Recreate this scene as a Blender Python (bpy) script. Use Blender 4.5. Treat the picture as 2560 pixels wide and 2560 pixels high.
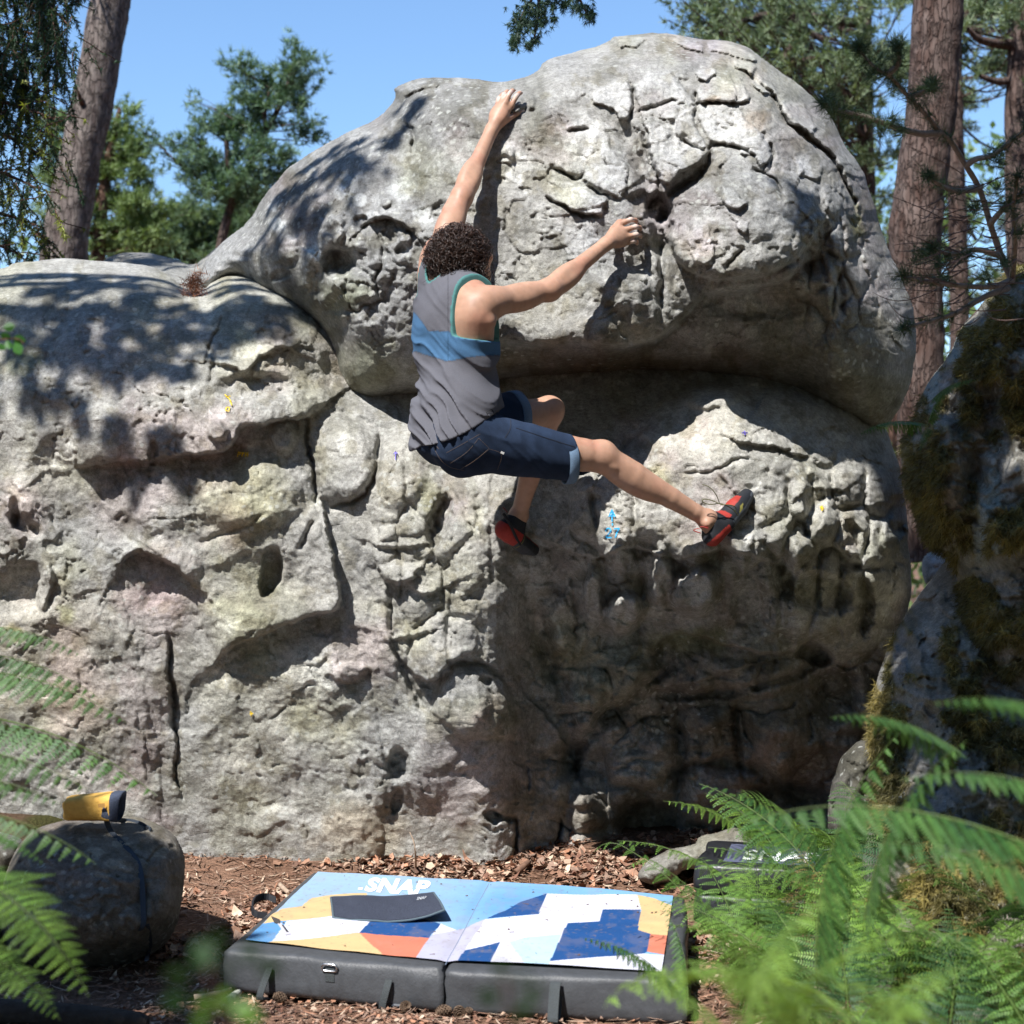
import bpy, bmesh, math, random, time
import numpy as np
from mathutils import Vector, Matrix, Euler
T0 = time.time()
random.seed(7)
RS = np.random.RandomState(11)
S = bpy.context.scene
for _o in list(bpy.data.objects): bpy.data.objects.remove(_o)
COL = S.collection

# ---------------------------------------------------------------- camera
FPX, CX, HV, CAMZ = 3900.0, 1280.0, 1338.0, 1.35     # lens in photo pixels, centre column, horizon row, eye height
cam_d = bpy.data.cameras.new('camera'); cam = bpy.data.objects.new('camera', cam_d); COL.objects.link(cam)
cam.location = (0, 0, CAMZ); cam.rotation_euler = (math.radians(90), 0, 0)
cam_d.sensor_width = 36; cam_d.sensor_height = 36; cam_d.sensor_fit = 'HORIZONTAL'
cam_d.lens = FPX / 2560 * 36
cam_d.shift_y = (HV - 1280) / 2560
cam_d.clip_start = 0.05; cam_d.clip_end = 2000
cam_d.dof.use_dof = True; cam_d.dof.focus_distance = 5.75; cam_d.dof.aperture_fstop = 3.6
S.camera = cam
S.render.resolution_x = S.render.resolution_y = 1024

# ---------------------------------------------------------------- light
LDIR = Vector((0.35, 0.50, -0.80)).normalized()       # the way sunlight travels
elev = math.asin(-LDIR.z); azim = math.atan2(-LDIR.x, -LDIR.y)
world = bpy.data.worlds.new('World'); S.world = world; world.use_nodes = True
wn = world.node_tree.nodes; wl = world.node_tree.links
sky = wn.new('ShaderNodeTexSky'); sky.sky_type = 'NISHITA'; sky.sun_disc = False
sky.sun_elevation = elev; sky.sun_rotation = azim
sky.altitude = 0; sky.air_density = 1.2; sky.dust_density = 0.0; sky.ozone_density = 7.0
bg = wn['Background']; bg.inputs['Strength'].default_value = 0.115
wl.new(sky.outputs['Color'], bg.inputs['Color'])
sun_d = bpy.data.lights.new('sun', 'SUN'); sun_d.energy = 5.0; sun_d.angle = math.radians(0.53)
sun_d.color = (1.0, 0.975, 0.94)
sun = bpy.data.objects.new('sun', sun_d); COL.objects.link(sun); sun.location = (-4, -6, 12)
sun.rotation_euler = LDIR.to_track_quat('-Z', 'Y').to_euler()
S.view_settings.view_transform = 'Standard'; S.view_settings.look = 'None'
S.view_settings.exposure = 0.82; S.view_settings.gamma = 1.0

# ---------------------------------------------------------------- helpers
def P(u, v, d):
    """the place in the world seen at photo pixel (u, v), d metres in front of the eye"""
    return Vector(((u - CX) / FPX * d, d, CAMZ - (v - HV) / FPX * d))
def PG(u, v, z=0.0):
    return P(u, v, (CAMZ - z) * FPX / (v - HV))

def tag(o, label=None, cat=None, group=None, kind=None):
    if label: o['label'] = label
    if cat: o['category'] = cat
    if group: o['group'] = group
    if kind: o['kind'] = kind
    return o
def empty(name, loc=(0, 0, 0), label=None, cat=None, group=None):
    o = bpy.data.objects.new(name, None); COL.objects.link(o); o.location = loc
    o.empty_display_size = 0.05
    return tag(o, label, cat, group)
def link(name, me, mats=None, parent=None, loc=None):
    o = bpy.data.objects.new(name, me); COL.objects.link(o)
    if mats is not None:
        for m in (mats if isinstance(mats, (list, tuple)) else [mats]): me.materials.append(m)
    if parent:
        o.parent = parent
        if loc is None: o.matrix_parent_inverse = Matrix.Translation(-Vector(parent.location))
    if loc is not None: o.location = loc
    return o
def np_mesh(name, verts, faces, cols=None, smooth=True, mat_idx=None):
    """verts (n,3); faces (m,k) with constant k"""
    verts = np.asarray(verts, np.float32); faces = np.asarray(faces, np.int32)
    me = bpy.data.meshes.new(name)
    nf, k = faces.shape
    me.vertices.add(len(verts)); me.vertices.foreach_set('co', verts.ravel())
    me.loops.add(nf * k); me.loops.foreach_set('vertex_index', faces.ravel())
    me.polygons.add(nf)
    me.polygons.foreach_set('loop_start', np.arange(0, nf * k, k, dtype=np.int32))
    me.polygons.foreach_set('loop_total', np.full(nf, k, np.int32))
    if mat_idx is not None: me.polygons.foreach_set('material_index', np.asarray(mat_idx, np.int32))
    me.polygons.foreach_set('use_smooth', np.full(nf, smooth))
    me.update(calc_edges=True); me.validate()
    if cols is not None:
        c = np.ones((len(verts), 4), np.float32); c[:, :3] = cols
        a = me.color_attributes.new('tint', 'FLOAT_COLOR', 'POINT'); a.data.foreach_set('color', c.ravel())
    return me
def pydata(name, verts, faces, smooth=False):
    me = bpy.data.meshes.new(name); me.from_pydata([tuple(v) for v in verts], [], faces); me.update()
    if smooth:
        me.polygons.foreach_set('use_smooth', np.full(len(me.polygons), True))
    return me

# value noise on numpy arrays
_tab = RS.rand(64, 256, 256).astype(np.float32) * 2 - 1
def vnoise(x, y, seed=0):
    xi = np.floor(x); yi = np.floor(y)
    fx = (x - xi).astype(np.float32); fy = (y - yi).astype(np.float32)
    xi = xi.astype(np.int32) & 255; yi = yi.astype(np.int32) & 255
    x1 = (xi + 1) & 255; y1 = (yi + 1) & 255
    fx = fx * fx * fx * (fx * (fx * 6 - 15) + 10); fy = fy * fy * fy * (fy * (fy * 6 - 15) + 10)
    t = _tab[seed % 64]
    a = t[yi, xi]; b = t[yi, x1]; c = t[y1, xi]; d = t[y1, x1]
    return (a + (b - a) * fx) * (1 - fy) + (c + (d - c) * fx) * fy
def fbm(x, y, scale, octv=4, seed=0, gain=0.5, ridged=False):
    r = np.zeros(np.shape(x), np.float32); a = 1.0; s = 0.0
    for i in range(octv):
        f = 2.03 ** i / scale
        n = vnoise(x * f + 17.3 * i, y * f - 9.1 * i, seed + i * 3)
        if ridged: n = 1 - 2 * np.abs(n)
        r += a * n; s += a; a *= gain
    return r / s
def worley(x, y, scale, seed=0):
    """F1, F2, cell id and offset from the cell's centre"""
    x = x / scale; y = y / scale
    xi = np.floor(x).astype(np.int32); yi = np.floor(y).astype(np.int32)
    f1 = np.full(x.shape, 9.0, np.float32); f2 = f1.copy(); cid = np.zeros(x.shape, np.int32)
    ox = np.zeros(x.shape, np.float32); oy = ox.copy()
    ta, tb = _tab[seed % 64], _tab[(seed + 31) % 64]
    for dx in (-1, 0, 1):
        for dy in (-1, 0, 1):
            cx = xi + dx; cy = yi + dy; ix = cx & 255; iy = cy & 255
            px = cx + 0.5 + 0.42 * ta[iy, ix]; py = cy + 0.5 + 0.42 * tb[iy, ix]
            ex = (x - px).astype(np.float32); ey = (y - py).astype(np.float32)
            d = np.sqrt(ex * ex + ey * ey)
            near = d < f1
            f2 = np.where(near, f1, np.minimum(f2, d)); f1 = np.where(near, d, f1)
            cid = np.where(near, iy * 256 + ix, cid); ox = np.where(near, ex, ox); oy = np.where(near, ey, oy)
    return f1, f2, cid, ox, oy
def smooth01(x): x = np.clip(x, 0, 1); return x * x * (3 - 2 * x)

def chaikin(pts, n=2, closed=True):
    p = np.asarray(pts, float)
    for _ in range(n):
        if closed:
            q = np.roll(p, -1, 0); p = np.stack([p * .75 + q * .25, p * .25 + q * .75], 1).reshape(-1, p.shape[1])
        else:
            q = p[1:]; r = p[:-1]; m = np.stack([r * .75 + q * .25, r * .25 + q * .75], 1).reshape(-1, p.shape[1])
            p = np.vstack([p[:1], m, p[-1:]])
    return p
def seg_dist(x, y, pts, closed):
    """distance to a polyline, nearest point, signed side and arc parameter"""
    n = len(pts); m = n if closed else n - 1
    best = np.full(x.shape, 1e9, np.float32); bx = np.zeros(x.shape, np.float32); by = bx.copy()
    side = bx.copy(); par = bx.copy()
    for i in range(m):
        ax, ay = pts[i][:2]; cx, cy = pts[(i + 1) % n][:2]
        ex, ey = cx - ax, cy - ay; L = ex * ex + ey * ey + 1e-9
        t = np.clip(((x - ax) * ex + (y - ay) * ey) / L, 0, 1)
        qx = ax + ex * t; qy = ay + ey * t
        d = (x - qx) ** 2 + (y - qy) ** 2
        k = d < best
        best = np.where(k, d, best); bx = np.where(k, qx, bx); by = np.where(k, qy, by)
        side = np.where(k, ex * (y - ay) - ey * (x - ax), side); par = np.where(k, i + t, par)
    return np.sqrt(best), bx, by, side, par
def inside(x, y, pts):
    c = np.zeros(x.shape, bool); n = len(pts)
    for i in range(n):
        ax, ay = pts[i][:2]; bx, by = pts[(i + 1) % n][:2]
        if ay == by: continue
        k = (ay > y) != (by > y)
        c ^= k & (x < (bx - ax) * (y - ay) / (by - ay) + ax)
    return c
def sdist(x, y, pts):
    d, bx, by, _, _ = seg_dist(x, y, pts, True)
    return np.where(inside(x, y, pts), d, -d), bx, by

# ---------------------------------------------------------------- materials
def new_mat(name):
    m = bpy.data.materials.new(name); m.use_nodes = True
    return m, m.node_tree.nodes, m.node_tree.links, m.node_tree.nodes['Principled BSDF']
def plain(name, col, rough=0.6, noise=0.0, nscale=20, bump=0.0, bscale=60, attr=False, spec=0.4, sss=0.0, trans=0.0, metallic=0.0, bdist=0.004):
    m, n, l, b = new_mat(name)
    b.inputs['Roughness'].default_value = rough; b.inputs['Specular IOR Level'].default_value = spec
    b.inputs['Metallic'].default_value = metallic
    b.inputs['Base Color'].default_value = (*col, 1)
    tc = n.new('ShaderNodeTexCoord')
    src = None
    if attr:
        at = n.new('ShaderNodeAttribute'); at.attribute_name = 'tint'; src = at.outputs['Color']
    if noise > 0:
        nz = n.new('ShaderNodeTexNoise'); nz.inputs['Scale'].default_value = nscale; nz.inputs['Detail'].default_value = 5
        l.new(tc.outputs['Object'], nz.inputs['Vector'])
        mr = n.new('ShaderNodeMapRange'); mr.inputs['From Min'].default_value = 0.25; mr.inputs['From Max'].default_value = 0.75
        mr.inputs['To Min'].default_value = 1 - noise; mr.inputs['To Max'].default_value = 1 + noise
        l.new(nz.outputs['Fac'], mr.inputs['Value'])
        mx = n.new('ShaderNodeVectorMath'); mx.operation = 'SCALE'
        if src: l.new(src, mx.inputs[0])
        else: mx.inputs[0].default_value = col
        l.new(mr.outputs['Result'], mx.inputs['Scale']); src = mx.outputs['Vector']
    if src: l.new(src, b.inputs['Base Color'])
    if bump > 0:
        nb = n.new('ShaderNodeTexNoise'); nb.inputs['Scale'].default_value = bscale; nb.inputs['Detail'].default_value = 6
        l.new(tc.outputs['Object'], nb.inputs['Vector'])
        bp = n.new('ShaderNodeBump'); bp.inputs['Strength'].default_value = bump; bp.inputs['Distance'].default_value = bdist
        l.new(nb.outputs['Fac'], bp.inputs['Height']); l.new(bp.outputs['Normal'], b.inputs['Normal'])
    if sss > 0:
        b.inputs['Subsurface Weight'].default_value = sss; b.inputs['Subsurface Radius'].default_value = (0.02, 0.008, 0.004)
        b.inputs['Subsurface Scale'].default_value = 0.4
    if trans > 0:
        tr = n.new('ShaderNodeBsdfTranslucent')
        mxs = n.new('ShaderNodeMixShader'); mxs.inputs[0].default_value = trans
        if src:
            sc = n.new('ShaderNodeVectorMath'); sc.operation = 'MULTIPLY'; sc.inputs[1].default_value = (1.25, 1.35, 0.5)
            l.new(src, sc.inputs[0]); l.new(sc.outputs['Vector'], tr.inputs['Color'])
        else: tr.inputs['Color'].default_value = (col[0] * 1.25, col[1] * 1.35, col[2] * .5, 1)
        l.new(b.outputs['BSDF'], mxs.inputs[1]); l.new(tr.outputs['BSDF'], mxs.inputs[2])
        l.new(mxs.outputs['Shader'], n['Material Output'].inputs['Surface'])
    return m
def rock_material(name, moss=False):
    m, n, l, b = new_mat(name)
    b.inputs['Roughness'].default_value = 0.92; b.inputs['Specular IOR Level'].default_value = 0.2
    tc = n.new('ShaderNodeTexCoord'); at = n.new('ShaderNodeAttribute'); at.attribute_name = 'tint'
    def noise(scale, detail=6, rough=0.6):
        z = n.new('ShaderNodeTexNoise'); z.inputs['Scale'].default_value = scale; z.inputs['Detail'].default_value = detail
        z.inputs['Roughness'].default_value = rough; l.new(tc.outputs['Object'], z.inputs['Vector']); return z
    def rng(src, a, c, lo, hi):
        r = n.new('ShaderNodeMapRange'); r.inputs['From Min'].default_value = a; r.inputs['From Max'].default_value = c
        r.inputs['To Min'].default_value = lo; r.inputs['To Max'].default_value = hi; l.new(src, r.inputs['Value']); return r.outputs['Result']
    def mul(a, c):
        q = n.new('ShaderNodeMath'); q.operation = 'MULTIPLY'; l.new(a, q.inputs[0]); l.new(c, q.inputs[1]); return q.outputs[0]
    g1 = rng(noise(9).outputs['Fac'], .3, .7, .78, 1.20)
    g2 = rng(noise(48, 8, .7).outputs['Fac'], .3, .7, .66, 1.32)
    g3 = rng(noise(230, 4, .7).outputs['Fac'], .3, .7, .70, 1.30)
    g = mul(mul(g1, g2), g3)
    sc = n.new('ShaderNodeVectorMath'); sc.operation = 'SCALE'
    l.new(at.outputs['Color'], sc.inputs[0]); l.new(g, sc.inputs['Scale'])
    # pale crusts of lichen in small round spots
    vo = n.new('ShaderNodeTexVoronoi'); vo.inputs['Scale'].default_value = 26; vo.inputs['Randomness'].default_value = 1
    wv = n.new('ShaderNodeVectorMath'); wv.operation = 'ADD'; wn_ = noise(14)
    ws = n.new('ShaderNodeVectorMath'); ws.operation = 'SCALE'; ws.inputs['Scale'].default_value = .06
    l.new(wn_.outputs['Color'], ws.inputs[0]); l.new(tc.outputs['Object'], wv.inputs[0]); l.new(ws.outputs[0], wv.inputs[1])
    l.new(wv.outputs[0], vo.inputs['Vector'])
    spot = mul(rng(vo.outputs['Distance'], .18, .30, 1, 0), rng(noise(2.3, 3).outputs['Fac'], .46, .60, 0, .6))
    mx = n.new('ShaderNodeMix'); mx.data_type = 'RGBA'; l.new(spot, mx.inputs['Factor'])
    l.new(sc.outputs['Vector'], mx.inputs[6]); mx.inputs[7].default_value = (.50, .51, .47, 1)
    # dark specks and algae
    speck = rng(noise(110, 3, .5).outputs['Fac'], .60, .72, 0, .45)
    mx2 = n.new('ShaderNodeMix'); mx2.data_type = 'RGBA'; l.new(speck, mx2.inputs['Factor'])
    l.new(mx.outputs[2], mx2.inputs[6]); mx2.inputs[7].default_value = (.09, .085, .07, 1)
    l.new(mx2.outputs[2], b.inputs['Base Color'])
    # fine relief
    h1 = noise(34, 9, .68); h2 = noise(190, 5, .75)
    ad = n.new('ShaderNodeMath'); ad.operation = 'MULTIPLY_ADD'; l.new(h2.outputs['Fac'], ad.inputs[0]); ad.inputs[1].default_value = .30
    l.new(h1.outputs['Fac'], ad.inputs[2])
    bp = n.new('ShaderNodeBump'); bp.inputs['Strength'].default_value = .85; bp.inputs['Distance'].default_value = .018
    l.new(ad.outputs[0], bp.inputs['Height']); l.new(bp.outputs['Normal'], b.inputs['Normal'])
    return m
M_ROCK = rock_material('weathered sandstone')

# ---------------------------------------------------------------- rock relief
class Relief:
    """depth of a rock face (metres from the eye plane) over photo columns and rows, plus its colour, stains and painted shade"""
    def __init__(s, U, V, us, vs, table):
        s.U, s.V = U, V
        us = np.asarray(us, float); vs = np.asarray(vs, float); t = np.asarray(table, float)
        # resample on a fine regular lattice, smooth it, and look it up
        gu = np.arange(us[0], us[-1] + 1, 20.0); gv = np.arange(vs[0], vs[-1] + 1, 20.0)
        a = np.array([np.interp(gu, us, r) for r in t]); a = np.array([np.interp(gv, vs, a[:, i]) for i in range(len(gu))]).T
        k = np.hanning(7); k /= k.sum()
        for ax in (0, 1):
            pad = [(3, 3), (0, 0)] if ax == 0 else [(0, 0), (3, 3)]
            a = np.apply_along_axis(lambda r: np.convolve(r, k, 'valid'), ax, np.pad(a, pad, 'edge'))
        x = np.clip((U - gu[0]) / 20, 0, len(gu) - 1.001); y = np.clip((V - gv[0]) / 20, 0, len(gv) - 1.001)
        xi = x.astype(int); yi = y.astype(int); fx = x - xi; fy = y - yi
        s.D = ((a[yi, xi] * (1 - fx) + a[yi, xi + 1] * fx) * (1 - fy) + (a[yi + 1, xi] * (1 - fx) + a[yi + 1, xi + 1] * fx) * fy).astype(np.float32)
        # wandering coordinates so authored lines turn natural
        s.WU = U + 9 * fbm(U, V, 60, 4, 3) + 4 * fbm(U, V, 14, 2, 21); s.WV = V + 9 * fbm(U, V, 60, 4, 9) + 4 * fbm(U, V, 14, 2, 27)
        s.C = np.ones(U.shape + (3,), np.float32)
    def box(s, x0, y0, x1, y1):
        u0, v0 = s.U[0, 0], s.V[0, 0]; st = s.U[0, 1] - s.U[0, 0]
        i0 = max(0, int((x0 - u0) / st)); i1 = min(s.U.shape[1], int((x1 - u0) / st) + 2)
        j0 = max(0, int((y0 - v0) / st)); j1 = min(s.U.shape[0], int((y1 - v0) / st) + 2)
        if i1 <= i0 or j1 <= j0: return None
        return (slice(j0, j1), slice(i0, i1))
    def ledge(s, pts, side=-1, up=60, down=30, rec=0.35, sharp=3.0):
        """rock on one side of the line stands proud by h (third value), dropping back sharply across it"""
        p = chaikin(pts, 1, False); m = max(up, down) * 3
        k = s.box(p[:, 0].min() - m, p[:, 1].min() - m, p[:, 0].max() + m, p[:, 1].max() + m)
        if k is None: return
        x, y = s.WU[k], s.WV[k]
        d, bx, by, sd, par = seg_dist(x, y, p, False)
        sg = np.sign(sd) * side
        h = np.interp(par, np.arange(len(p)), p[:, 2])
        # fade past the two ends
        end = np.exp(-np.maximum(0, d - np.abs(d)) )
        f = np.where(sg > 0, -h * np.exp(-(d / up) ** 1.3), h * rec * np.exp(-(d / down) ** 1.2))
        blend = np.clip(d / sharp, 0, 1)
        mid = h * (rec - 1) / 2
        s.D[k] += mid * (1 - blend) * np.exp(-0 * d) + f * blend
    def crack(s, pts, w=5, h=0.04):
        p = chaikin(pts, 1, False); m = w * 3
        k = s.box(p[:, 0].min() - m, p[:, 1].min() - m, p[:, 0].max() + m, p[:, 1].max() + m)
        if k is None: return
        d, bx, by, sd, par = seg_dist(s.WU[k], s.WV[k], p, False)
        n = len(p) - 1; tp = np.clip(np.minimum(par, n - par) / (n * .25), 0, 1)
        s.D[k] += h * np.exp(-(d / w) ** 2) * (.35 + .65 * tp)
    def blob(s, cx, cy, rx, ry, h, rot=0, edge=1.6):
        """h > 0: a pocket; h < 0: a knob"""
        m = max(rx, ry) * 1.7
        k = s.box(cx - m, cy - m, cx + m, cy + m)
        if k is None: return
        x, y = s.WU[k] - cx, s.WV[k] - cy; c, sn = math.cos(math.radians(rot)), math.sin(math.radians(rot))
        r = np.sqrt(((x * c + y * sn) / rx) ** 2 + ((-x * sn + y * c) / ry) ** 2)
        s.D[k] += h * smooth01((1.25 - r) * edge)
    def plate(s, pts, h=0.025, rnd=6, tone=None, rough=0.0):
        p = np.asarray(pts, float); k = s.box(p[:, 0].min() - 20, p[:, 1].min() - 20, p[:, 0].max() + 20, p[:, 1].max() + 20)
        if k is None: return
        d, _, _ = sdist(s.WU[k], s.WV[k], p)
        a = np.clip(d / rnd, 0, 1); a = np.sqrt(1 - (1 - a) ** 2)
        # the plates slope so that their lower rims stand out and their upper rims die into the face
        ty = np.clip((s.V[k] - p[:, 1].min()) / max(1, np.ptp(p[:, 1])), 0, 1)
        s.D[k] -= h * a * (.35 + .8 * ty)
        if tone is not None:
            t = smooth01(d / 5)[..., None]; s.C[k] = s.C[k] * (1 - t) + s.C[k] * np.array(tone, np.float32) * t
    def stain(s, cx, cy, rx, ry, tone, amt=1.0, seed=0, hard=1.2, rag=.55):  # multiplies a ragged patch of colour: rock stains, and shade painted in places
        m = 1.9
        k = s.box(cx - rx * m, cy - ry * m, cx + rx * m, cy + ry * m)
        if k is None: return
        U, V = s.U[k], s.V[k]
        r = np.sqrt(((U - cx) / rx) ** 2 + ((V - cy) / ry) ** 2) + rag * fbm(U, V, max(12, min(rx, ry) * .8), 4, 40 + seed)
        a = (amt * smooth01((1.15 - r) * hard))[..., None]
        s.C[k] = s.C[k] * (1 - a) + s.C[k] * np.array(tone, np.float32) * a

ROCKS = {}
def build_rock(name, outline, fn, step, R=0.22, Rd=0.5, thick=1.2, mat=None, rough_edge=5.0, bottom_flat=False, smooth_n=2):
    o = chaikin(outline, smooth_n)
    # wander the outline
    seg = []
    for i in range(len(o)):
        a, b = o[i], o[(i + 1) % len(o)]; n = max(1, int(np.hypot(*(b - a)) / 18))
        for j in range(n): seg.append(a + (b - a) * j / n)
    o = np.array(seg)
    o = o + np.stack([fbm(o[:, 0], o[:, 1], 40, 3, 5), fbm(o[:, 0], o[:, 1], 40, 3, 8)], 1) * rough_edge
    x0, y0 = o.min(0) - step * 2; x1, y1 = o.max(0) + step * 2
    U, V = np.meshgrid(np.arange(x0, x1, step), np.arange(y0, y1, step))
    # distance to outline: coarse everywhere, exact near the rim
    cs = 24.0
    cu, cv = np.meshgrid(np.arange(x0, x1 + cs, cs), np.arange(y0, y1 + cs, cs))
    dc, _, _ = sdist(cu, cv, o)
    x = (U - x0) / cs; y = (V - y0) / cs; xi = x.astype(int); yi = y.astype(int); fx = x - xi; fy = y - yi
    sd = (dc[yi, xi] * (1 - fx) + dc[yi, xi + 1] * fx) * (1 - fy) + (dc[yi + 1, xi] * (1 - fx) + dc[yi + 1, xi + 1] * fx) * fy
    near = np.abs(sd) < 26
    e, bx, by = sdist(U[near], V[near], o)
    sd[near] = e; BX = U.copy(); BY = V.copy(); BX[near] = bx; BY[near] = by
    keep = sd > -step * 0.9
    q = keep[:-1, :-1] & keep[1:, :-1] & keep[:-1, 1:] & keep[1:, 1:]
    used = np.zeros(U.shape, bool)
    used[:-1, :-1] |= q; used[1:, :-1] |= q; used[:-1, 1:] |= q; used[1:, 1:] |= q
    out = used & (sd < 0); U2 = np.where(out, BX, U); V2 = np.where(out, BY, V)
    D, C = fn(U, V, sd)
    m = np.clip(sd, 0, None) * 6.3 / FPX
    ee = np.clip(1 - m / R, 0, 1); D = D + Rd * (1 - np.sqrt(np.clip(1 - ee * ee, 0, 1)))
    idx = -np.ones(U.shape, np.int64); idx[used] = np.arange(used.sum())
    X = (U2 - CX) / FPX * D; Z = CAMZ - (V2 - HV) / FPX * D
    verts = np.stack([X[used], D[used], Z[used]], 1); cols = C[used]
    j, i = np.nonzero(q)
    faces = np.stack([idx[j, i], idx[j + 1, i], idx[j + 1, i + 1], idx[j, i + 1]], 1)
    # rim edges -> rings to a rounded back
    e = np.concatenate([faces[:, [0, 1]], faces[:, [1, 2]], faces[:, [2, 3]], faces[:, [3, 0]]])
    key = np.minimum(e[:, 0], e[:, 1]) * len(verts) + np.maximum(e[:, 0], e[:, 1])
    _, inv, cnt = np.unique(key, return_inverse=True, return_counts=True)
    rim = e[cnt[inv] == 1]
    rv = np.unique(rim); pos = {}
    cen = verts.mean(0)
    nv = len(verts); remap = -np.ones(nv, np.int64); remap[rv] = np.arange(len(rv))
    rings = [verts]; rc = [cols]; fl = [faces]; prev = rv; base = nv
    for t, sh in ((.25, .03), (.55, .16), (.85, .45), (1.0, .9)):
        w = verts[rv].copy(); g = ((w[:, 1] + thick * t) / w[:, 1])[:, None]
        w = (w - (0, 0, CAMZ)) * g * 1.0 + (0, 0, CAMZ)          # back along the line of sight, then in towards the middle
        c2 = (cen - (0, 0, CAMZ)) * (w[:, 1] / cen[1]).mean() + (0, 0, CAMZ)
        w[:, 0] += (c2[0] - w[:, 0]) * sh; w[:, 2] += (c2[2] - w[:, 2]) * sh
        rings.append(w); rc.append(cols[rv]); cur = np.arange(base, base + len(rv))
        a0, a1 = remap[rim[:, 0]], remap[rim[:, 1]]
        fl.append(np.stack([prev[a1], prev[a0], cur[a0], cur[a1]], 1)); prev = cur; base += len(rv)
    me = np_mesh(name, np.concatenate(rings), np.concatenate(fl), np.concatenate(rc))
    ob = link(name, me, mat or M_ROCK)
    Dm = np.where(used & (sd > 0), D, 1e3)
    ROCKS[(name, len(ROCKS))] = (x0, y0, step, Dm)
    return ob
def rock_at(u, v, names=None):
    best = 99
    for n_, (x0, y0, st, D) in ROCKS.items():
        if names and n_[0] not in names: continue
        i = int(round((u - x0) / st)); j = int(round((v - y0) / st))
        if 0 <= j < D.shape[0] and 0 <= i < D.shape[1]: best = min(best, D[j, i])
    return best

def rock_noise(U, V, amp=1.0, seed=0, pimple=1.0, crag=1.0):
    """lumps, facets and pits (metres)"""
    wu = U + 26 * fbm(U, V, 90, 3, seed + 1); wv = V + 26 * fbm(U, V, 90, 3, seed + 2)
    d = .055 * fbm(wu, wv, 210, 3, seed + 4)
    d -= .018 * pimple * fbm(wu, wv, 78, 4, seed + 6, .55, True)
    rg = smooth01(.5 + 1.6 * fbm(U, V, 170, 3, seed + 12))
    for sc, am, sd in ((96, .021, 5), (40, .0095, 8), (16, .0050, 10)):
        f1, f2, cid, ox, oy = worley(wu * .85, wv * 1.1, sc, seed + sd)
        sx = _tab[3 + sd].ravel()[cid]; sy = _tab[4 + sd].ravel()[cid]
        d += crag * am * (ox * sx + oy * sy + .25 * sx) * (.35 + .9 * (rg if sc != 40 else 1 - rg * .6))
        d += crag * am * .14 * np.exp(-((f2 - f1) / .06) ** 2) * rg * (sc > 50)
    d += .0042 * fbm(U, V, 18, 4, seed + 15, .6)
    n_ = fbm(wu * .8, wv, 150, 4, seed + 25, .55); gate = smooth01((fbm(U, V, 140, 3, seed + 28) - .02) * 4)
    d += .013 * np.exp(-(n_ / .011) ** 2) * gate + .006 * (n_ > 0) * gate
    pit = fbm(wu, wv, 30, 3, seed + 20)
    d += .014 * smooth01((pit - .26) * 5) * smooth01(.15 + 1.5 * fbm(U, V, 220, 2, seed + 23))
    return d * amp
def rock_colour(U, V, seed=0):
    C = np.empty(U.shape + (3,), np.float32); C[:] = (.280, .280, .274)
    def mix(a, col):
        a = a[..., None]; C[:] = C * (1 - a) + C * np.array(col, np.float32) * a
    mix(smooth01(.5 + 1.6 * fbm(U, V, 260, 4, seed + 1)), (1.16, 1.14, 1.10))
    mix(smooth01(-.15 + 1.9 * fbm(U, V, 200, 4, seed + 7)), (.98, .98, .86))     # greenish yellow
    mix(smooth01(-.2 + 2.0 * fbm(U, V, 180, 4, seed + 11)), (1.0, .91, .93))     # violet grey
    mix(smooth01((fbm(U, V, 26, 4, seed + 14) - .12) * 4) * smooth01(.4 + 1.4 * fbm(U, V, 300, 2, seed + 17)), (1.28, 1.29, 1.30))  # crusts
    mix(smooth01((fbm(U, V, 40, 5, seed + 24) - .15) * 4), (.78, .76, .70))
    mix(smooth01((fbm(U, V, 95, 5, seed + 33, .65) - .06) * 4) * .8, (.74, .74, .71))
    mix(smooth01((fbm(U, V, 12, 4, seed + 36, .7) - .1) * 3) * .7, (.82, .82, .80))
    return C
# ================================================================ upper boulder
UP_OUT = [(500,722),(498,690),(512,652),(559,601),(633,545),(652,503),(699,442),(745,400),(810,357),(900,319),(954,289),(984,252),(990,232),
 (980,219),(1010,209),(1051,196),(1110,192),(1173,195),(1238,205),(1312,194),(1356,172),(1357,158),(1395,140),(1433,132),(1480,118),(1529,102),(1530,91),(1569,87),
 (1640,84),(1707,87),(1758,99),(1814,99),(1860,115),(1898,139),(1939,170),(2005,217),(2056,259),(2093,315),(2107,360),(2135,389),(2163,445),
 (2182,501),(2196,557),(2219,617),(2252,697),(2284,762),(2293,836),(2288,880),(2276,970),(2244,1036),(2214,1076),(2163,1080),(2126,1050),(2056,1014),(1958,980),
 (1870,952),(1753,932),(1660,925),(1500,930),(1370,938),(1229,957),(1120,975),(1028,994),(963,1012),(893,1012),(845,985),(826,930),(824,880),(803,820),(745,775),(671,742),
 (610,700),(580,694),(545,728)]
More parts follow.
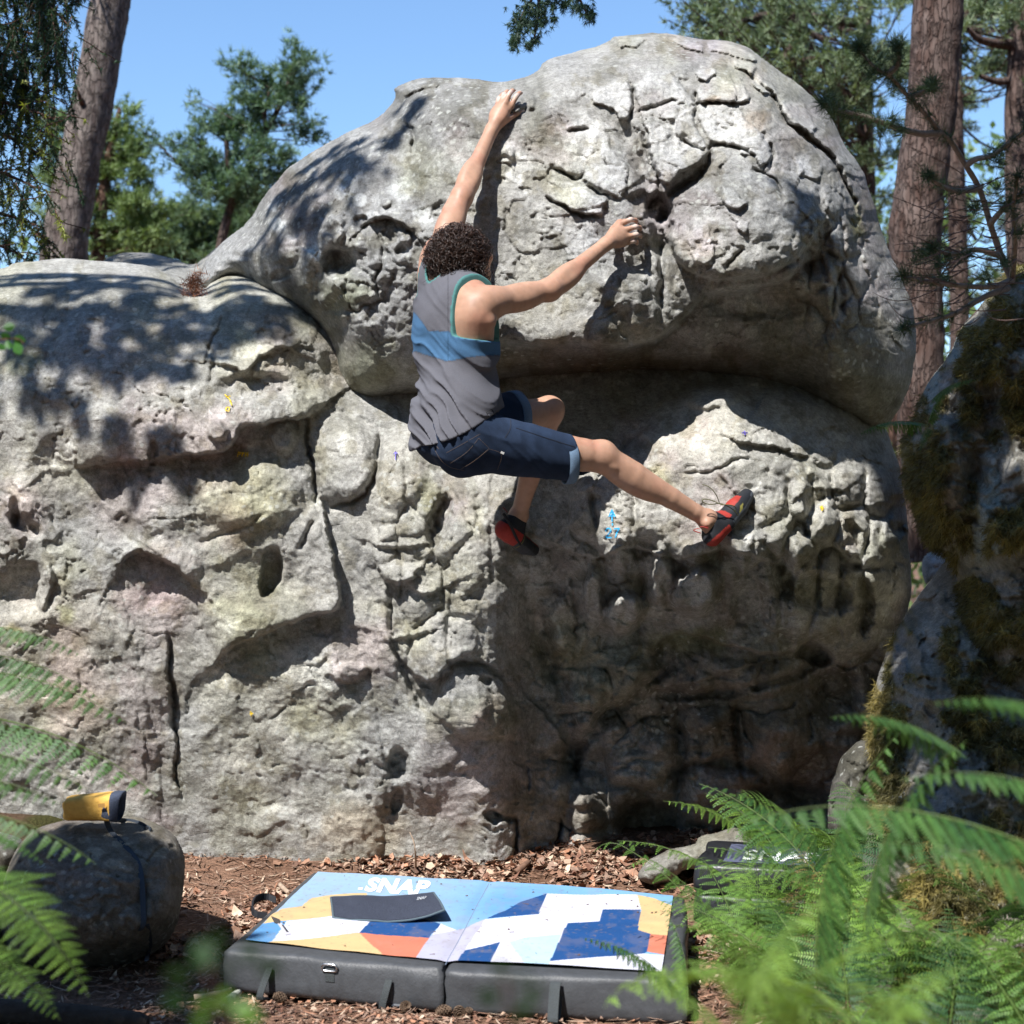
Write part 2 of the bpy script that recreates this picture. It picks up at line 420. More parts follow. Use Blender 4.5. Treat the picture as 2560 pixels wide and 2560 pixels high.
def up_fn(U, V, sd):
    us = [480, 700, 900, 1150, 1300, 1500, 1700, 1900, 2100, 2300]
    vs = [80, 180, 300, 400, 550, 700, 830, 880, 940, 1020, 1090]
    t = [[7.3,7.2,7.0,6.75,6.6,6.5,6.45,6.5,6.8,7.2],
         [7.2,7.0,6.65,6.22,6.08,6.08,6.14,6.25,6.6,7.1],
         [7.2,6.8,6.38,6.02,5.94,5.95,5.98,6.03,6.4,7.0],
         [7.1,6.6,6.25,5.96,5.9,5.87,5.85,5.88,6.2,6.9],
         [6.9,6.42,6.12,5.88,5.84,5.78,5.78,5.78,6.02,6.75],
         [6.8,6.35,6.1,5.86,5.8,5.72,5.76,5.84,6.02,6.5],
         [6.8,6.4,6.12,5.92,5.80,5.74,5.86,5.98,6.06,6.4],
         [6.8,6.5,6.18,5.98,5.83,5.78,5.90,6.02,6.08,6.35],
         [6.8,6.6,6.24,6.08,5.96,5.92,6.00,6.10,6.1,6.3],
         [6.8,6.7,6.32,6.3,6.3,6.3,6.3,6.22,6.2,6.35],
         [6.8,6.8,6.5,6.4,6.4,6.4,6.4,6.3,6.3,6.4]]
    r = Relief(U, V, us, vs, t)
    lip = np.interp(U, [1150,1230,1300,1365,1440,1500,1560,1640,1700,1760,1860,1960,2040,2120], [930,850,853,858,850,862,866,850,800,730,725,690,640,600])
    mk = smooth01((U - 1150) / 60) * smooth01((2100 - U) / 120)
    r.D += .24 * smooth01((r.WV - lip) / 15) * mk * np.interp(U, [1640, 1760], [1, .6])
    calm = smooth01((V - 860) / 40) * smooth01((U - 1180) / 60) * .8       # the smooth underside
    calm = np.maximum(calm, smooth01((V - 860) / 60) * smooth01((1180 - U) / 80) * .6)
    calm = np.maximum(calm, smooth01(((420 - (U - 700) * .45) - V) / 90) * smooth01((1480 - U) / 120) * .62)  # smooth grey back
    r.D += rock_noise(U, V, 1.0, 2, .4, (.85 - .45 * np.exp(-((U - 1300) / 170) ** 2)).astype(np.float32)) * (1 - calm)
    r.C = rock_colour(U, V, 1)
    # rough lumpy lower left flank
    reg = np.exp(-(((U - 930) / 150) ** 2 + ((V - 690) / 150) ** 2) ** 1.5)
    f1, f2, cid, ox, oy = worley(r.WU + 30 * fbm(U, V, 70, 3, 41), r.WV * .8 + 30 * fbm(U, V, 70, 3, 43), 66, 14); r.D += reg * (-.085 * np.clip(.75 - f1, 0, 1) + .035 * np.exp(-((f2 - f1) / .13) ** 2) * smooth01(.5 + 1.6 * fbm(U, V, 60, 2, 45)) + .03 * fbm(U, V, 50, 3, 47, .6, True))
    reg = np.exp(-(((U - 2080) / 110) ** 2 + ((V - 680) / 190) ** 2) ** 1.5)
    f1, f2, cid, ox, oy = worley(r.WU, r.WV * .55, 44, 19); r.D += reg * (-.05 * np.clip(.75 - f1, 0, 1) + .035 * np.exp(-((f2 - f1) / .18) ** 2))
    # broad nose on the right
    r.plate([(1668,545),(1690,492),(1760,450),(1850,428),(1980,430),(2050,470),(2062,545),(2030,610),(1960,668),(1880,694),(1800,698),(1730,686),(1690,645),(1670,592)], .11, 46)
    r.ledge([(1668,600,.03),(1700,668,.06),(1760,696,.06),(1860,702,.06),(1960,672,.05),(2035,612,.04),(2060,540,.02)], -1, 50, 60, .5)
    r.ledge([(1236,846,.02),(1300,852,.05),(1365,856,.06),(1440,850,.06),(1520,864,.06),(1600,860,.06),(1650,846,.05),(1690,800,.03)], -1, 60, 30, .4)
    # groove between the plates and the deep hole by the right hand
    r.crack([(1556,300),(1572,340),(1600,400),(1622,452),(1618,500)], 20, .06)
    r.crack([(1600,330),(1632,400),(1652,462),(1640,500)], 6, .05)
    r.blob(1646, 520, 34, 34, .16); r.blob(1652, 580, 26, 60, .10, 8); r.blob(1600, 500, 30, 22, .05)
    r.crack([(1772,372),(1774,408),(1748,440),(1700,468),(1668,496)], 11, .09)
    r.crack([(1650,600),(1655,650),(1652,720),(1648,800)], 8, .06)
    r.crack([(1500,640),(1520,700),(1500,760)], 12, .03); r.blob(1560, 720, 60, 55, -.05); r.blob(1610, 790, 40, 40, -.04)
    r.crack([(1870,182),(1935,247),(1963,298),(2023,340),(2065,373),(2089,401),(2107,447),(2135,494),(2149,559)], 7, .09)
    r.ledge([(1935,247,.02),(1963,300,.04),(2023,342,.05),(2070,376,.05),(2100,430,.04),(2140,500,.02)], -1, 30, 14, .6)
    r.crack([(2040,455),(2050,520),(2072,600),(2100,700),(2110,800)], 9, .05); r.crack([(2120,500),(2140,600),(2150,700)], 12, .05)
    light = (1.36, 1.37, 1.40)
    for pts, h in (
      ([(1482,242),(1499,219),(1541,203),(1573,210),(1580,233),(1583,265),(1569,293),(1550,298),(1536,270),(1489,258)], .035),
      ([(1587,219),(1615,177),(1676,177),(1694,205),(1745,270),(1738,300),(1770,370),(1772,385),(1745,410),(1700,435),(1675,460),(1650,455),(1640,440),(1628,370),(1612,320),(1600,285),(1590,255)], .05),
      ([(1391,321),(1419,312),(1471,284),(1480,298),(1554,321),(1517,328),(1531,373),(1573,419),(1564,466),(1550,494),(1461,452),(1433,444),(1382,424),(1405,363)], .022),
      ([(1370,450),(1430,455),(1465,474),(1516,496),(1508,540),(1457,537),(1419,518),(1362,486)], .03),
      ([(1748,266),(1800,264),(1850,268),(1870,300),(1900,330),(1925,350),(1930,400),(1900,412),(1885,388),(1850,388),(1845,370),(1800,362),(1776,352),(1750,300)], .03),
      ([(1739,223),(1772,196),(1865,210),(1879,251),(1823,258),(1739,261)], .035),
      ([(1879,205),(1897,179),(1935,219),(1939,242),(1902,239)], .04),
      ([(1949,261),(1958,251),(2014,261),(2042,317),(2028,335),(2005,321),(1963,298)], .035),
      ([(1804,466),(1832,470),(1856,498),(1879,510),(1846,524),(1823,519),(1804,494)], .035),
      ([(1714,601),(1739,554),(1767,564),(1781,615),(1783,661),(1744,664)], .025),
      ([(1839,543),(1874,554),(1865,580),(1842,575)], .02),
      ([(2063,699),(2075,694),(2084,745),(2116,792),(2102,838),(2070,782)], .03),
      ([(1640,92),(1707,90),(1758,104),(1760,126),(1720,121),(1688,111)], .05),
      ([(1536,95),(1600,90),(1625,100),(1590,122),(1545,124)], .06),
      ([(1762,104),(1820,104),(1895,142),(1893,155),(1820,137),(1775,127)], .05),
      ([(1735,176),(1790,172),(1790,192),(1765,205),(1745,196)], .05),
      ([(1830,142),(1880,150),(1895,168),(1880,182),(1840,165)], .04),
      ([(1400,560),(1480,552),(1500,600),(1470,640),(1420,650),(1395,600)], .012),
      ([(1330,520),(1360,500),(1410,540),(1400,590),(1350,600)], .010),
      ([(1250,360),(1300,350),(1330,420),(1300,470),(1260,440)], .006),
      ([(1985,380),(2030,372),(2060,420),(2040,455),(1995,440)], .02)):
        r.plate(pts, h * 1.0, 5, light)
    for pts in ([(1382,424),(1420,438),(1445,446),(1462,434)], [(1466,464),(1490,478),(1516,490)], [(1365,488),(1400,512),(1440,536),(1500,546)],
                [(1745,262),(1820,258),(1875,252)], [(1738,300),(1742,262),(1736,232)], [(1770,370),(1800,362),(1846,372),(1890,392)], [(1580,210),(1586,262),(1572,300)],
                [(1820,660),(1850,620)], [(1005,300),(1040,330),(1030,380)], [(1700,350),(1760,372)], [(1590,280),(1650,262),(1700,250)], [(1420,330),(1470,322)],
                [(1900,330),(1935,372),(1930,420)], [(1880,420),(1930,440),(1960,480)]):
        r.crack(pts, 4.5, .045)
    for cx, cy, rx, ry, h, ro in ((845,652,38,34,.11,0),(829,575,30,42,-.08,20),(800,700,30,40,.06,0),(963,502,16,14,-.035,0),(1007,592,15,20,-.04,0),(1000,625,14,18,.04,0),
            (1318,256,20,22,-.03,0),(1290,268,20,12,-.05,20),(1310,262,10,20,.04,0),(1275,380,12,14,-.02,0),(1100,530,20,26,.03,0),(900,560,24,18,.05,0),(2040,640,40,50,.05,0),(1990,700,60,30,-.05,20),
            (1880,760,120,40,.05,0),(1600,640,30,50,.04,0),(640,560,18,10,.03,0),(720,620,30,34,-.04,0),(700,690,24,16,.05,0),(1180,700,20,60,.02,0)):
        r.blob(cx, cy, rx, ry, h, ro)
    r.ledge([(905,572,.02),(935,545,.07),(965,540,.08),(1000,556,.07),(1028,580,.03)], -1, 40, 26, .5)
    r.ledge([(740,590,.02),(780,640,.05),(830,700,.06),(860,740,.03)], 1, 50, 30, .4)
    r.ledge([(985,262,.0),(1010,246,.04),(1050,226,.05),(1085,215,.03)], -1, 24, 14, .4)
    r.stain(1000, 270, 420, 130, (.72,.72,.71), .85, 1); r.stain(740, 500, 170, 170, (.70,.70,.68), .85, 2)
    for q in ((780,432,16,14),(685,515,12,20),(700,565,22,20),(900,438,14,10),(870,460,22,26),(760,610,44,40),(800,640,30,40),(690,560,24,16),(1000,470,36,26),(1060,540,30,22),(900,500,20,16),(930,540,18,14),(850,480,16,20)):
        r.stain(*q, (1.65,1.68,1.7), .85, 3, 3)
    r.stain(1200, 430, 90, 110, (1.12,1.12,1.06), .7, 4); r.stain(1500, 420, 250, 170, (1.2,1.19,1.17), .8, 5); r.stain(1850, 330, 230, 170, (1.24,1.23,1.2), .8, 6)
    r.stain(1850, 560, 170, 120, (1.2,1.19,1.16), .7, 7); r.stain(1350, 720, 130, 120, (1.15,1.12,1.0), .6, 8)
    r.stain(1590, 400, 26, 70, (.66,.62,.58), .8, 9); r.stain(1765, 430, 60, 34, (.72,.68,.62), .8, 10)  # darker tone along the groove and the crack beside it
    r.stain(1500, 915, 460, 70, (.58,.45,.30), .9, 11, .8); r.stain(900, 930, 120, 90, (.7,.72,.5), .7, 12); r.stain(2100, 880, 190, 170, (.58,.56,.50), .85, 13)  # warm underside with overhang shade painted in; then greenish lump, darker lower right flank
    r.stain(1780, 250, 24, 14, (1.0,.8,.62), .6, 14); r.stain(1890, 300, 40, 30, (1.,.84,.7), .6, 15); r.stain(2140, 560, 22, 70, (.5,.55,.25), .8, 16)
    r.stain(870, 740, 70, 60, (.85,.9,.62), .6, 17); r.stain(1560, 820, 120, 40, (1.05,.98,.8), .6, 18)
    return r.D, r.C
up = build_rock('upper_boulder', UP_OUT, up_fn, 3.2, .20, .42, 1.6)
tag(up, 'huge domed grey boulder with flaking pale plates overhanging the climber', 'boulder')

# ================================================================ lower wall
LOW_OUT = [(-220,700),(-100,685),(0,672),(47,657),(140,645),(279,652),(373,666),(419,685),(466,722),(503,731),(530,706),(552,688),(575,682),(640,690),(760,720),(900,840),
 (1200,860),(1600,850),(2000,900),(2190,1010),(2224,1095),(2247,1150),(2262,1246),(2271,1339),(2281,1455),(2268,1560),(2270,1800),(2290,2100),(2290,2330),
 (1600,2330),(900,2330),(300,2330),(-220,2330)]
def low_fn(U, V, sd):
    us = [-240, 200, 600, 800, 900, 1150, 1240, 1330, 1500, 1800, 2050, 2290]
    vs = [640, 720, 850, 960, 1000, 1080, 1150, 1300, 1400, 1500, 1650, 1850, 2050, 2330]
    t = [[7.0,7.0,6.8,6.8,6.8,6.8,6.8,6.8,6.8,6.8,6.8,6.9],
         [6.6,6.58,6.48,6.6,6.7,6.7,6.7,6.7,6.7,6.7,6.7,6.8],
         [6.36,6.32,6.26,6.4,6.6,6.6,6.6,6.6,6.6,6.6,6.6,6.7],
         [6.26,6.2,6.16,6.4,6.5,6.55,6.55,6.55,6.5,6.4,6.5,6.7],
         [6.25,6.18,6.16,6.3,6.4,6.45,6.5,6.5,6.38,6.1,6.36,6.66],
         [6.22,6.15,6.14,6.2,6.22,6.28,6.32,6.3,6.12,5.96,6.2,6.6],
         [6.22,6.20,6.16,6.14,6.12,6.14,6.14,6.14,6.0,5.88,6.08,6.5],
         [6.22,6.20,6.12,6.14,6.10,6.02,6.0,6.08,5.94,5.84,5.96,6.42],
         [6.22,6.20,6.12,6.16,6.12,6.02,5.98,6.14,6.0,5.9,5.96,6.42],
         [6.23,6.22,6.14,6.18,6.14,6.04,6.0,6.26,6.18,6.08,6.10,6.44],
         [6.25,6.24,6.20,6.20,6.16,6.08,6.04,6.42,6.42,6.36,6.36,6.60],
         [6.30,6.30,6.26,6.25,6.22,6.14,6.10,6.46,6.62,6.64,6.62,6.80],
         [6.38,6.38,6.34,6.32,6.28,6.24,6.20,6.36,6.66,6.7,6.75,6.9],
         [6.44,6.44,6.40,6.38,6.36,6.32,6.32,6.46,6.72,6.85,7.0,7.1]]
    r = Relief(U, V, us, vs, t)
    calm = smooth01((800 - V) / 60) * smooth01((560 - U) / 80) * .55
    r.D += rock_noise(U, V, 1.0, 30, .45, np.interp(U, [1150, 1450], [.5, .85]).astype(np.float32)) * (1 - calm)
    for pts, h, rn in (([(150,760),(520,715),(600,750),(745,800),(815,880),(812,1005),(730,1050),(600,1062),(570,1128),(400,1158),(200,1166),(120,1000)], .10, 90),
        ([(200,1178),(500,1170),(760,1160),(790,1270),(830,1420),(860,1518),(700,1565),(600,1598),(555,1640),(500,1560),(487,1462),(410,1398),(300,1330)], .11, 80),
        ([(560,1665),(860,1545),(930,1700),(965,1950),(940,2300),(480,2300),(450,1800)], .09, 90), ([(800,1070),(860,1035),(940,1085),(936,1190),(870,1258),(795,1250)], .07, 40),
        ([(955,1085),(1060,1060),(1100,1200),(1085,1330),(950,1352),(905,1260)], .08, 50), ([(1112,1190),(1230,1175),(1222,1450),(1150,1500),(1110,1350)], .07, 50),
        ([(980,1480),(1110,1468),(1200,1500),(1190,1636),(1080,1700),(1010,1605)], .08, 40), ([(1110,1672),(1240,1650),(1300,1740),(1285,1850),(1150,1850),(1080,1780)], .09, 45),
        ([(1420,1190),(1560,1120),(1690,975),(1800,960),(2000,1110),(2090,1250),(2150,1395),(2060,1370),(2000,1450),(1930,1375),(1860,1440),(1800,1365),(1735,1450),(1665,1375),(1600,1345),(1555,1430),(1480,1360),(1420,1320)], .12, 52),
        ([(-60,1180),(120,1190),(280,1330),(300,1430),(330,1600),(400,1900),(410,2300),(-100,2300)], .06, 90)): r.plate(pts, h * np.interp(min(q_[0] for q_ in pts), [1000, 1300], [.5, 1.0]), rn)
    # elephant-skin cobbles and long fingers in the cave
    reg = np.exp(-(((U - 1500) / 230) ** 2 + ((V - 1560) / 260) ** 2) ** 2)
    gap_ = smooth01(.45 + 1.7 * fbm(U, V, 80, 3, 51))
    f1, f2, cid, ox, oy = worley(r.WU + 26 * fbm(U, V, 60, 3, 53), r.WV * .62 + 20 * fbm(U, V, 60, 3, 55), 60, 7)
    r.D += reg * (-.055 * np.sqrt(np.clip(.85 - f1, 0, 1)) * (.4 + gap_) + .022 * np.exp(-((f2 - f1) / .10) ** 2) * gap_)
    f1, f2, cid, ox, oy = worley(r.WU * .55, r.WV * .2 + 60 * fbm(U, V, 160, 2, 57), 46, 12); r.D += reg * -.05 * np.clip(.8 - f1, 0, 1)
    reg = smooth01((U - 1320) / 120) * smooth01((V - 1560) / 120)
    f1, f2, cid, ox, oy = worley(r.WU * .8 + 60 * fbm(U, V, 150, 3, 58), r.WV + 50 * fbm(U, V, 150, 3, 60), 150, 9)
    r.D += reg * (-.20 * np.clip(.85 - f1, 0, 1) ** 1.1 + .030 * np.exp(-((f2 - f1) / .035) ** 2) * smooth01(.35 + 2 * fbm(U, V, 100, 3, 62)) + .10 * fbm(U, V, 190, 4, 63, .55, True))
    # rough right flank
    reg = np.exp(-(((U - 2080) / 190) ** 2 + ((V - 1370) / 210) ** 2) ** 2)
    f1, f2, cid, ox, oy = worley(r.WU, r.WV * .6, 70, 17); r.D += reg * (-.09 * np.clip(.8 - f1, 0, 1) + .06 * np.exp(-((f2 - f1) / .16) ** 2))
    f1, f2, cid, ox, oy = worley(r.WU, r.WV * .7, 30, 18); r.D += reg * (-.03 * np.clip(.8 - f1, 0, 1))
    # centre flutes
    reg = np.exp(-(((U - 1060) / 150) ** 2 + ((V - 1420) / 300) ** 2) ** 2)
    f1, f2, cid, ox, oy = worley(r.WU, r.WV * .6, 85, 23); r.D += reg * (-.045 * np.sqrt(np.clip(.85 - f1, 0, 1)) + .022 * np.exp(-((f2 - f1) / .12) ** 2))
    L = lambda pts, side=-1, up=60, down=30, rec=.35: r.ledge([(a_, b_, c_ * .92) for a_, b_, c_ in pts], side, up, down, rec)
    L([(190,1168,.0),(205,1165,.07),(303,1150,.09),(380,1154,.08),(415,1142,.08),(490,1134,.11),(573,1127,.14),(590,1095,.12),(598,1064,.10),(660,1058,.12),(727,1051,.12),(775,1038,.09),(812,1010,.04)], -1, 95, 46, .35)
    r.blob(385, 1130, 12, 30, .05); r.blob(545, 1075, 22, 20, -.06); r.blob(710, 1095, 32, 36, -.06)
    r.crack([(769,1040),(770,1129),(782,1176),(792,1232),(787,1264)], 5, .07)
    L([(805,1250,.02),(820,1330,.08),(832,1425,.10),(858,1515,.10),(800,1540,.11),(699,1567,.12),(629,1600,.10),(578,1620,.08),(552,1643,.03)], 1, 70, 46, .35)
    r.blob(676, 1432, 24, 58, .09, 14, 2.6)
    L([(298,1425,.02),(320,1392,.07),(340,1378,.09),(405,1398,.10),(447,1418,.09),(487,1460,.03)], -1, 50, 44, .6)
    r.blob(64, 1312, 46, 22, .07, 30, 1.4); r.blob(40, 1285, 14, 40, .05, 0, 1.4); r.blob(66, 1476, 78, 66, .07, 0, 1.3); r.blob(112, 1470, 18, 56, -.06, 8)
    r.crack([(421,1590),(430,1635),(419,1690),(437,1745),(429,1800),(447,1860),(440,1925),(456,1990)], 5, .05)
    L([(412,1560,.0),(424,1620,.03),(422,1720,.035),(438,1830,.015)], 1, 110, 24, .3)
    r.blob(280, 1700, 130, 190, -.03); r.blob(420, 1250, 120, 90, -.04); r.blob(620, 1230, 130, 90, -.05)
    r.crack([(484,1358),(559,1339),(605,1311),(675,1283)], 7, .025); r.crack([(745,1370),(765,1340),(782,1300)], 7, .04)
    r.crack([(360,1180),(352,1260),(300,1330)], 12, .02); r.crack([(515,860),(540,900),(520,960)], 5, .03)
    L([(515,905,.02),(560,905,.04),(610,935,.05),(640,900,.04),(700,860,.03),(740,880,.02)], -1, 60, 30, .35)
    L([(690,1000,.02),(720,965,.05),(760,975,.05),(800,1000,.02)], 1, 30, 22, .4); r.blob(640, 970, 100, 36, .05)
    r.crack([(555,790),(545,840),(520,880),(515,910)], 4, .03)
    # boulder wedge under the seam
    r.crack([(800,1020),(850,1030),(900,1060),(1000,1080)], 12, .03)
    r.crack([(944,1080),(945,1148),(940,1190),(900,1250),(830,1270)], 6, .06)
    r.blob(870, 1160, 66, 100, -.05); r.blob(1000, 1180, 60, 90, -.05, 0); r.blob(1104, 1286, 26, 46, .07, 10); r.blob(1080, 1330, 20, 40, .04)
    L([(950,1362,.03),(1000,1371,.04),(1061,1362,.02)], -1, 40, 20, .3)
    L([(942,1400,.03),(952,1440,.07),(982,1463,.08),(1030,1455,.06),(1050,1420,.02)], -1, 42, 36, .5)
    L([(1028,1465,.02),(1061,1497,.05),(1121,1465,.03)], -1, 40, 20, .3); L([(998,1596,.03),(1033,1592,.05),(1072,1581,.03)], -1, 30, 20, .3)
    r.crack([(975,1460),(978,1520),(977,1567)], 8, .06); r.crack([(977,1567),(1000,1640),(1040,1730),(1062,1778)], 10, .06)
    L([(1000,1640,.02),(1040,1692,.08),(1079,1706,.09),(1117,1665,.07),(1163,1645,.06),(1240,1668,.03)], -1, 60, 60, .6)
    r.blob(1150, 1760, 70, 90, -.06); r.crack([(1163,1641),(1210,1660),(1270,1700),(1300,1760)], 6, .05)
    r.blob(1215, 1700, 15, 12, .04); r.blob(992, 1912, 28, 36, .08, 14, 2); r.blob(992, 2002, 14, 30, .06, 8, 2); r.blob(1232, 2044, 22, 16, .07, 25, 2)
    r.crack([(1289,2040),(1292,2090),(1295,2160)], 5, .08); r.crack([(1310,1900),(1322,1940),(1318,1980)], 4, .04); r.crack([(1401,2050),(1392,2110),(1390,2170)], 5, .08)
    r.crack([(1230,2030),(1270,2050),(1289,2046)], 6, .05); pass
    r.blob(880, 1680, 34, 20, -.03); L([(830,1695,.02),(870,1712,.05),(895,1700,.03)], -1, 30, 18, .3)
    # right
    L([(1846,1100,.03),(1888,1108,.04),(1958,1118,.05),(2005,1139,.03)], -1, 40, 20, .5); r.crack([(1707,1185),(1786,1184),(1846,1139),(1900,1150)], 4, .03)
    r.crack([(1786,1184),(1860,1260),(1900,1290)], 4, .02); r.blob(1900, 1180, 60, 50, -.03)
    r.crack([(1560,1190),(1590,1240),(1580,1330)], 10, .05); r.crack([(1480,1240),(1490,1320)], 8, .06); r.blob(1590, 1130, 40, 40, .06)
    L([(1330,1340,.03),(1440,1386,.07),(1500,1392,.08),(1570,1360,.08),(1640,1378,.07),(1700,1402,.08),(1760,1380,.08),(1850,1376,.10),(1920,1400,.06)], -1, 70, 90, .5)
    r.blob(1640, 1420, 34, 60, -.07); r.blob(1548, 1400, 40, 36, -.05); r.blob(1440, 1440, 30, 60, -.04); r.blob(1490, 1480, 26, 60, -.05)
    r.blob(1740, 1480, 62, 56, -.24, -30); r.blob(1560, 1535, 60, 46, -.20, -20); r.blob(1480, 1500, 24, 80, -.10); r.blob(1655, 1440, 26, 70, -.13); r.blob(1830, 1400, 36, 60, -.05)
    for q in ((2036,1250,28,60,.10,0),(2005,1316,30,30,.08,0),(2242,1292,30,50,.10,0),(2036,1636,46,26,.15,20),(2056,1478,80,44,.13,15),(1960,1440,24,60,.08,0),(2180,1420,30,60,-.09,0),
              (2225,1330,20,50,-.08,0),(2160,1520,24,70,.10,0),(2120,1340,30,40,.07,0),(1880,1520,50,60,.05,0),(1660,1650,26,60,.06,20),(1590,1700,60,50,-.05,0),(1620,2060,80,60,.18,0),(1430,1900,24,60,.08,30)):
        r.blob(*q)
    L([(1660,1560,.03),(1740,1588,.08),(1823,1614,.12),(1939,1640,.12),(1995,1620,.06),(2060,1580,.04)], -1, 110, 70, .3)
    L([(1340,1760,.02),(1420,1850,.07),(1440,1920,.05)], 1, 60, 40, .4)
    L([(1660,1720,.02),(1800,1690,.05),(1900,1660,.05)], -1, 80, 40, .3)
    for pts, h in (([(1500,1800),(1640,1740),(1690,1860),(1650,1980),(1520,1960)], .11), ([(1735,1760),(1830,1748),(1842,1880),(1760,1905)], .09), ([(1860,1760),(2000,1740),(2060,1860),(1960,1960),(1870,1900)], .12),
                   ([(1460,1640),(1600,1600),(1660,1680),(1560,1760),(1480,1780)], .10), ([(1700,1625),(1900,1665),(1880,1735),(1740,1722)], .09),
                   ([(1340,1500),(1430,1480),(1470,1600),(1420,1700),(1370,1640)], .09), ([(1700,1930),(1850,1930),(1900,2040),(1780,2090),(1690,2030)], .09), ([(1900,1440),(2040,1420),(2110,1560),(2000,1610),(1900,1560)], .09)): r.plate(pts, h, 48)
    for pts, w_, h in (([(1325,1480),(1355,1600),(1415,1750),(1440,1900),(1425,2060)], 24, .11), ([(1440,1880),(1500,1800),(1600,1725),(1700,1655)], 18, .09), ([(1660,1740),(1800,1735),(1980,1700),(2060,1640)], 12, .09),
                   ([(1600,1985),(1700,1915),(1800,1905),(1900,1930),(2000,1990)], 12, .08), ([(1845,1750),(1838,1860),(1856,1950)], 10, .07), ([(1690,1780),(1712,1900),(1680,2000)], 12, .08), ([(1420,1420),(1445,1500),(1440,1580)], 9, .06), ([(1600,1420),(1610,1520),(1590,1590)], 10, .06)): r.crack(pts, w_, h)
    r.blob(1970, 2010, 110, 50, .20); r.blob(2090, 1740, 60, 70, .14)
    r.blob(1780, 990, 70, 30, -.06)
    C = rock_colour(U, V, 20) * np.array((1.14, 1.13, 1.10), np.float32); r.C = C
    v = (1.06, .96, 1.0); lg = (1.3, 1.3, 1.28)
    r.stain(330, 1250, 120, 130, v, .8, 1); r.stain(400, 1500, 130, 130, (1.1,1.0,1.04), .9, 2); r.stain(370, 1780, 90, 180, (1.0,.92,.95), .8, 3); r.stain(1200, 1950, 180, 150, (1.02,.93,.95), .9, 4)
    r.stain(330, 900, 150, 130, (.95,.88,.88), .7, 5); r.stain(900, 2080, 120, 80, (1.08,.95,.78), .7, 6)
    r.stain(620, 1240, 150, 110, (1.10,1.08,.90), .8, 7); r.stain(640, 1500, 150, 120, (1.0,1.01,.88), .7, 8); r.stain(640, 900, 110, 70, (1.15,1.13,.95), .8, 9)
    r.stain(250, 740, 330, 80, (.68,.68,.65), .9, 10); r.stain(120, 1680, 230, 260, (1.25,1.20,1.12), .9, 11); r.stain(120, 1150, 180, 160, (1.2,1.17,1.12), .8, 31); r.stain(560, 1950, 260, 150, (1.12,1.1,1.04), .8, 32); r.stain(640, 1750, 170, 190, (1.15,1.14,1.05), .8, 12)
    for q in ((540,1700,36,26),(840,1640,40,30),(800,1700,46,60),(580,1560,30,22),(540,1030,20,22),(620,880,34,22),(180,1110,22,26),(150,1150,22,20),(720,1860,20,16),(780,1250,16,14),(560,910,26,20),(860,1110,22,30),(40,1240,26,34),(520,1500,24,26)):
        r.stain(*q, (1.5,1.52,1.54), .8, 13, 3)
    r.stain(1780, 1080, 170, 130, (1.28,1.25,1.18), .9, 14); r.stain(1560, 1230, 110, 100, (1.15,1.15,1.12), .7, 15); r.stain(1000, 1250, 110, 160, (1.22,1.2,1.12), .8, 16)
    r.stain(1120, 1430, 100, 160, (1.1,1.1,.98), .7, 17); r.stain(1500, 1680, 170, 130, (.74,.78,.62), .7, 18); r.stain(1740, 1600, 120, 50, (.62,.68,.40), .8, 19)
    r.stain(1800, 1800, 460, 240, (.58,.54,.51), .85, 20, .8); r.stain(1500, 2050, 130, 90, (.66,.60,.52), .8, 21); r.stain(1080, 1240, 60, 70, (.85,.9,.55), .6, 22)  # first two paint the hollow's shade into the rock colour; last is greenish
    r.stain(1650, 1190, 40, 50, (1.1,1.05,.7), .7, 23); r.stain(1190, 1300, 40, 90, (1.12,1.14,1.0), .7, 24)
    r.stain(1340, 1560, 18, 26, (1.7,1.7,1.75), .9, 25, 3, .2)
    r.stain(60, 900, 60, 40, (.75,.8,.5), .6, 26); r.stain(165, 1540, 26, 40, (.8,.85,.5), .6, 27); r.stain(35, 1580, 30, 26, (.9,.85,.45), .7, 28)
    return r.D, r.C
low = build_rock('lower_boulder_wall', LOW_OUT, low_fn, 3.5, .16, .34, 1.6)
tag(low, 'long grey sandstone boulder wall carrying the domed boulder, with ledges and a shaded hollow', 'boulder')

# ================================================================ further rocks
def simple_fn(us, vs, t, amp, seed, extra=None, tone=(1, 1, 1)):
    def f(U, V, sd):
        r = Relief(U, V, us, vs, t); r.D += rock_noise(U, V, amp, seed); r.C = rock_colour(U, V, seed) * np.array(tone, np.float32)
        if extra: extra(r, U, V)
        return r.D, r.C
    return f
bk = build_rock('back_boulder', [(240,760),(250,655),(279,635),(350,631),(420,640),(480,665),(520,640),(560,600),(640,640),(640,800),(400,820)],
    simple_fn([200,700],[600,800],[[8.0,8.0],[7.3,7.3]], .6, 44, tone=(.8,.8,.78)), 5, .3, .6, 1.2)
tag(bk, 'low dark rounded boulder behind the left wall at the foot of the pines', 'boulder')

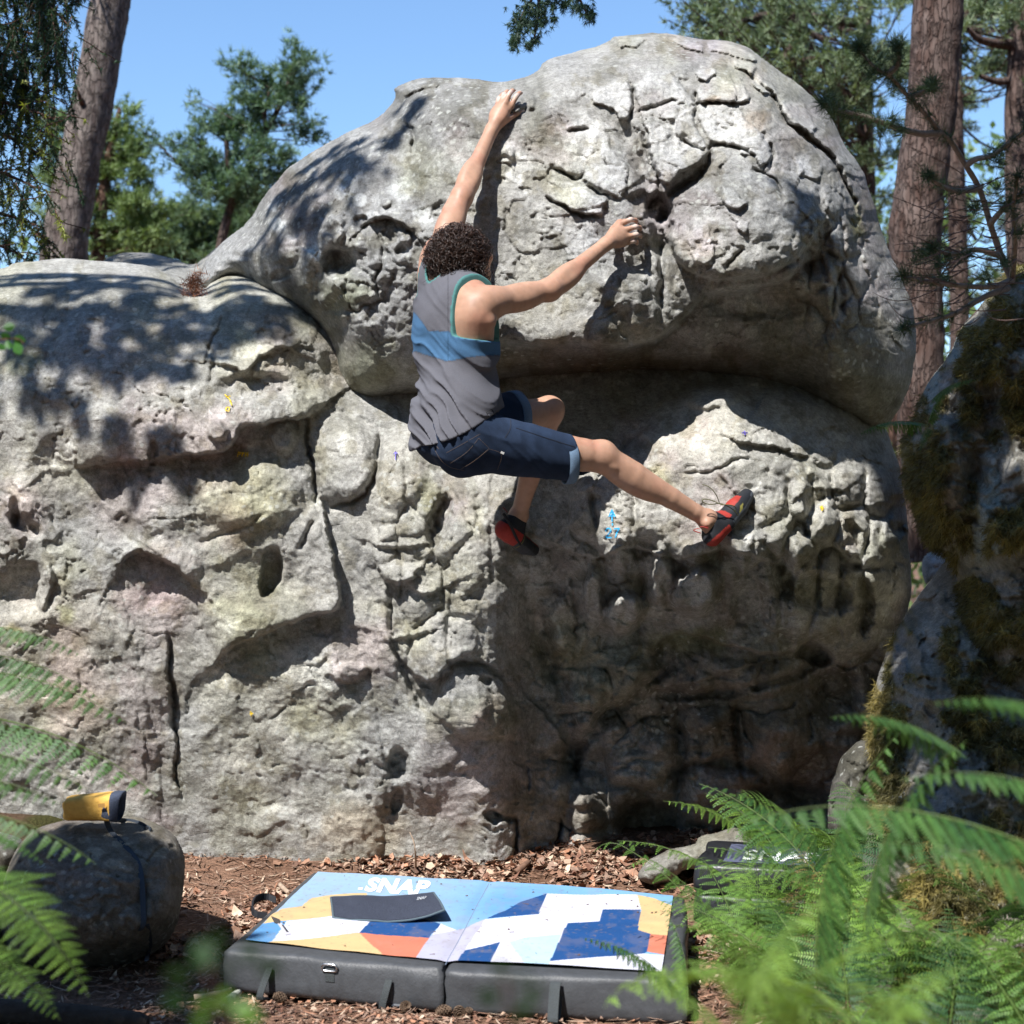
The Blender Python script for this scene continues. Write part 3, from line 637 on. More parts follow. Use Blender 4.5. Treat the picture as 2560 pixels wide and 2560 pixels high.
def mossify(r, U, V, seed, amt=.5, bias=0.0):
    m = smooth01((fbm(U, V, 110, 5, seed, .6) + bias) * 3.2)
    tex = fbm(U, V, 10, 3, seed + 5, .7)
    r.D -= m * (.034 + .034 * tex + .030 * fbm(U, V, 30, 3, seed + 7))
    g = np.empty(U.shape + (3,), np.float32)
    k = smooth01(.5 + fbm(U, V, 60, 3, seed + 9) * 1.4)[..., None]
    g[:] = np.array((.10, .088, .022)) * (1 - k) + np.array((.23, .18, .045)) * k
    g *= (1 + .55 * tex)[..., None]
    m = m[..., None] * .92
    r.C = r.C * (1 - m) + g * m
def m1(r, U, V):
    r.crack([(2330,1000),(2400,1060),(2440,1200),(2430,1400)], 26, .08); r.crack([(2500,760),(2470,900),(2480,1100)], 20, .05)
    r.blob(2350, 1150, 80, 110, -.10); r.blob(2520, 1250, 70, 160, -.08)
    mossify(r, U, V, 33, bias=.20)
    for q in ((2470,1250,40,90),(2450,1330,30,60),(2340,930,30,70),(2390,860,30,40),(2530,1000,30,40),(2540,1100,20,90)): r.stain(*q, (1.0,1.0,1.0), 0, 1)
    for q in ((2475,1240,36,80),(2450,1330,22,60),(2330,960,24,60),(2385,870,24,40),(2500,1370,20,24)):
        cx, cy, rx, ry = q; rr = np.sqrt(((U-cx)/rx)**2 + ((V-cy)/ry)**2) + .6*fbm(U, V, 22, 4, 50)
        a = smooth01((1.1-rr)*2)[..., None]; r.C = r.C*(1-a) + np.array((.30,.33,.30), np.float32)*a
mo1 = build_rock('mossy_boulder', [(2540,660),(2500,700),(2452,769),(2405,815),(2377,875),(2321,957),(2298,1004),(2280,1069),(2258,1092),(2252,1148),(2262,1213),(2290,1293),(2313,1353),(2340,1376),(2390,1400),
     (2400,1600),(2500,1800),(2760,1800),(2760,660)],
    simple_fn([2200,2400,2800],[600,900,1300,1800],[[5.3,5.2,4.9],[5.2,4.9,4.5],[5.0,4.75,4.4],[5.1,4.8,4.4]], 1.9, 35, m1, (1.0,.95,.86)), 4, .26, .5, 1.6)
tag(mo1, 'tall moss covered boulder at right, hanging over the ferns with a pine sapling on top', 'boulder')
def m2(r, U, V):
    r.crack([(2290,1800),(2330,1900),(2310,2050)], 26, .07); r.crack([(2210,1700),(2260,1800),(2280,1950)], 20, .06)
    r.blob(2360, 1950, 90, 130, -.08); r.blob(2440, 2200, 150, 120, -.08)
    mossify(r, U, V, 37, bias=.12)
    for q in ((2250,1660,20,80),(2330,1980,60,90),(2290,1830,24,60),(2400,2100,60,60),(2200,1700,16,40),(2360,2120,30,26)):
        cx, cy, rx, ry = q; rr = np.sqrt(((U-cx)/rx)**2 + ((V-cy)/ry)**2) + .6*fbm(U, V, 26, 4, 52)
        a = smooth01((1.1-rr)*2)[..., None]; r.C = r.C*(1-a) + np.array((.27,.26,.24), np.float32)*a
mo2 = build_rock('mossy_boulder', [(2420,1360),(2359,1404),(2312,1465),(2265,1535),(2238,1577),(2205,1651),(2184,1720),(2172,1800),(2172,1870),(2186,1921),(2180,2000),(2150,2200),(2120,2400),(2090,2700),(2760,2700),(2760,1360)],
    simple_fn([2050,2250,2450,2800],[1350,1600,2000,2400,2700],[[5.6,5.4,5.3,5.3],[5.4,5.1,5.0,5.0],[5.0,4.75,4.55,4.4],[4.6,4.3,4.1,3.9],[4.3,4.0,3.7,3.5]], 1.9, 38, m2, (1.02,.96,.88)), 4.5, .26, .5, 1.5)
tag(mo2, 'lower mossy boulder bulging out behind the bracken at the right edge', 'boulder')

def fl(r, U, V):
    r.plate([(60,2180),(200,2120),(420,2130),(440,2260),(360,2360),(120,2380)], .06, 50); r.D += .03 * fbm(U, V, 150, 3, 71)
    r.stain(240, 2130, 130, 50, (1.0,1.0,.9), .5, 1)
    for q in ((240,2130,26,10),(290,2160,24,12),(255,2185,20,10),(186,2210,16,10),(300,2110,20,8),(150,2180,14,8),(210,2100,16,8),(400,2130,20,14),(320,2170,12,9)): r.stain(*q, (1.9,1.95,1.9), .7, 3, 4)
    r.crack([(330,2110),(350,2200),(360,2330)], 14, .012); r.blob(426, 2118, 8, 5, .02)
fb = build_rock('low_boulder', [(10,2190),(50,2100),(110,2056),(233,2046),(340,2040),(392,2054),(446,2092),(464,2150),(455,2250),(442,2325),(400,2380),(330,2412),(240,2428),(120,2432),(20,2430),(-10,2300)],
    simple_fn([20,250,480],[2030,2150,2300,2440],[[5.1,5.1,5.1],[4.86,4.82,4.9],[4.78,4.72,4.86],[4.86,4.82,4.9]], .8, 47, fl, (.60,.55,.49)), 4, .12, .22, .34)
tag(fb, 'low rounded dark boulder in front of the wall with the chalk bag on top', 'boulder')
fb2 = build_rock('low_boulder', [(-260,2140),(-100,2080),(0,2078),(66,2096),(60,2150),(20,2210),(20,2290),(0,2430),(-80,2460),(-260,2450)],
    simple_fn([-200,100],[2080,2450],[[5.2,5.2],[4.7,4.8]], .5, 52, None, (.5,.48,.44)), 5, .12, .2, .4)
tag(fb2, 'dark rock at the left edge behind the fern, cracked off beside the chalk bag boulder', 'boulder')
st1 = build_rock('pale_stone', [(1592,2196),(1606,2160),(1660,2128),(1740,2112),(1745,2090),(1800,2082),(1830,2066),(1862,2074),(1880,2110),(1930,2140),(1930,2200),(1840,2215),(1720,2160),(1680,2200),(1640,2216)],
    simple_fn([1590,1930],[2060,2220],[[5.95,5.9],[5.75,5.8]], .7, 56, None, (.72,.70,.66)), 4, .08, .14, .3)
tag(st1, 'pale stone at the wall foot just right of the pad behind the ferns', 'stone')
st2 = build_rock('pale_stone', [(2080,1960),(2100,1890),(2150,1850),(2200,1850),(2210,1960),(2180,2060),(2100,2110),(2062,2070)],
    simple_fn([2040,2220],[1820,2100],[[5.9,5.9],[5.6,5.6]], 2.2, 58, None, (.36,.34,.31)), 5, .1, .16, .4)
tag(st2, 'grey stone wedged between the shaded hollow and the lower mossy boulder', 'stone')
st3 = build_rock('pale_stone', [(2300,1400),(2330,1375),(2380,1375),(2400,1400),(2390,1450),(2310,1470)],
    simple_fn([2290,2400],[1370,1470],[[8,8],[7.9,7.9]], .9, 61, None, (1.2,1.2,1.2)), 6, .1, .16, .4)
tag(st3, 'small sunlit stone seen through the gap between the two mossy boulders', 'stone')
print('rocks', round(time.time() - T0, 1))

# ================================================================ ground
def ground_h(x, y):
    x = np.asarray(x, float); y = np.asarray(y, float)
    h = .035 * fbm(x * 100, y * 100, 130, 3, 3) + .012 * fbm(x * 100, y * 100, 22, 3, 6)
    pad = np.exp(-((x / .9) ** 2 + ((y - 5) / .75) ** 2) ** 2)
    h = h * (1 - .8 * pad) - .012 * pad
    h += .06 * smooth01((y - 5.9) / .7)
    return h
gx = np.concatenate([-np.geomspace(400, 3.0, 26), np.linspace(-2.9, 2.9, 170), np.geomspace(3.0, 400, 26)])
gy = np.concatenate([-np.geomspace(400, 1.0, 18), np.linspace(-.8, 7.4, 230), np.geomspace(7.6, 400, 26)])
GX, GY = np.meshgrid(gx, gy); GZ = np.where((np.abs(GX) < 3.2) & (GY > -1) & (GY < 7.6), ground_h(GX, GY), 0) - .004
n0, n1 = GX.shape; idg = np.arange(n0 * n1).reshape(n0, n1)
gf = np.stack([idg[:-1, :-1].ravel(), idg[:-1, 1:].ravel(), idg[1:, 1:].ravel(), idg[1:, :-1].ravel()], 1)
gc = np.empty((n0 * n1, 3), np.float32); kk = smooth01(.5 + fbm(GX.ravel() * 100, GY.ravel() * 100, 60, 4, 9) * 1.5)[:, None]
gc[:] = np.array((.15, .085, .055)) * kk + np.array((.21, .125, .085)) * (1 - kk)
gm = plain('needle earth', (.2, .1, .07), .95, .35, 60, 1.0, 90, True, .1, bdist=.02)
tag(link('forest_floor', np_mesh('forest_floor', np.stack([GX.ravel(), GY.ravel(), GZ.ravel()], 1), gf, gc), gm), kind='structure')

# leaf litter: thousands of curled bark chips and dead leaves
def litter(name, n, area, smin, smax, mat, palette, thin=False, seed=1, dens=None):
    R = np.random.RandomState(seed)
    x = R.uniform(area[0], area[1], n * 3); y = R.uniform(area[2], area[3], n * 3)
    if dens is not None:
        k = R.rand(n * 3) < dens(x, y); x, y = x[k][:n], y[k][:n]
    else: x, y = x[:n], y[:n]
    n = len(x); s = R.uniform(smin, smax, n); a = R.uniform(0, 6.283, n)
    z = ground_h(x, y) + R.uniform(.001, .014, n)
    asp = R.uniform(.07, .12, n) if thin else R.uniform(.45, .9, n)
    # outline of a chip: 6 points round, lifted by a curl
    ang = np.linspace(0, 2 * np.pi, 7)[:-1]
    rr = R.uniform(.75, 1.15, (n, 6)) if not thin else np.ones((n, 6))
    lx = np.cos(ang)[None] * s[:, None] * .5 * rr; ly = np.sin(ang)[None] * (s * asp)[:, None] * .5 * rr
    curl = R.uniform(-.5, .9, n)[:, None] * (lx ** 2) / s[:, None] * 2 if not thin else R.uniform(-.1, .3, n)[:, None] * (lx ** 2) / s[:, None]
    tx, ty = R.normal(0, .32, n)[:, None], R.normal(0, .32, n)[:, None]
    if thin: tx, ty = tx * .3, ty * .3
    lz = curl + lx * tx + ly * ty
    ca, sa = np.cos(a)[:, None], np.sin(a)[:, None]
    V = np.stack([x[:, None] + lx * ca - ly * sa, y[:, None] + lx * sa + ly * ca, z[:, None] + lz], 2).reshape(-1, 3)
    b = np.arange(n)[:, None] * 6
    F = np.concatenate([b + np.array([[0, 1, 5]]), b + np.array([[1, 2, 5]]), b + np.array([[2, 4, 5]]), b + np.array([[2, 3, 4]])])
    pal = np.array(palette, np.float32); c = pal[R.randint(0, len(pal), n)] * R.uniform(.75, 1.25, (n, 1))
    return tag(link(name, np_mesh(name, V, F, np.repeat(c, 6, 0), smooth=False), mat), kind='stuff')
leaf_m = plain('dead leaf', (.2, .1, .06), .8, .2, 120, .3, 200, True, .2)
PAL = [(.34,.195,.13),(.27,.15,.10),(.20,.11,.075),(.42,.29,.21),(.16,.08,.055),(.30,.20,.15),(.36,.18,.11),(.24,.16,.12),(.12,.07,.05),(.50,.38,.28)]
clump = lambda x, y: smooth01(.55 + 1.6 * fbm(x * 100, y * 100, 36, 3, 12))
litter('leaf_litter', 9000, (-1.9, 1.9, 4.9, 6.75), .010, .026, leaf_m, PAL, seed=3, dens=clump)
litter('leaf_litter', 5500, (-1.9, 1.9, 5.0, 6.75), .026, .055, leaf_m, PAL, seed=7, dens=clump)
litter('leaf_litter', 7000, (-1.6, 1.5, 3.2, 4.9), .008, .022, leaf_m, PAL, seed=4, dens=clump)
litter('pine_needle_litter', 16000, (-1.7, 1.6, 3.2, 6.7), .03, .075, leaf_m, PAL, thin=True, seed=5)
print('ground', round(time.time() - T0, 1))
# ================================================================ the climber (distance fields turned into smooth skins)
class Field:
    def __init__(s, lo, hi, h):
        s.lo = np.array(lo, float); s.h = h; s.n = np.ceil((np.array(hi) - s.lo) / h).astype(int) + 1
        s.a = np.full(tuple(s.n), .5, np.float32)
    def sl(s, c0, c1, pad):
        i0 = np.clip(((c0 - pad - s.lo) / s.h).astype(int), 0, s.n); i1 = np.clip(((c1 + pad - s.lo) / s.h).astype(int) + 2, 0, s.n)
        k = tuple(slice(a, b) for a, b in zip(i0, i1))
        g = [((np.arange(a, b) * s.h) + o).astype(np.float32) for a, b, o in zip(i0, i1, s.lo)]
        return k, g[0][:, None, None], g[1][None, :, None], g[2][None, None, :]
    def put(s, k, d, sm, op='u'):
        a = s.a[k]
        if op == 'u':
            if sm > 0:
                h = np.clip(.5 + .5 * (a - d) / sm, 0, 1); s.a[k] = a * (1 - h) + d * h - sm * h * (1 - h)
            else: s.a[k] = np.minimum(a, d)
        else:
            d = -d
            if sm > 0:
                h = np.clip(.5 - .5 * (a - d) / sm, 0, 1); s.a[k] = a * (1 - h) + d * h + sm * h * (1 - h)
            else: s.a[k] = np.maximum(a, d)
    def cone(s, a, b, ra, rb, sm=.02, op='u'):
        a = np.array(a, float); b = np.array(b, float); m = max(ra, rb)
        k, x, y, z = s.sl(np.minimum(a, b) - m, np.maximum(a, b) + m, .05 + sm)
        e = b - a; L = e @ e + 1e-9
        t = np.clip(((x - a[0]) * e[0] + (y - a[1]) * e[1] + (z - a[2]) * e[2]) / L, 0, 1)
        d = np.sqrt((x - a[0] - e[0] * t) ** 2 + (y - a[1] - e[1] * t) ** 2 + (z - a[2] - e[2] * t) ** 2) - (ra + (rb - ra) * t)
        s.put(k, d, sm, op)
    def chain(s, pts, rs, sm=.02, op='u'):
        for i in range(len(pts) - 1): s.cone(pts[i], pts[i + 1], rs[i], rs[i + 1], sm if i == 0 else .005, op)
    def ell(s, c, ax, r, sm=.02, op='u'):
        c = np.array(c, float); m = max(r)
        a0 = np.array(ax[0], float); a0 /= np.linalg.norm(a0)
        a1 = np.array(ax[1], float); a1 = a1 - a0 * (a1 @ a0); a1 /= np.linalg.norm(a1); ax = [a0, a1, np.cross(a0, a1)]
        k, x, y, z = s.sl(c - m, c + m, .05 + sm)
        q = [((x - c[0]) * v[0] + (y - c[1]) * v[1] + (z - c[2]) * v[2]) / rr for v, rr in zip(ax, r)]
        k0 = np.sqrt(q[0] ** 2 + q[1] ** 2 + q[2] ** 2); k1 = np.sqrt((q[0] / r[0]) ** 2 + (q[1] / r[1]) ** 2 + (q[2] / r[2]) ** 2) + 1e-6
        s.put(k, (k0 * (k0 - 1) / k1).astype(np.float32), sm, op)
    def grid(s):
        return [(np.arange(n) * s.h + o).astype(np.float32).reshape([-1 if i == j else 1 for j in range(3)]) for i, (n, o) in enumerate(zip(s.n, s.lo))]
    def mesh(s, name, colfn=None, disp=None):
        a = s.a; ins = a < 0
        c = ins[:-1, :-1, :-1].astype(np.int8)
        for dx in (0, 1):
            for dy in (0, 1):
                for dz in (0, 1):
                    if dx + dy + dz: c = c + ins[dx:a.shape[0] - 1 + dx, dy:a.shape[1] - 1 + dy, dz:a.shape[2] - 1 + dz]
        act = (c > 0) & (c < 8); I = np.argwhere(act); idx = np.full(act.shape, -1, np.int64); idx[act] = np.arange(len(I))
        acc = np.zeros((len(I), 3)); cnt = np.zeros(len(I))
        corners = [(i, j, k) for i in (0, 1) for j in (0, 1) for k in (0, 1)]
        for p in corners:
            for ax in range(3):
                if p[ax]: continue
                q = list(p); q[ax] = 1
                va = a[I[:, 0] + p[0], I[:, 1] + p[1], I[:, 2] + p[2]]; vb = a[I[:, 0] + q[0], I[:, 1] + q[1], I[:, 2] + q[2]]
                m = (va < 0) != (vb < 0); t = va[m] / (va[m] - vb[m])
                pt = np.tile(np.array(p, float), (m.sum(), 1)); pt[:, ax] = t
                acc[m] += pt; cnt[m] += 1
        v = (I + acc / cnt[:, None]) * s.h + s.lo
        F = []
        for ax in range(3):
            b, c_ = (ax + 1) % 3, (ax + 2) % 3
            A = [slice(1, -1)] * 3; B = [slice(1, -1)] * 3; A[ax] = slice(0, -1); B[ax] = slice(1, None)
            sa = ins[tuple(A)]; sb = ins[tuple(B)]; E = np.argwhere(sa != sb); 
            off = np.ones(3, int); off[ax] = 0; E = E + off
            fl_ = ins[E[:, 0], E[:, 1], E[:, 2]]
            def cell(db, dc):
                e = E.copy(); e[:, b] -= db; e[:, c_] -= dc; return idx[e[:, 0], e[:, 1], e[:, 2]]
            f = np.stack([cell(1, 1), cell(0, 1), cell(0, 0), cell(1, 0)], 1)
            f[~fl_] = f[~fl_][:, ::-1]; F.append(f)
        F = np.concatenate(F); F = F[(F >= 0).all(1)]
        if disp is not None: v = disp(v)
        return np_mesh(name, v, F, colfn(v) if colfn else None)

def A(u, v, d): return np.array(P(u, v, d))
def lerp(a, b, t): return a * (1 - t) + b * t
def unit(v): v = np.array(v, float); return v / np.linalg.norm(v)
shL, elL, wrL = A(1092,655,5.58), A(1155,492,5.73), A(1228,327,5.91)
shR, elR, wrR = A(1206,762,5.35), A(1375,724,5.49), A(1516,609,5.655)
neck = A(1143,718,5.48); pel = A(1145,1068,5.45); head = A(1160,642,5.53)
hipR, knR, anR = A(1194,1104,5.37), A(1503,1143,5.50), A(1768,1298,5.63)
hipL, knL, anL = A(1120,1080,5.50), A(1370,1030,5.71), A(1297,1288,5.88)
rV = unit([.63, -.777, 0]); fV = unit([.777, .63, 0]); uV = np.array([0, 0, 1.]); spine = unit(neck - pel)
rS = unit(shR - shL); fS = unit(np.cross(spine, rS)); 

CAMO = np.array([0, 0, CAMZ])
HANDS = {
 'L': dict(w=wrL, mcp=[A(1241,272,5.97),A(1251,263,5.96),A(1263,258,5.95),A(1278,265,5.96)], pip=[A(1246,248,5.975),A(1259,238,5.965),A(1275,233,5.96),A(1291,241,5.965)],
           tip=[A(1262,233,6.04),A(1276,225,6.04),A(1290,221,6.04),A(1303,232,6.03)], th=[A(1247,312,5.945),A(1270,297,5.955),A(1290,285,5.985),A(1308,278,6.02)]),
 'R': dict(w=wrR, mcp=[A(1558,610,5.64),A(1563,593,5.635),A(1560,576,5.635),A(1550,560,5.645)], pip=[A(1583,603,5.645),A(1591,586,5.64),A(1589,567,5.64),A(1577,549,5.65)],
           tip=[A(1593,610,5.72),A(1602,593,5.72),A(1602,574,5.72),A(1593,556,5.72)], th=[A(1524,590,5.66),A(1533,572,5.68),A(1547,556,5.70),A(1563,548,5.73)])}
for _k, _d in (('L', -.015), ('R', .075)):
    for _q in ('mcp', 'pip', 'tip', 'th'): HANDS[_k][_q] = [CAMO + (p - CAMO) * ((p[1] + _d) / p[1]) for p in HANDS[_k][_q]]
def torso(F, g=0.0, s=.05):
    F.ell(lerp(neck, pel, .34), [rS * .5 + rV * .5, fV, spine], [.152 + g, .108 + g, .20 + g], s)
    F.ell(lerp(neck, pel, .14) - fV * .012, [rS, fV, spine], [.155 + g, .078 + g, .11 + g], s)
    F.ell(lerp(neck, pel, .66), [rV, fV, spine], [.135 + g, .098 + g, .18 + g], s)
    F.ell(lerp(neck, pel, .97), [rV, fV, spine], [.155 + g, .112 + g, .12 + g], s)
def butt(F, g=0.0):
    F.ell(hipR - fV * .046 - rV * .03 + np.array([0, 0, -.012]), [rV, fV, uV], [.088 + g, .095 + g, .105 + g], .04)
    F.ell(hipL - fV * .040 + rV * .03 + np.array([0, 0, -.012]), [rV, fV, uV], [.088 + g, .095 + g, .105 + g], .04)

B = Field((-.50, 5.08, 1.22), (.92, 6.24, 3.06), .0052)
torso(B)
butt(B)
# shoulder blades, lats, traps
B.ell(lerp(neck, shR, .62) - fV * .055 - spine * .06, [rS, fV, spine], [.075, .032, .085], .03)
B.ell(lerp(neck, shL, .55) - fV * .045 - spine * .05, [rS, fV, spine], [.07, .03, .085], .03)
B.cone(shR - spine * .05 - fV * .02, lerp(neck, pel, .52) + rV * .085, .05, .05, .05)
B.cone(shL - spine * .05 - fV * .02, lerp(neck, pel, .50) - rV * .085, .05, .05, .05)
B.cone(neck, shR, .05, .052, .045); B.cone(neck, shL, .05, .052, .045)
B.cone(neck - fV * .02, head - uV * .07 - fV * .015, .058, .054, .03); B.cone(neck, head - fV * .01, .05, .05, .03)
# arms
def arm(sh, el, wr, ob, dn):
    d = unit(el - sh); e = unit(wr - el)
    B.ell(sh + d * .028 + ob * .008, [d, np.cross(d, ob), ob], [.080, .056, .056], .018)                # deltoid
    B.cone(sh, el, .048, .037, .03)
    B.ell(lerp(sh, el, .52) + dn * .014, [d, np.cross(d, dn), dn], [.105, .041, .040], .010)             # biceps / triceps
    B.ell(lerp(sh, el, .55) - dn * .012, [d, np.cross(d, dn), dn], [.10, .038, .035], .010)
    B.ell(el, [e, np.cross(e, ob), ob], [.045, .037, .035], .02)
    B.cone(el, wr, .036, .0245, .02)
    B.ell(lerp(el, wr, .27) + dn * .015, [e, np.cross(e, dn), dn], [.100, .036, .031], .009)             # forearm bellies
    B.ell(lerp(el, wr, .22) - dn * .014, [e, np.cross(e, dn), dn], [.095, .034, .029], .009)
    B.ell(wr, [e, np.cross(e, ob), ob], [.035, .0285, .021], .015)
    B.cone(lerp(sh, el, .74) + ob * .023 + dn * .014, lerp(el, wr, .46) + ob * .019, .020, .013, .005)   # long ridge over the elbow
    B.cone(lerp(el, wr, .1) + ob * .020 - dn * .012, lerp(el, wr, .8) + ob * .012 - dn * .006, .012, .008, .006)
    B.cone(lerp(sh, el, .22) + ob * .030 - dn * .014, lerp(sh, el, .70) + ob * .024 - dn * .016, .021, .013, .005)   # back of the upper arm
    B.cone(lerp(el, wr, .55) + ob * .012 + dn * .006, wr + ob * .012, .007, .006, .004)
arm(shL, elL, wrL, -fV, unit([-.9, 0, .35])); arm(shR, elR, wrR, -fV, unit([.35, 0, -.9]))
for h in HANDS.values():
    w = h['w']; mid = (h['mcp'][1] + h['mcp'][2]) / 2
    for i, (m, p, t) in enumerate(zip(h['mcp'], h['pip'], h['tip'])):
        r = (.0085, .0093, .0098, .0096)[i]
        B.cone(lerp(w, m, .12), m, .0165, .0115, .014)
        B.cone(m, p, r + .0012, r, .004); dip = lerp(p, t, .52) + unit(p - m) * .006
        B.cone(p, dip, r, r * .92, .003); B.cone(dip, t, r * .9, r * .78, .003)
        B.ell(m, [unit(p - m), [0, 1, .01], np.cross(unit(p - m), [0, 1, .01])], [.012, .0125, .0115], .004)
    B.ell(lerp(w, mid, .62), [unit(mid - w), unit(h['mcp'][3] - h['mcp'][0]), [0, 1, 0]], [.045, .036, .0165], .012)
    t = h['th']; B.cone(lerp(w, t[0], .7), t[1], .017, .0125, .012); B.cone(t[1], t[2], .0115, .0105, .004); B.cone(t[2], t[3], .0105, .0085, .004)
# head: looks up and right towards the rock
hf = unit([.62, .70, .33]); hr = unit(np.cross(hf, uV)); hu = np.cross(hr, hf)
B.ell(head + hu * .012 - hf * .01, [hr, hf, hu], [.076, .096, .088], .02); B.ell(head + hf * .035 - hu * .03, [hr, hf, hu], [.062, .062, .088], .03)
B.ell(head + hf * .062 - hu * .088, [hr, hf, hu], [.034, .028, .024], .03)                              # chin
B.cone(head - hu * .07 + hr * .045 - hf * .01, head + hf * .055 - hu * .09 + hr * .015, .016, .016, .025); B.cone(head - hu * .07 - hr * .045 - hf * .01, head + hf * .055 - hu * .09 - hr * .015, .016, .016, .025)
B.ell(head + hf * .083 + hu * .028, [hr, hf, hu], [.045, .012, .012], .015)                             # brow
B.cone(head + hf * .086 + hu * .012, head + hf * .108 - hu * .026, .008, .012, .008)                      # nose
for s_ in (1, -1):
    B.ell(head + hf * .084 + hr * s_ * .032 + hu * .008, [hr, hf, hu], [.016, .012, .009], .006, 's')   # eye socket
    B.ell(head + hf * .076 + hr * s_ * .032 + hu * .008, [hr, hf, hu], [.0115, .0115, .0115], .002)
    B.ell(head + hf * .07 + hr * s_ * .045 - hu * .022, [hr, hf, hu], [.022, .018, .018], .02)          # cheek
    e_ = head + hr * s_ * .080 - hu * .006 - hf * .004
    B.ell(e_, [hr * s_ + hf * .3, hf, hu], [.010, .018, .031], .006); B.ell(e_ + hr * s_ * .009 + hf * .003, [hr, hf, hu], [.006, .010, .020], .003, 's')
B.ell(head + hf * .096 - hu * .052, [hr, hf, hu], [.024, .010, .006], .004); B.ell(head + hf * .094 - hu * .063, [hr, hf, hu], [.020, .010, .006], .004)
# shoulder blade edge, deltoid rim and spine furrow
B.cone(shR - spine * .02 - fV * .052 - rV * .03, lerp(neck, pel, .30) - fV * .095 + rV * .035, .018, .016, .010); B.cone(shR - fV * .045 + spine * .01, shR - fV * .055 - rV * .085 + spine * .005, .016, .014, .010)
B.cone(shR - spine * .06 + rV * .028, lerp(neck, pel, .42) + rV * .105, .030, .034, .012)
# legs
def leg(hip, kn, an, calf, cap):
    d = unit(kn - hip); e = unit(an - kn)
    B.chain([hip, lerp(hip, kn, .45), lerp(hip, kn, .85), kn], [.082, .074, .058, .053], .03)
    B.ell(kn + cap * .012, [e, cap, np.cross(e, cap)], [.05, .048, .050], .02)
    B.ell(kn + cap * .036, [d, cap, np.cross(d, cap)], [.026, .016, .024], .02)
    B.chain([kn, lerp(kn, an, .3), lerp(kn, an, .65), lerp(kn, an, .88), an], [.050, .049, .038, .031, .030], .02)
    B.ell(lerp(kn, an, .31) + calf * .020, [e, calf, np.cross(e, calf)], [.135, .043, .046], .014)
    B.ell(lerp(kn, an, .20) - calf * .026, [e, calf, np.cross(e, calf)], [.10, .022, .018], .012); B.ell(lerp(kn, an, .09) + calf * .012 - np.cross(e, calf) * np.sign(np.cross(e, calf)[1]) * .040, [e, calf, np.cross(e, calf)], [.022, .014, .012], .010)
    B.ell(an, [e, calf, np.cross(e, calf)], [.024, .034, .034], .012)
leg(hipR, knR, anR, unit([-.50, 0, -.86]), unit([.30, -.1, .9])); leg(hipL, knL, anL, unit([-.9, -.3, -.1]), unit([.75, .2, .65]))
B.ell(anR + A(1770,1310,5.60) - A(1770,1300,5.63), [[1,0,0],[0,1,0],[0,0,1]], [.018,.018,.018], .01)
SR = [A(1782,1338,5.64), A(1808,1310,5.66), A(1840,1272,5.70), A(1866,1240,5.755)]
SL = [A(1264,1324,5.85), A(1284,1344,5.88), A(1310,1364,5.94), A(1332,1374,6.01)]
B.chain([anR, SR[1], SR[2], lerp(SR[2], SR[3], .6)], [.031, .030, .026, .02], .02); B.cone(anR, SR[0], .028, .024, .02)
B.chain([anL, SL[1], SL[2], lerp(SL[2], SL[3], .5)], [.030, .028, .024, .018], .02); B.cone(anL, SL[0], .028, .024, .02)
TIPS = [t for h in HANDS.values() for t in h['tip'] + [h['th'][3]] + h['pip']]
def skin_col(v):
    c = np.empty((len(v), 3)); c[:] = (.40, .235, .160)
    n = fbm(v[:, 0] * 100 + v[:, 1] * 60, v[:, 2] * 100, 5, 3, 2)[:, None]; c *= 1 + .10 * n; c *= 1 + .10 * fbm(v[:, 0] * 100 + v[:, 1] * 60, v[:, 2] * 100, 1.3, 2, 5)[:, None]
    red = smooth01(fbm(v[:, 0] * 100, v[:, 2] * 100 + v[:, 1] * 80, 9, 2, 8) * 1.6)[:, None]; c *= 1 - red * np.array([.02, .12, .12])
    for k in (knR, elR, elL, shR):
        a = (.5 * np.exp(-(np.linalg.norm(v - k, axis=1) / .05) ** 2))[:, None]; c *= 1 - a * np.array([.03, .16, .18])
    for i, t in enumerate(TIPS):
        r = .026 if i % 9 < 5 else .017
        a = (.7 * smooth01(1.4 - np.linalg.norm(v - t, axis=1) / r))[:, None]; c = c * (1 - a) + np.array([.60, .50, .45]) * a
    return c
person = empty('person', tuple(pel), 'climber in grey and blue tank top and denim shorts hanging from the domed boulder', 'person')
M_SKIN = plain('skin', (.5, .28, .19), .5, .05, 60, .15, 260, True, .35, sss=.12, bdist=.002)
link('body', B.mesh('body', skin_col), M_SKIN, person)
print('body', round(time.time() - T0, 1))

# ---- tank top
Sh = Field((-.46, 5.10, 1.50), (.10, 5.80, 2.46), .0048)
torso(Sh, .012, .05)
Sh.ell(lerp(neck, pel, .86) - fV * .01, [rV, fV, spine], [.165, .122, .17], .05)
Sh.ell(lerp(neck, pel, 1.02) - fV * .008, [rV, fV, spine], [.162, .124, .24], .04)
butt(Sh, .020)
Sh.ell(lerp(neck, pel, .30) - rV * .02, [rS * .4 + rV * .6, fV, spine], [.172, .125, .20], .05)
Sh.ell(lerp(neck, shR, .62) - fV * .055 - spine * .06, [rS, fV, spine], [.085, .044, .095], .03)
Sh.ell(lerp(neck, shL, .55) - fV * .045 - spine * .05, [rS, fV, spine], [.082, .042, .095], .03)
Sh.cone(shL - spine * .05 - fV * .02, lerp(neck, pel, .50) - rV * .095, .064, .062, .05)
Sh.cone(shR - spine * .05 - fV * .02, lerp(neck, pel, .52) + rV * .09, .060, .060, .05)
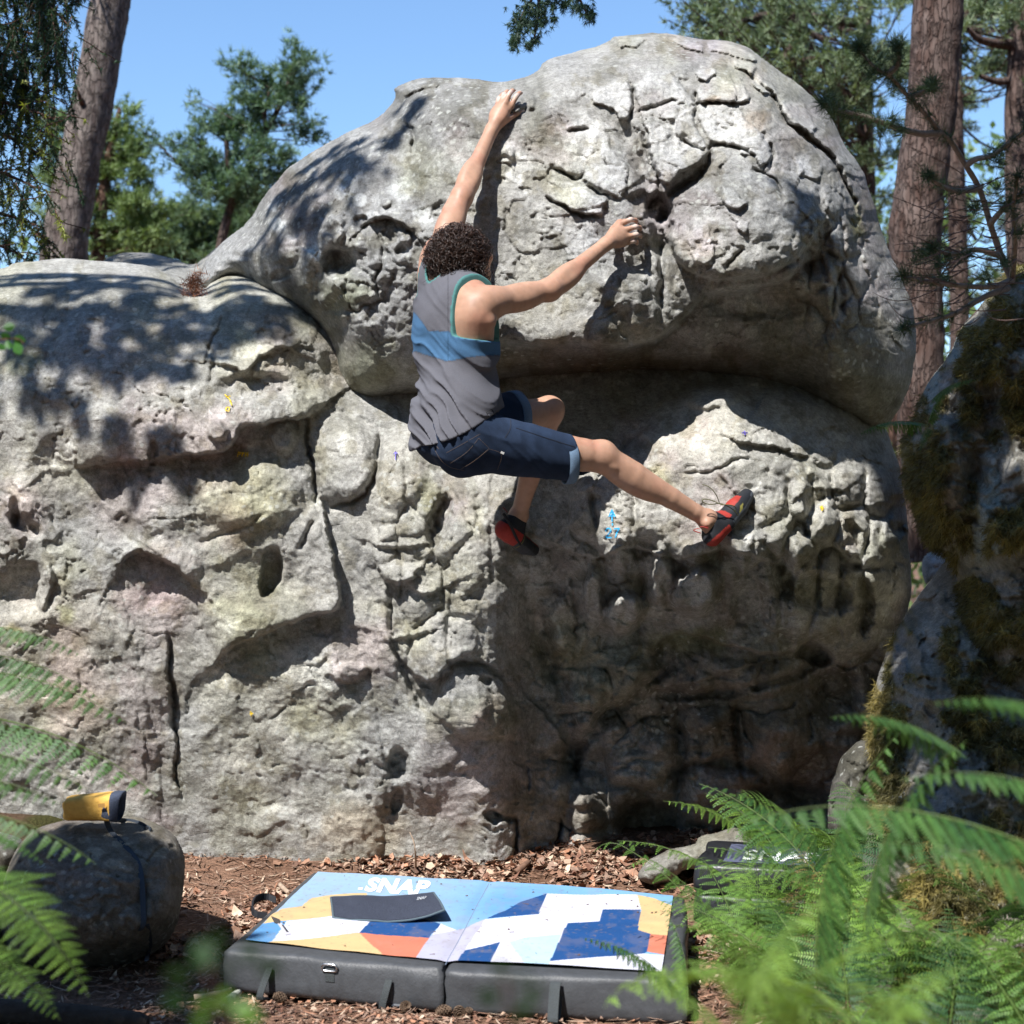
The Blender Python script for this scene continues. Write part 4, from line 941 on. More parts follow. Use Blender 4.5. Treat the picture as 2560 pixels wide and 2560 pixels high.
Sh.cone(neck, lerp(neck, shR, .9), .060, .062, .045); Sh.cone(neck, lerp(neck, shL, .9), .062, .066, .045)
X, Y, Z = Sh.grid()
def shirt_wave(X, Y, Z):
    t = (X + .2) * rV[0] + (Y - 5.45) * rV[1]           # across the back
    low_ = np.clip((2.10 - Z) / .30, 0, 1)
    a = Z * 1.0 + t * .75 + .55 * t * t * 3; b = t - Z * .6
    a, b = np.broadcast_arrays(a, b); a = a + .018 * vnoise(b * 9, a * 9, 5)
    w = vnoise(a * 21 + 3, b * 3.2, 11); w2 = vnoise(a * 43, b * 6, 13)
    f = (1 - np.abs(w) * 2) * .0105 + (1 - 2 * np.abs(w2)) * .0034
    v_ = vnoise(b * 17, Z * 4 + b * 0, 17) * .004
    return (f * (.18 + low_) + v_ * (1 - low_ * .5)).astype(np.float32)
Sh.a -= shirt_wave(X, Y, Z) - .001
def armhole(X, Y, Z, sh, sgn, dlat, drop):
    lat = ((X - sh[0]) * rV[0] + (Y - sh[1]) * rV[1]) * sgn; dz = -(Z - sh[2])
    g = dlat + .20 * smooth01((dz - drop) / .055) + np.clip(dz - drop - .05, 0, 1) * 3
    return lat - g                                       # > 0 beyond the armhole edge
ahR = armhole(X, Y, Z, shR, 1, -.036, .105); ahL = armhole(X, Y, Z, shL, -1, -.022, .13)
nc = A(1130,684,5.50); nk = np.sqrt((((X - nc[0]) * rV[0] + (Y - nc[1]) * rV[1]) / .062) ** 2 + (((X - nc[0]) * fV[0] + (Y - nc[1]) * fV[1]) / .10) ** 2 + ((Z - nc[2]) / .085) ** 2)
nkd = ((nk - 1) * .08).astype(np.float32)
pa, pb = A(1056,1116,5.45), A(1252,1022,5.38); hn = unit(np.cross(pb - pa, np.array([.1, 1, .10]))); hn = hn if hn[2] > 0 else -hn
hem = lambda X, Y, Z: (X - pa[0]) * hn[0] + (Y - pa[1]) * hn[1] + (Z - pa[2]) * hn[2] + .035 * np.clip(((X - pa[0]) / (pb[0] - pa[0])), 0, 1) * np.clip(1 - ((X - pa[0]) / (pb[0] - pa[0])), 0, 1) * 3
Sh.a = np.maximum(np.maximum(np.maximum(Sh.a, ahR), np.maximum(ahL, -nkd)), -hem(X, Y, Z)).astype(np.float32)
GREY, BLUE, AQUA = np.array((.108,.108,.124)), np.array((.058,.130,.235)), np.array((.075,.19,.185))
def shirt_col(v):
    x, y, z = v[:, 0], v[:, 1], v[:, 2]; c = np.empty((len(v), 3)); c[:] = GREY
    t = (x - shL[0]) * rV[0] + (y - shL[1]) * rV[1]
    u_ = (x / y) * FPX + CX
    yoke_u = np.array([1000,1028,1070,1135,1240,1300.]); yoke_z = np.array([P(0,v_,5.4).z for v_ in (748,759,829,838,842,842)])
    hem_u = np.array([1000,1014,1060,1117,1228,1300.]); hem_z = np.array([P(0,v_,5.4).z for v_ in (852,859,884,909,893,880)])
    # the yoke and lower seams, laid across the cloth by distance round the back
    lat = (x + .2) * rV[0] + (y - 5.45) * rV[1]
    tu = CX + FPX / 5.38 * (-.205 + lat * 1.05 * .78)
    tu = np.where(y < 5.52, u_, tu)
    zy = np.interp(tu, yoke_u, yoke_z); zh = np.interp(tu, hem_u, hem_z)
    c[(z < zy) & (z > zh)] = BLUE
    seam = (np.abs(z - zy) < .003) | (np.abs(z - zh) < .003) | ((np.abs(tu - 1120) < 1.6) & (z > zh))
    c[seam] *= .72
    a = armhole(x, y, z, shR, 1, -.036, .105); b = armhole(x, y, z, shL, -1, -.022, .13)
    n = np.sqrt((((x - nc[0]) * rV[0] + (y - nc[1]) * rV[1]) / .062) ** 2 + (((x - nc[0]) * fV[0] + (y - nc[1]) * fV[1]) / .10) ** 2 + ((z - nc[2]) / .085) ** 2)
    c[(a > -.0065) | (b > -.0065) | (np.abs(n - 1) < .10)] = AQUA
    h = (x - pa[0]) * hn[0] + (y - pa[1]) * hn[1] + (z - pa[2]) * hn[2]
    c *= 1 + .05 * fbm(x * 100 + y * 40, z * 100, 6, 3, 3)[:, None]
    return c
M_CLOTH = plain('jersey cloth', (.3, .3, .3), .95, .08, 300, .35, 700, True, .1, bdist=.0012)
link('tank_top', Sh.mesh('tank_top', shirt_col), M_CLOTH, person)
lab = pydata('hem_label', [A(1213,1034,5.222), A(1226,1024,5.222), A(1233,1034,5.222), A(1220,1045,5.222)], [(0, 1, 2, 3)])
print('shirt', round(time.time() - T0, 1))

# ---- denim shorts
So = Field((-.44, 5.10, 1.42), (.30, 5.90, 1.98), .0048)
So.ell(lerp(neck, pel, .97), [rV, fV, spine], [.160, .118, .11], .05); So.ell(lerp(neck, pel, .80), [rV, fV, spine], [.138, .104, .09], .04)
butt(So, .010)
hemR, hemL = A(1431,1149,5.475), A(1299,1033,5.645)
So.chain([hipR, lerp(hipR, hemR, .5), hemR + unit(knR - hipR) * .03], [.098, .093, .076], .04)
So.chain([hipL, lerp(hipL, hemL, .5), hemL + unit(knL - hipL) * .03], [.098, .090, .078], .04)
dR, dL = unit(knR - hipR), unit(knL - hipL)
nR = unit(dR * .9 + np.array([.0, 0, -.0]) + np.array([.08, 0, .18]))
X, Y, Z = So.grid()
def short_wave(X, Y, Z):
    X, Y, Z = np.broadcast_arrays(X, Y, Z)
    t = (X - hipR[0]) * dR[0] + (Y - hipR[1]) * dR[1] + (Z - hipR[2]) * dR[2]; q = Z + .45 * (X + .15)
    f = (1 - 2 * np.abs(vnoise((q - .25 * t) * 20 + 3 * t, t * 4 + Y * 3, 23))) * .0045 + (1 - 2 * np.abs(vnoise((Z + .9 * X) * 36, X * 6 + Y * 4, 29))) * .0022
    return f.astype(np.float32)
So.a -= short_wave(X, Y, Z)
# leg ends
cR = (X - hemR[0]) * nR[0] + (Y - hemR[1]) * nR[1] + (Z - hemR[2]) * nR[2]; cL = (X - hemL[0]) * dL[0] + (Y - hemL[1]) * dL[1] + (Z - hemL[2]) * dL[2]
nearR = (Y + 0 * X + 0 * Z) < 5.535 - .2 * np.clip(.12 - X, -1, 1) * 0
So.a = np.maximum(So.a, np.where((X > -.05) & nearR, cR, -1)).astype(np.float32)
So.a = np.maximum(So.a, np.where((Z > 1.69) & (Y > 5.545), cL, -1)).astype(np.float32)
def shorts_col(v):
    c = np.empty((len(v), 3)); c[:] = (.013, .022, .043)
    c *= (1 + .30 * fbm(v[:, 0] * 100 + v[:, 1] * 50, v[:, 2] * 100, 3.0, 3, 3) + .25 * fbm(v[:, 0] * 100, v[:, 2] * 100, 14, 2, 6))[:, None]
    up_ = smooth01((v[:, 2] - 1.66 + .25 * (v[:, 0])) * 8)[:, None] * .35; c = c * (1 + up_ * 1.2)
    return c
M_DENIM = plain('dark denim', (.02, .03, .06), .9, .25, 500, .4, 600, True, .15, bdist=.0012)
M_CUFF = plain('turned up denim', (.11, .165, .24), .9, .3, 500, .4, 600, False, .15, bdist=.0012)
shorts = link('shorts', So.mesh('shorts', shorts_col), M_DENIM, person)
def cuff(c, n, up_, rx, ry, w=.034, tilt=(0, 0)):
    n = unit(n); a = unit(np.cross(n, up_)); b = np.cross(a, n); vs, fs = [], []; N = 40
    prof = [(-w, .0005), (-w, .004), (-w * .5, .0052), (-.002, .0045), (.002, .001), (-.001, -.004), (-w * .6, -.004)]
    for i in range(N):
        th = 2 * math.pi * i / N; wob = 1 + .02 * math.sin(3 * th + 1) + .012 * math.sin(7 * th)
        for t, o in prof: vs.append(c + n * t + a * math.cos(th) * (rx + o) * wob + b * math.sin(th) * (ry + o) * wob)
    k = len(prof)
    for i in range(N):
        for j in range(k): fs.append((i * k + j, i * k + (j + 1) % k, ((i + 1) % N) * k + (j + 1) % k, ((i + 1) % N) * k + j))
    o = link('cuff', pydata('cuff', vs, fs, True), M_CUFF); o.parent = shorts
    return o
bpy.context.view_layer.update()
for args in ((hemR, nR, [0, 0, 1], .079, .079), (hemL, dL, [0, 0, 1], .082, .082)):
    o = cuff(*args); o.matrix_parent_inverse = shorts.matrix_world.inverted()
def strip(name, pts, w, mat, parent, normal=(0, -1, 0), th=.0):
    """a narrow ribbon along a line of points"""
    vs, fs = [], []; n = np.array(normal, float)
    for i, p in enumerate(pts):
        d = np.array(pts[min(i + 1, len(pts) - 1)]) - np.array(pts[max(i - 1, 0)]); s_ = unit(np.cross(d, n)) * w / 2
        vs += [np.array(p) - s_, np.array(p) + s_]
    for i in range(len(pts) - 1): fs.append((2 * i, 2 * i + 1, 2 * i + 3, 2 * i + 2))
    o = link(name, pydata(name, vs, fs, True), mat)
    if parent: o.parent = parent; o.matrix_parent_inverse = parent.matrix_world.inverted()
    return o
def tube(pts, r, n=6, closed=False):
    """verts and faces of a tube; r a number or one per point"""
    pts = [np.array(p, float) for p in pts]; m = len(pts); rs = [r] * m if np.isscalar(r) else r
    vs, fs = [], []; ref = np.array([.13, .21, .97])
    for i, p in enumerate(pts):
        d = pts[(i + 1) % m] - pts[i - 1] if closed else pts[min(i + 1, m - 1)] - pts[max(i - 1, 0)]
        d = unit(d); a = np.cross(d, ref); a = unit(a) if np.linalg.norm(a) > .1 else unit(np.cross(d, [1, 0, 0])); b = np.cross(d, a)
        for j in range(n):
            th = 2 * math.pi * j / n; vs.append(p + (a * math.cos(th) + b * math.sin(th)) * rs[i])
    for i in range(m if closed else m - 1):
        for j in range(n):
            fs.append((i * n + j, i * n + (j + 1) % n, ((i + 1) % m) * n + (j + 1) % n, ((i + 1) % m) * n + j))
    if not closed: fs.append(tuple(range(n))[::-1]); fs.append(tuple((m - 1) * n + j for j in range(n)))
    return vs, fs
def tubes(name, lst, mat, parent=None, n=6, smooth=True):
    V, F = [], []
    for pts, r in lst:
        v, f = tube(pts, r, n); o = len(V); V += v; F += [tuple(i + o for i in q) for q in f]
    ob = link(name, pydata(name, V, F, smooth), mat)
    if parent: ob.parent = parent; ob.matrix_parent_inverse = parent.matrix_world.inverted()
    return ob
# seams stitched on the shorts, laid on the cloth by a ray from in front
dg = bpy.context.evaluated_depsgraph_get()
def on_mesh(ob, u, v, lift=.0012):
    o = Vector((0, 0, CAMZ)); d = (P(u, v, 5) - o).normalized(); mi = ob.matrix_world.inverted()
    hit, loc, nor, _ = ob.ray_cast(mi @ o, (mi.to_3x3() @ d).normalized())
    if not hit: return None
    return np.array(ob.matrix_world @ loc - d * lift)
M_THREAD = plain('tan thread', (.10, .07, .05), .8)
M_DARKDENIM = plain('denim seam', (.010, .014, .026), .9)
def dens(pts, step=6):
    out = []
    for a, b in zip(pts[:-1], pts[1:]):
        n = max(1, int(math.hypot(b[0] - a[0], b[1] - a[1]) / step)); out += [(a[0] + (b[0] - a[0]) * i / n, a[1] + (b[1] - a[1]) * i / n) for i in range(n)]
    return out + [pts[-1]]
def stitch(name, pts, w, mat, host, lift=.0014):
    q = [on_mesh(host, *p, lift) for p in dens([tuple(t) for t in chaikin(pts, 2, False)])]; q = [p for p in q if p is not None]
    if len(q) > 2: return strip(name, q, w, mat, host)
for pts in ([(1097,1122),(1086,1110)], [(1085,1120),(1100,1150),(1125,1170),(1160,1176)], [(1116,1132),(1160,1108),(1200,1085)], [(1126,1158),(1170,1130),(1197,1095)], [(1152,1173),(1190,1150),(1222,1122)],
            [(1197,1095),(1222,1120)], [(1244,1174),(1256,1140),(1250,1130),(1222,1122)]):
    stitch('stitching', pts, .0011, M_THREAD, shorts)
for pts in ([(1290,1070),(1350,1090),(1400,1106),(1438,1118)], [(1276,1046),(1278,1070),(1262,1095)]): stitch('seam', pts, .003, M_DARKDENIM, shorts)
stitch('rear_pocket_tab', [(1252,1130),(1260,1134)], .008, plain('white tab', (.6, .6, .58), .8), shorts, .003)
top_o = [o for o in person.children if o.name.startswith('tank_top')][0]; bpy.context.view_layer.update()
M_BLK = plain('black ink', (.01, .01, .012), .8)
sq = [(1216,1031),(1229,1023),(1235,1033),(1222,1042),(1216,1031)]
q = [on_mesh(top_o, *p, .002) for p in dens(sq, 3)]; q = [p for p in q if p is not None]
if len(q) > 3: strip('hem_logo', q, .0022, M_BLK, top_o)

# ---- hair: a curly mop made of many coiled locks
HR = np.random.RandomState(5); hc = head + hu * .010 - hf * .018 - uV * .026
V, F, C = [], [], []
cap = Field((-.36, 5.30, 2.08), (0, 5.70, 2.52), .005)
cap.ell(hc + hu * .004, [hr, hf, hu], [.089, .102, .098], .0); cap.ell(hc - hf * .034 - hu * .075, [hr, hf, hu], [.068, .066, .075], .02)
X, Y, Z = cap.grid(); fd = (X - head[0]) * hf[0] + (Y - head[1]) * hf[1] + (Z - head[2]) * hf[2]; ud = (X - head[0]) * hu[0] + (Y - head[1]) * hu[1] + (Z - head[2]) * hu[2]
X2, Y2, Z2 = np.broadcast_arrays(X, Y, Z)
cap.a = np.maximum(cap.a - .006 * vnoise(X2 * 60 + Z2 * 20, Z2 * 60 + Y2 * 30, 7), np.maximum(fd - .045 - np.clip(ud, -.05, .1) * .35, -(ud + .145 + fd * .4))).astype(np.float32)
M_HAIR = plain('dark brown hair', (.022, .011, .007), .42, .5, 90, 0, 60, True, .5)
hair = link('hair', cap.mesh('hair', lambda v: np.tile([.012, .006, .004], (len(v), 1))), M_HAIR, person)
segs = 12; NS = 4; Vh, Fh, Ch = [], [], []; base = 0; cnt = 0
while cnt < 3300:
    d = unit(HR.normal(0, 1, 3)); f_, u_, r_ = d @ hf, d @ hu, d @ hr
    if f_ > .45 + .35 * max(u_, 0) or u_ < (-.97 if f_ < .1 else -.6): continue
    if abs(r_) > .75 and f_ > .0 and u_ < .1: continue
    p0 = hc + hr * r_ * .090 + hf * (f_ * .102 - .018 * max(0, -u_)) + hu * u_ * (.110 if u_ > 0 else .172); n = unit(hr * r_ / .084 + hf * f_ / .096 + hu * u_ / .094)
    t1 = unit(np.cross(n, HR.normal(0, 1, 3)) + np.array([0, 0, -.5]) * .8); t2 = np.cross(n, t1)
    L = HR.uniform(.035, .085); R_ = HR.uniform(.005, .0150); turns = HR.uniform(.7, 1.9); ph = HR.uniform(0, 6.28); lift = HR.uniform(.0, .022); pts = []
    for i in range(segs):
        t = i / (segs - 1); a = ph + turns * 6.283 * t
        pts.append(p0 + t1 * L * t * .8 + n * (lift * math.sin(t * 2.6) + .002 + R_ * (1 + math.cos(a)) * .9 - L * t * t * .30) + t2 * R_ * math.sin(a) * 1.2)
    rr = HR.uniform(.0007, .0016); v, f = tube(pts, [rr * (1.1 - .55 * i / segs) for i in range(segs)], NS)
    Vh.append(np.array(v)); Fh.append(np.array([q for q in f if len(q) == 4]) + base); base += len(v); cnt += 1
    k = HR.uniform(.4, 1.5) * (1 + .5 * max(u_, 0)); Ch.append(np.tile(np.array([.028, .014, .009]) * k, (len(v), 1)))
lk = link('curls', np_mesh('curls', np.concatenate(Vh), np.concatenate(Fh), np.concatenate(Ch)), M_HAIR); lk.parent = hair; bpy.context.view_layer.update(); lk.matrix_parent_inverse = hair.matrix_world.inverted(); lk['kind'] = 'stuff'

# ---- climbing shoes
M_SHOE = plain('shoe upper', (.1, .1, .1), .65, .15, 120, .3, 400, True, .3, bdist=.001)
M_LACE = plain('olive lace', (.10, .10, .035), .8); M_RED = plain('red webbing', (.30, .03, .025), .7, .2, 200, .3, 400); M_BLACKW = plain('black webbing', (.012, .013, .017), .7, .2, 200, .3, 400)
def shoe(pts, rs, an, lo, hi, sole, colf):
    F_ = Field(lo, hi, .0034); F_.chain(pts, rs, .012); F_.cone(lerp(an, pts[1], .35), pts[1], .036, rs[1], .02); F_.cone(lerp(an, pts[0], .45), pts[0], .033, rs[0], .02)
    X, Y, Z = F_.grid(); ax = unit(pts[1] - an)
    e = (X - an[0]) * ax[0] + (Y - an[1]) * ax[1] + (Z - an[2]) * ax[2]; F_.a = np.maximum(F_.a, .006 - e).astype(np.float32)
    # flatten the sole
    sd = (X - pts[1][0]) * sole[0] + (Y - pts[1][1]) * sole[1] + (Z - pts[1][2]) * sole[2]; 
    F_.a = np.maximum(F_.a, sd - rs[1] * .86).astype(np.float32)
    o = link('climbing_shoe', F_.mesh('climbing_shoe', colf), M_SHOE, person); bpy.context.view_layer.update(); return o
RED, BLKC, GRY = np.array((.30, .030, .022)), np.array((.016, .018, .022)), np.array((.085, .095, .11))
axR = unit(SR[3] - SR[0]); sR = unit(np.cross(axR, [0, 1, 0])); sR = sR if sR[0] > 0 else -sR
def colR(v):
    t = (v - SR[0]) @ axR / np.linalg.norm(SR[3] - SR[0]); s = (v - SR[0]) @ sR - .004 + .02 * (t - .5) ** 2; c = np.empty((len(v), 3)); c[:] = BLKC
    c[(s > .012) & (t > .30)] = GRY; c[(s > .010) & (t < .20)] = RED; c[(s < -.020) & (t > .52) & (t < .80)] = RED; c[(s < -.004) & (t > .25) & (t < .36)] = RED; c[(s > .034) & (t > .34) & (t < .62)] = RED; c[t > .96] = GRY; c[(t > .84) & (s < .004)] = BLKC
    c[(np.abs(t - .62 + s * 6) < .045) & (s < .012) & (s > -.004)] = (.22, .20, .05)
    return c
shR_o = shoe(SR, [.036, .041, .040, .027], anR, (.62, 5.5, 1.26), (.92, 5.86, 1.60), sR, colR)
axL = unit(SL[2] - SL[0]); sL = unit([-.5, -.1, -.85])
def colL(v):
    t = (v - SL[0]) @ axL / np.linalg.norm(SL[2] - SL[0]); s = (v - SL[0]) @ sL; c = np.empty((len(v), 3)); c[:] = BLKC
    c[(t < .42)] = RED; c[(s > .012) & (t > .35)] = GRY * .5; c[(t < .42) & (s < -.018)] = BLKC; c[np.abs(t - .5) < .02] = (.16, .15, .05); c[(t > .62) & (s < -.02)] = RED * .7
    return c
shL_o = shoe(SL, [.036, .037, .034, .025], anL, (-.10, 5.68, 1.18), (.16, 6.14, 1.52), sL, colL)
def lace_pts(lst): return [A(*p) for p in chaikin(lst, 2, False)]
ll = []
for i in range(7):
    t = .46 + i * .075; c = lerp(SR[0], SR[3], t); o1 = -sR * .030 - np.array([0, .012, 0]); o2 = -sR * .004 - np.array([0, .032, 0])
    ll.append(([c + o1 - np.array([0, .002, 0]), c + (o1 + o2) * .62 + axR * .004, c + o2 + axR * .010], .0014)); ll.append(([c + o1 + axR * .012, c + (o1 + o2) * .62 + axR * .002, c + o2 - axR * .004], .0014))
ll.append((lace_pts([(1797,1258,5.585),(1775,1262,5.57),(1755,1256,5.56),(1757,1247,5.56),(1775,1249,5.57),(1800,1260,5.58)]), .0018))
ll.append((lace_pts([(1798,1256,5.585),(1790,1235,5.57),(1775,1217,5.56),(1756,1211,5.56)]), .0016)); ll.append((lace_pts([(1798,1258,5.585),(1822,1266,5.60),(1840,1280,5.62),(1846,1290,5.63)]), .0016))
ll.append((lace_pts([(1800,1262,5.585),(1830,1262,5.60),(1842,1270,5.62),(1836,1280,5.62)]), .0016))
tubes('lace', ll, M_LACE, shR_o, 5)
def loop(name, a, b, w, sag, mat, parent):
    a, b = np.array(a), np.array(b); m = (a + b) / 2 + np.array(sag); pts = [a, lerp(a, m, .6) + np.array(sag) * .15, m, lerp(b, m, .6) + np.array(sag) * .15, b]
    pts = chaikin(pts, 2, False); V, F = [], []
    for p in pts: V += [p + np.array([0, -w / 2, 0]), p + np.array([0, w / 2, 0]), p + np.array([.001, w / 2, .003]), p + np.array([.001, -w / 2, .003])]
    for i in range(len(pts) - 1):
        for j in range(4): F.append((i * 4 + j, i * 4 + (j + 1) % 4, i * 4 + 4 + (j + 1) % 4, i * 4 + 4 + j))
    o = link(name, pydata(name, V, F, True), mat); o.parent = parent; o.matrix_parent_inverse = parent.matrix_world.inverted(); return o
loop('pull_tab', A(1746,1322,5.60), A(1752,1334,5.60), .014, (-.024, 0, .002), M_RED, shR_o); loop('pull_tab', A(1770,1322,5.585), A(1748,1324,5.59), .012, (-.01, 0, .008), M_RED, shR_o)
loop('pull_tab', A(1254,1284,5.83), A(1268,1282,5.82), .012, (-.006, 0, .02), M_RED, shL_o); tubes('ankle_strap', [(lace_pts([(1258,1284,5.81),(1276,1310,5.805),(1288,1340,5.83),(1300,1362,5.86)]), .006)], M_BLACKW, shL_o, 6)

print('person', round(time.time() - T0, 1))
# ================================================================ crash pad
a7 = lambda x, y: (500 + x / 2.76, 2100 + y / 2.76)
a8 = lambda x, y: (1100 + x / 2.76, 2100 + y / 2.76)
PADZ = .125
def W2(uv, z=PADZ): return np.array(PG(uv[0], uv[1], z))
NL, NS, NR = W2((561, 2372)), W2((1109, 2423)), W2((1716, 2452))
FL, FS, FR = W2((781, 2177)), W2((1226, 2203)), W2((1713, 2240))
pad = empty('crash_pad', tuple((NL + NR + FL + FR) / 4 * np.array([1, 1, 0])), 'open two panel bouldering pad with colourful print and grey vinyl sides lying under the climber', 'crash pad')
def pad_z(x, y):
    """height of the soft top"""
    P_ = np.stack([x, y], -1); d = (FS - NS)[:2]; L = np.linalg.norm(d); n = np.array([-d[1], d[0]]) / L
    q = (P_ - NS[:2]) @ n
    z = PADZ + .0035 - .0045 * np.exp(-(q / .02) ** 2) + .0035 * fbm(x * 100, y * 100, 26, 3, 4) + .002 * vnoise(x * 9 + y * 3, y * 14, 6)
    z += .006 * np.exp(-((q + .22) / .2) ** 2)
    return z
M_VINYL = plain('grey vinyl', (.058, .061, .067), .48, .16, 40, .6, 130, False, .3, bdist=.002)
def pad_half(c, seed):
    """c: near-left, near-right, far-right, far-left"""
    c = [p[:2] for p in c]; cen = sum(c) / 4; ring = []
    for i in range(4):
        a, b = c[i], c[(i + 1) % 4]
        for t in np.linspace(0, 1, 41)[:-1]: ring.append(a + (b - a) * t)
    ring = np.array(ring); N = len(ring)
    # rounded plan corners and bulging sides
    for i in range(4):
        for k in range(-3, 4):
            j = (i * 40 + k) % N; ring[j] = ring[j] + (cen - ring[j]) * .010 * (1 - (abs(k) / 4) ** 1)
    prof = [(.012, 0), (.002, .004), (-.004, .02), (-.006, .045), (-.005, .08), (-.001, .104), (.004, .116), (.013, .1225), (.026, .1245)]
    V = []
    for k, (ins, z) in enumerate(prof):
        for i, p in enumerate(ring):
            nn = unit(cen - p); s_ = i / 40.; w = vnoise(np.array(s_ * 5.3), np.array(z * 26 + s_), seed) * .006 + vnoise(np.array(s_ * 13.), np.array(z * 12), seed + 2) * .003
            near = min(abs((s_ % 1)), abs(1 - s_ % 1)); puck = .005 * math.exp(-(near / .09) ** 2) * math.sin(z * 150 + s_ * 3)
            f = 1 if 0 < z < .12 else .2
            V.append((p[0] + nn[0] * (ins + (w + puck) * f), p[1] + nn[1] * (ins + (w + puck) * f), z + .001 * w))
    F = [(k * N + i, k * N + (i + 1) % N, (k + 1) * N + (i + 1) % N, (k + 1) * N + i) for k in range(len(prof) - 1) for i in range(N)]
    F.append(tuple((len(prof) - 1) * N + i for i in range(N))); F.append(tuple(range(N))[::-1])
    return V, F
for c, sd_ in (((NL, NS, FS, FL), 31), ((NS + (FR - FL) / 300, NR, FR, FS + (FR - FL) / 300), 35)):
    v, f = pad_half(c, sd_); o = link('foam_panel', pydata('foam_panel', v, f, True), M_VINYL); o.parent = pad; bpy.context.view_layer.update(); o.matrix_parent_inverse = pad.matrix_world.inverted()
def on_pad(o): 
    o.parent = pad; o.matrix_parent_inverse = pad.matrix_world.inverted(); return o
LB, WH, NV, YL, OR, BL, GL = (.33,.56,.82), (.54,.54,.62), (.012,.062,.20), (.54,.38,.19), (.50,.16,.10), (.09,.24,.45), (.38,.375,.47)
A7 = lambda l: [a7(*p) for p in l]; A8 = lambda l: [a8(*p) for p in l]
PRINT = [
 (A7([(490,530),(560,485),(700,465),(770,410),(900,390),(1150,375),(1190,520),(900,548),(600,572),(430,600)]), YL),
 (A7([(520,585),(920,541),(1230,530),(1175,575),(1100,656),(490,716),(480,690)]), WH),
 (A7([(250,740),(430,592),(560,575),(600,575),(495,716)]), BL),
 (A7([(495,714),(1100,655),(1310,800),(1290,830),(300,760)]), YL),
 (A7([(1175,573),(1300,560),(1560,562),(1662,590),(1580,686),(1350,672),(1100,656)]), NV),
 (A7([(1662,588),(1782,636),(1598,675)]), WH),
 (A7([(1100,656),(1350,672),(1582,686),(1495,830),(1290,830)]), OR),
 (A7([(1582,686),(1600,668),(1780,635),(1860,600),(1970,560),(1900,700),(1785,860),(1490,830)]), GL),
 (A8([(-30,676),(120,628),(200,598),(315,562),(240,680),(170,780),(120,870),(-60,850)]), GL),
 (A8([(312,562),(680,538),(735,395),(1365,390),(1390,490),(1120,497),(1100,570),(880,590),(740,910),(330,880),(410,728),(170,780)]), WH),
 (A8([(322,557),(450,505),(560,450),(735,395),(680,537)]), NV),
 (A8([(412,727),(340,880),(115,862),(170,780)]), NV),
 (A8([(480,730),(600,700),(838,672),(745,905),(590,890)]), (.38,.55,.68)),
 (A8([(880,590),(1100,570),(1120,497),(1385,490),(1365,630),(1450,655),(1430,785),(1400,800),(1100,830),(758,864)]), NV),
 (A8([(1362,392),(1480,412),(1620,470),(1595,675),(1450,655),(1365,630),(1387,490)]), YL),
 (A8([(1450,655),(1600,672),(1575,812),(1428,785)]), OR),
 (A8([(758,862),(1100,830),(1400,798),(1600,812),(1560,960),(735,900)]), WH)]
pq = [W2((614, 2355)), W2((1111, 2407)), W2((1654, 2434)), W2((1683, 2243)), W2((1229, 2207)), W2((795, 2182))]
NU, NVv = 380, 220
su = np.linspace(0, 2, NU); tv = np.linspace(0, 1, NVv); SU, TV = np.meshgrid(su, tv)
def bil(S_, T_):
    S_ = S_[..., None]; T_ = T_[..., None]
    near = np.where(S_ < 1, pq[0] * (1 - S_) + pq[1] * S_, pq[1] * (2 - S_) + pq[2] * (S_ - 1)); far = np.where(S_ < 1, pq[5] * (1 - S_) + pq[4] * S_, pq[4] * (2 - S_) + pq[3] * (S_ - 1))
    return near * (1 - T_) + far * T_
G = bil(SU, TV); G[..., 2] = pad_z(G[..., 0], G[..., 1]) + .0018
uu = CX + G[..., 0] / G[..., 1] * FPX; vv = HV + (CAMZ - PADZ) / G[..., 1] * FPX
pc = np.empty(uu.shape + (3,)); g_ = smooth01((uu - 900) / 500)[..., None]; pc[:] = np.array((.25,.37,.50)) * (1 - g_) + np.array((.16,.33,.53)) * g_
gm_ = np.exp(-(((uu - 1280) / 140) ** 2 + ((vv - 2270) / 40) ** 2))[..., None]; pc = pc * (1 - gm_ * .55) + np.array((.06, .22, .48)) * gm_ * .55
for poly, col in PRINT:
    k = inside(uu, vv, poly); pc[k] = col
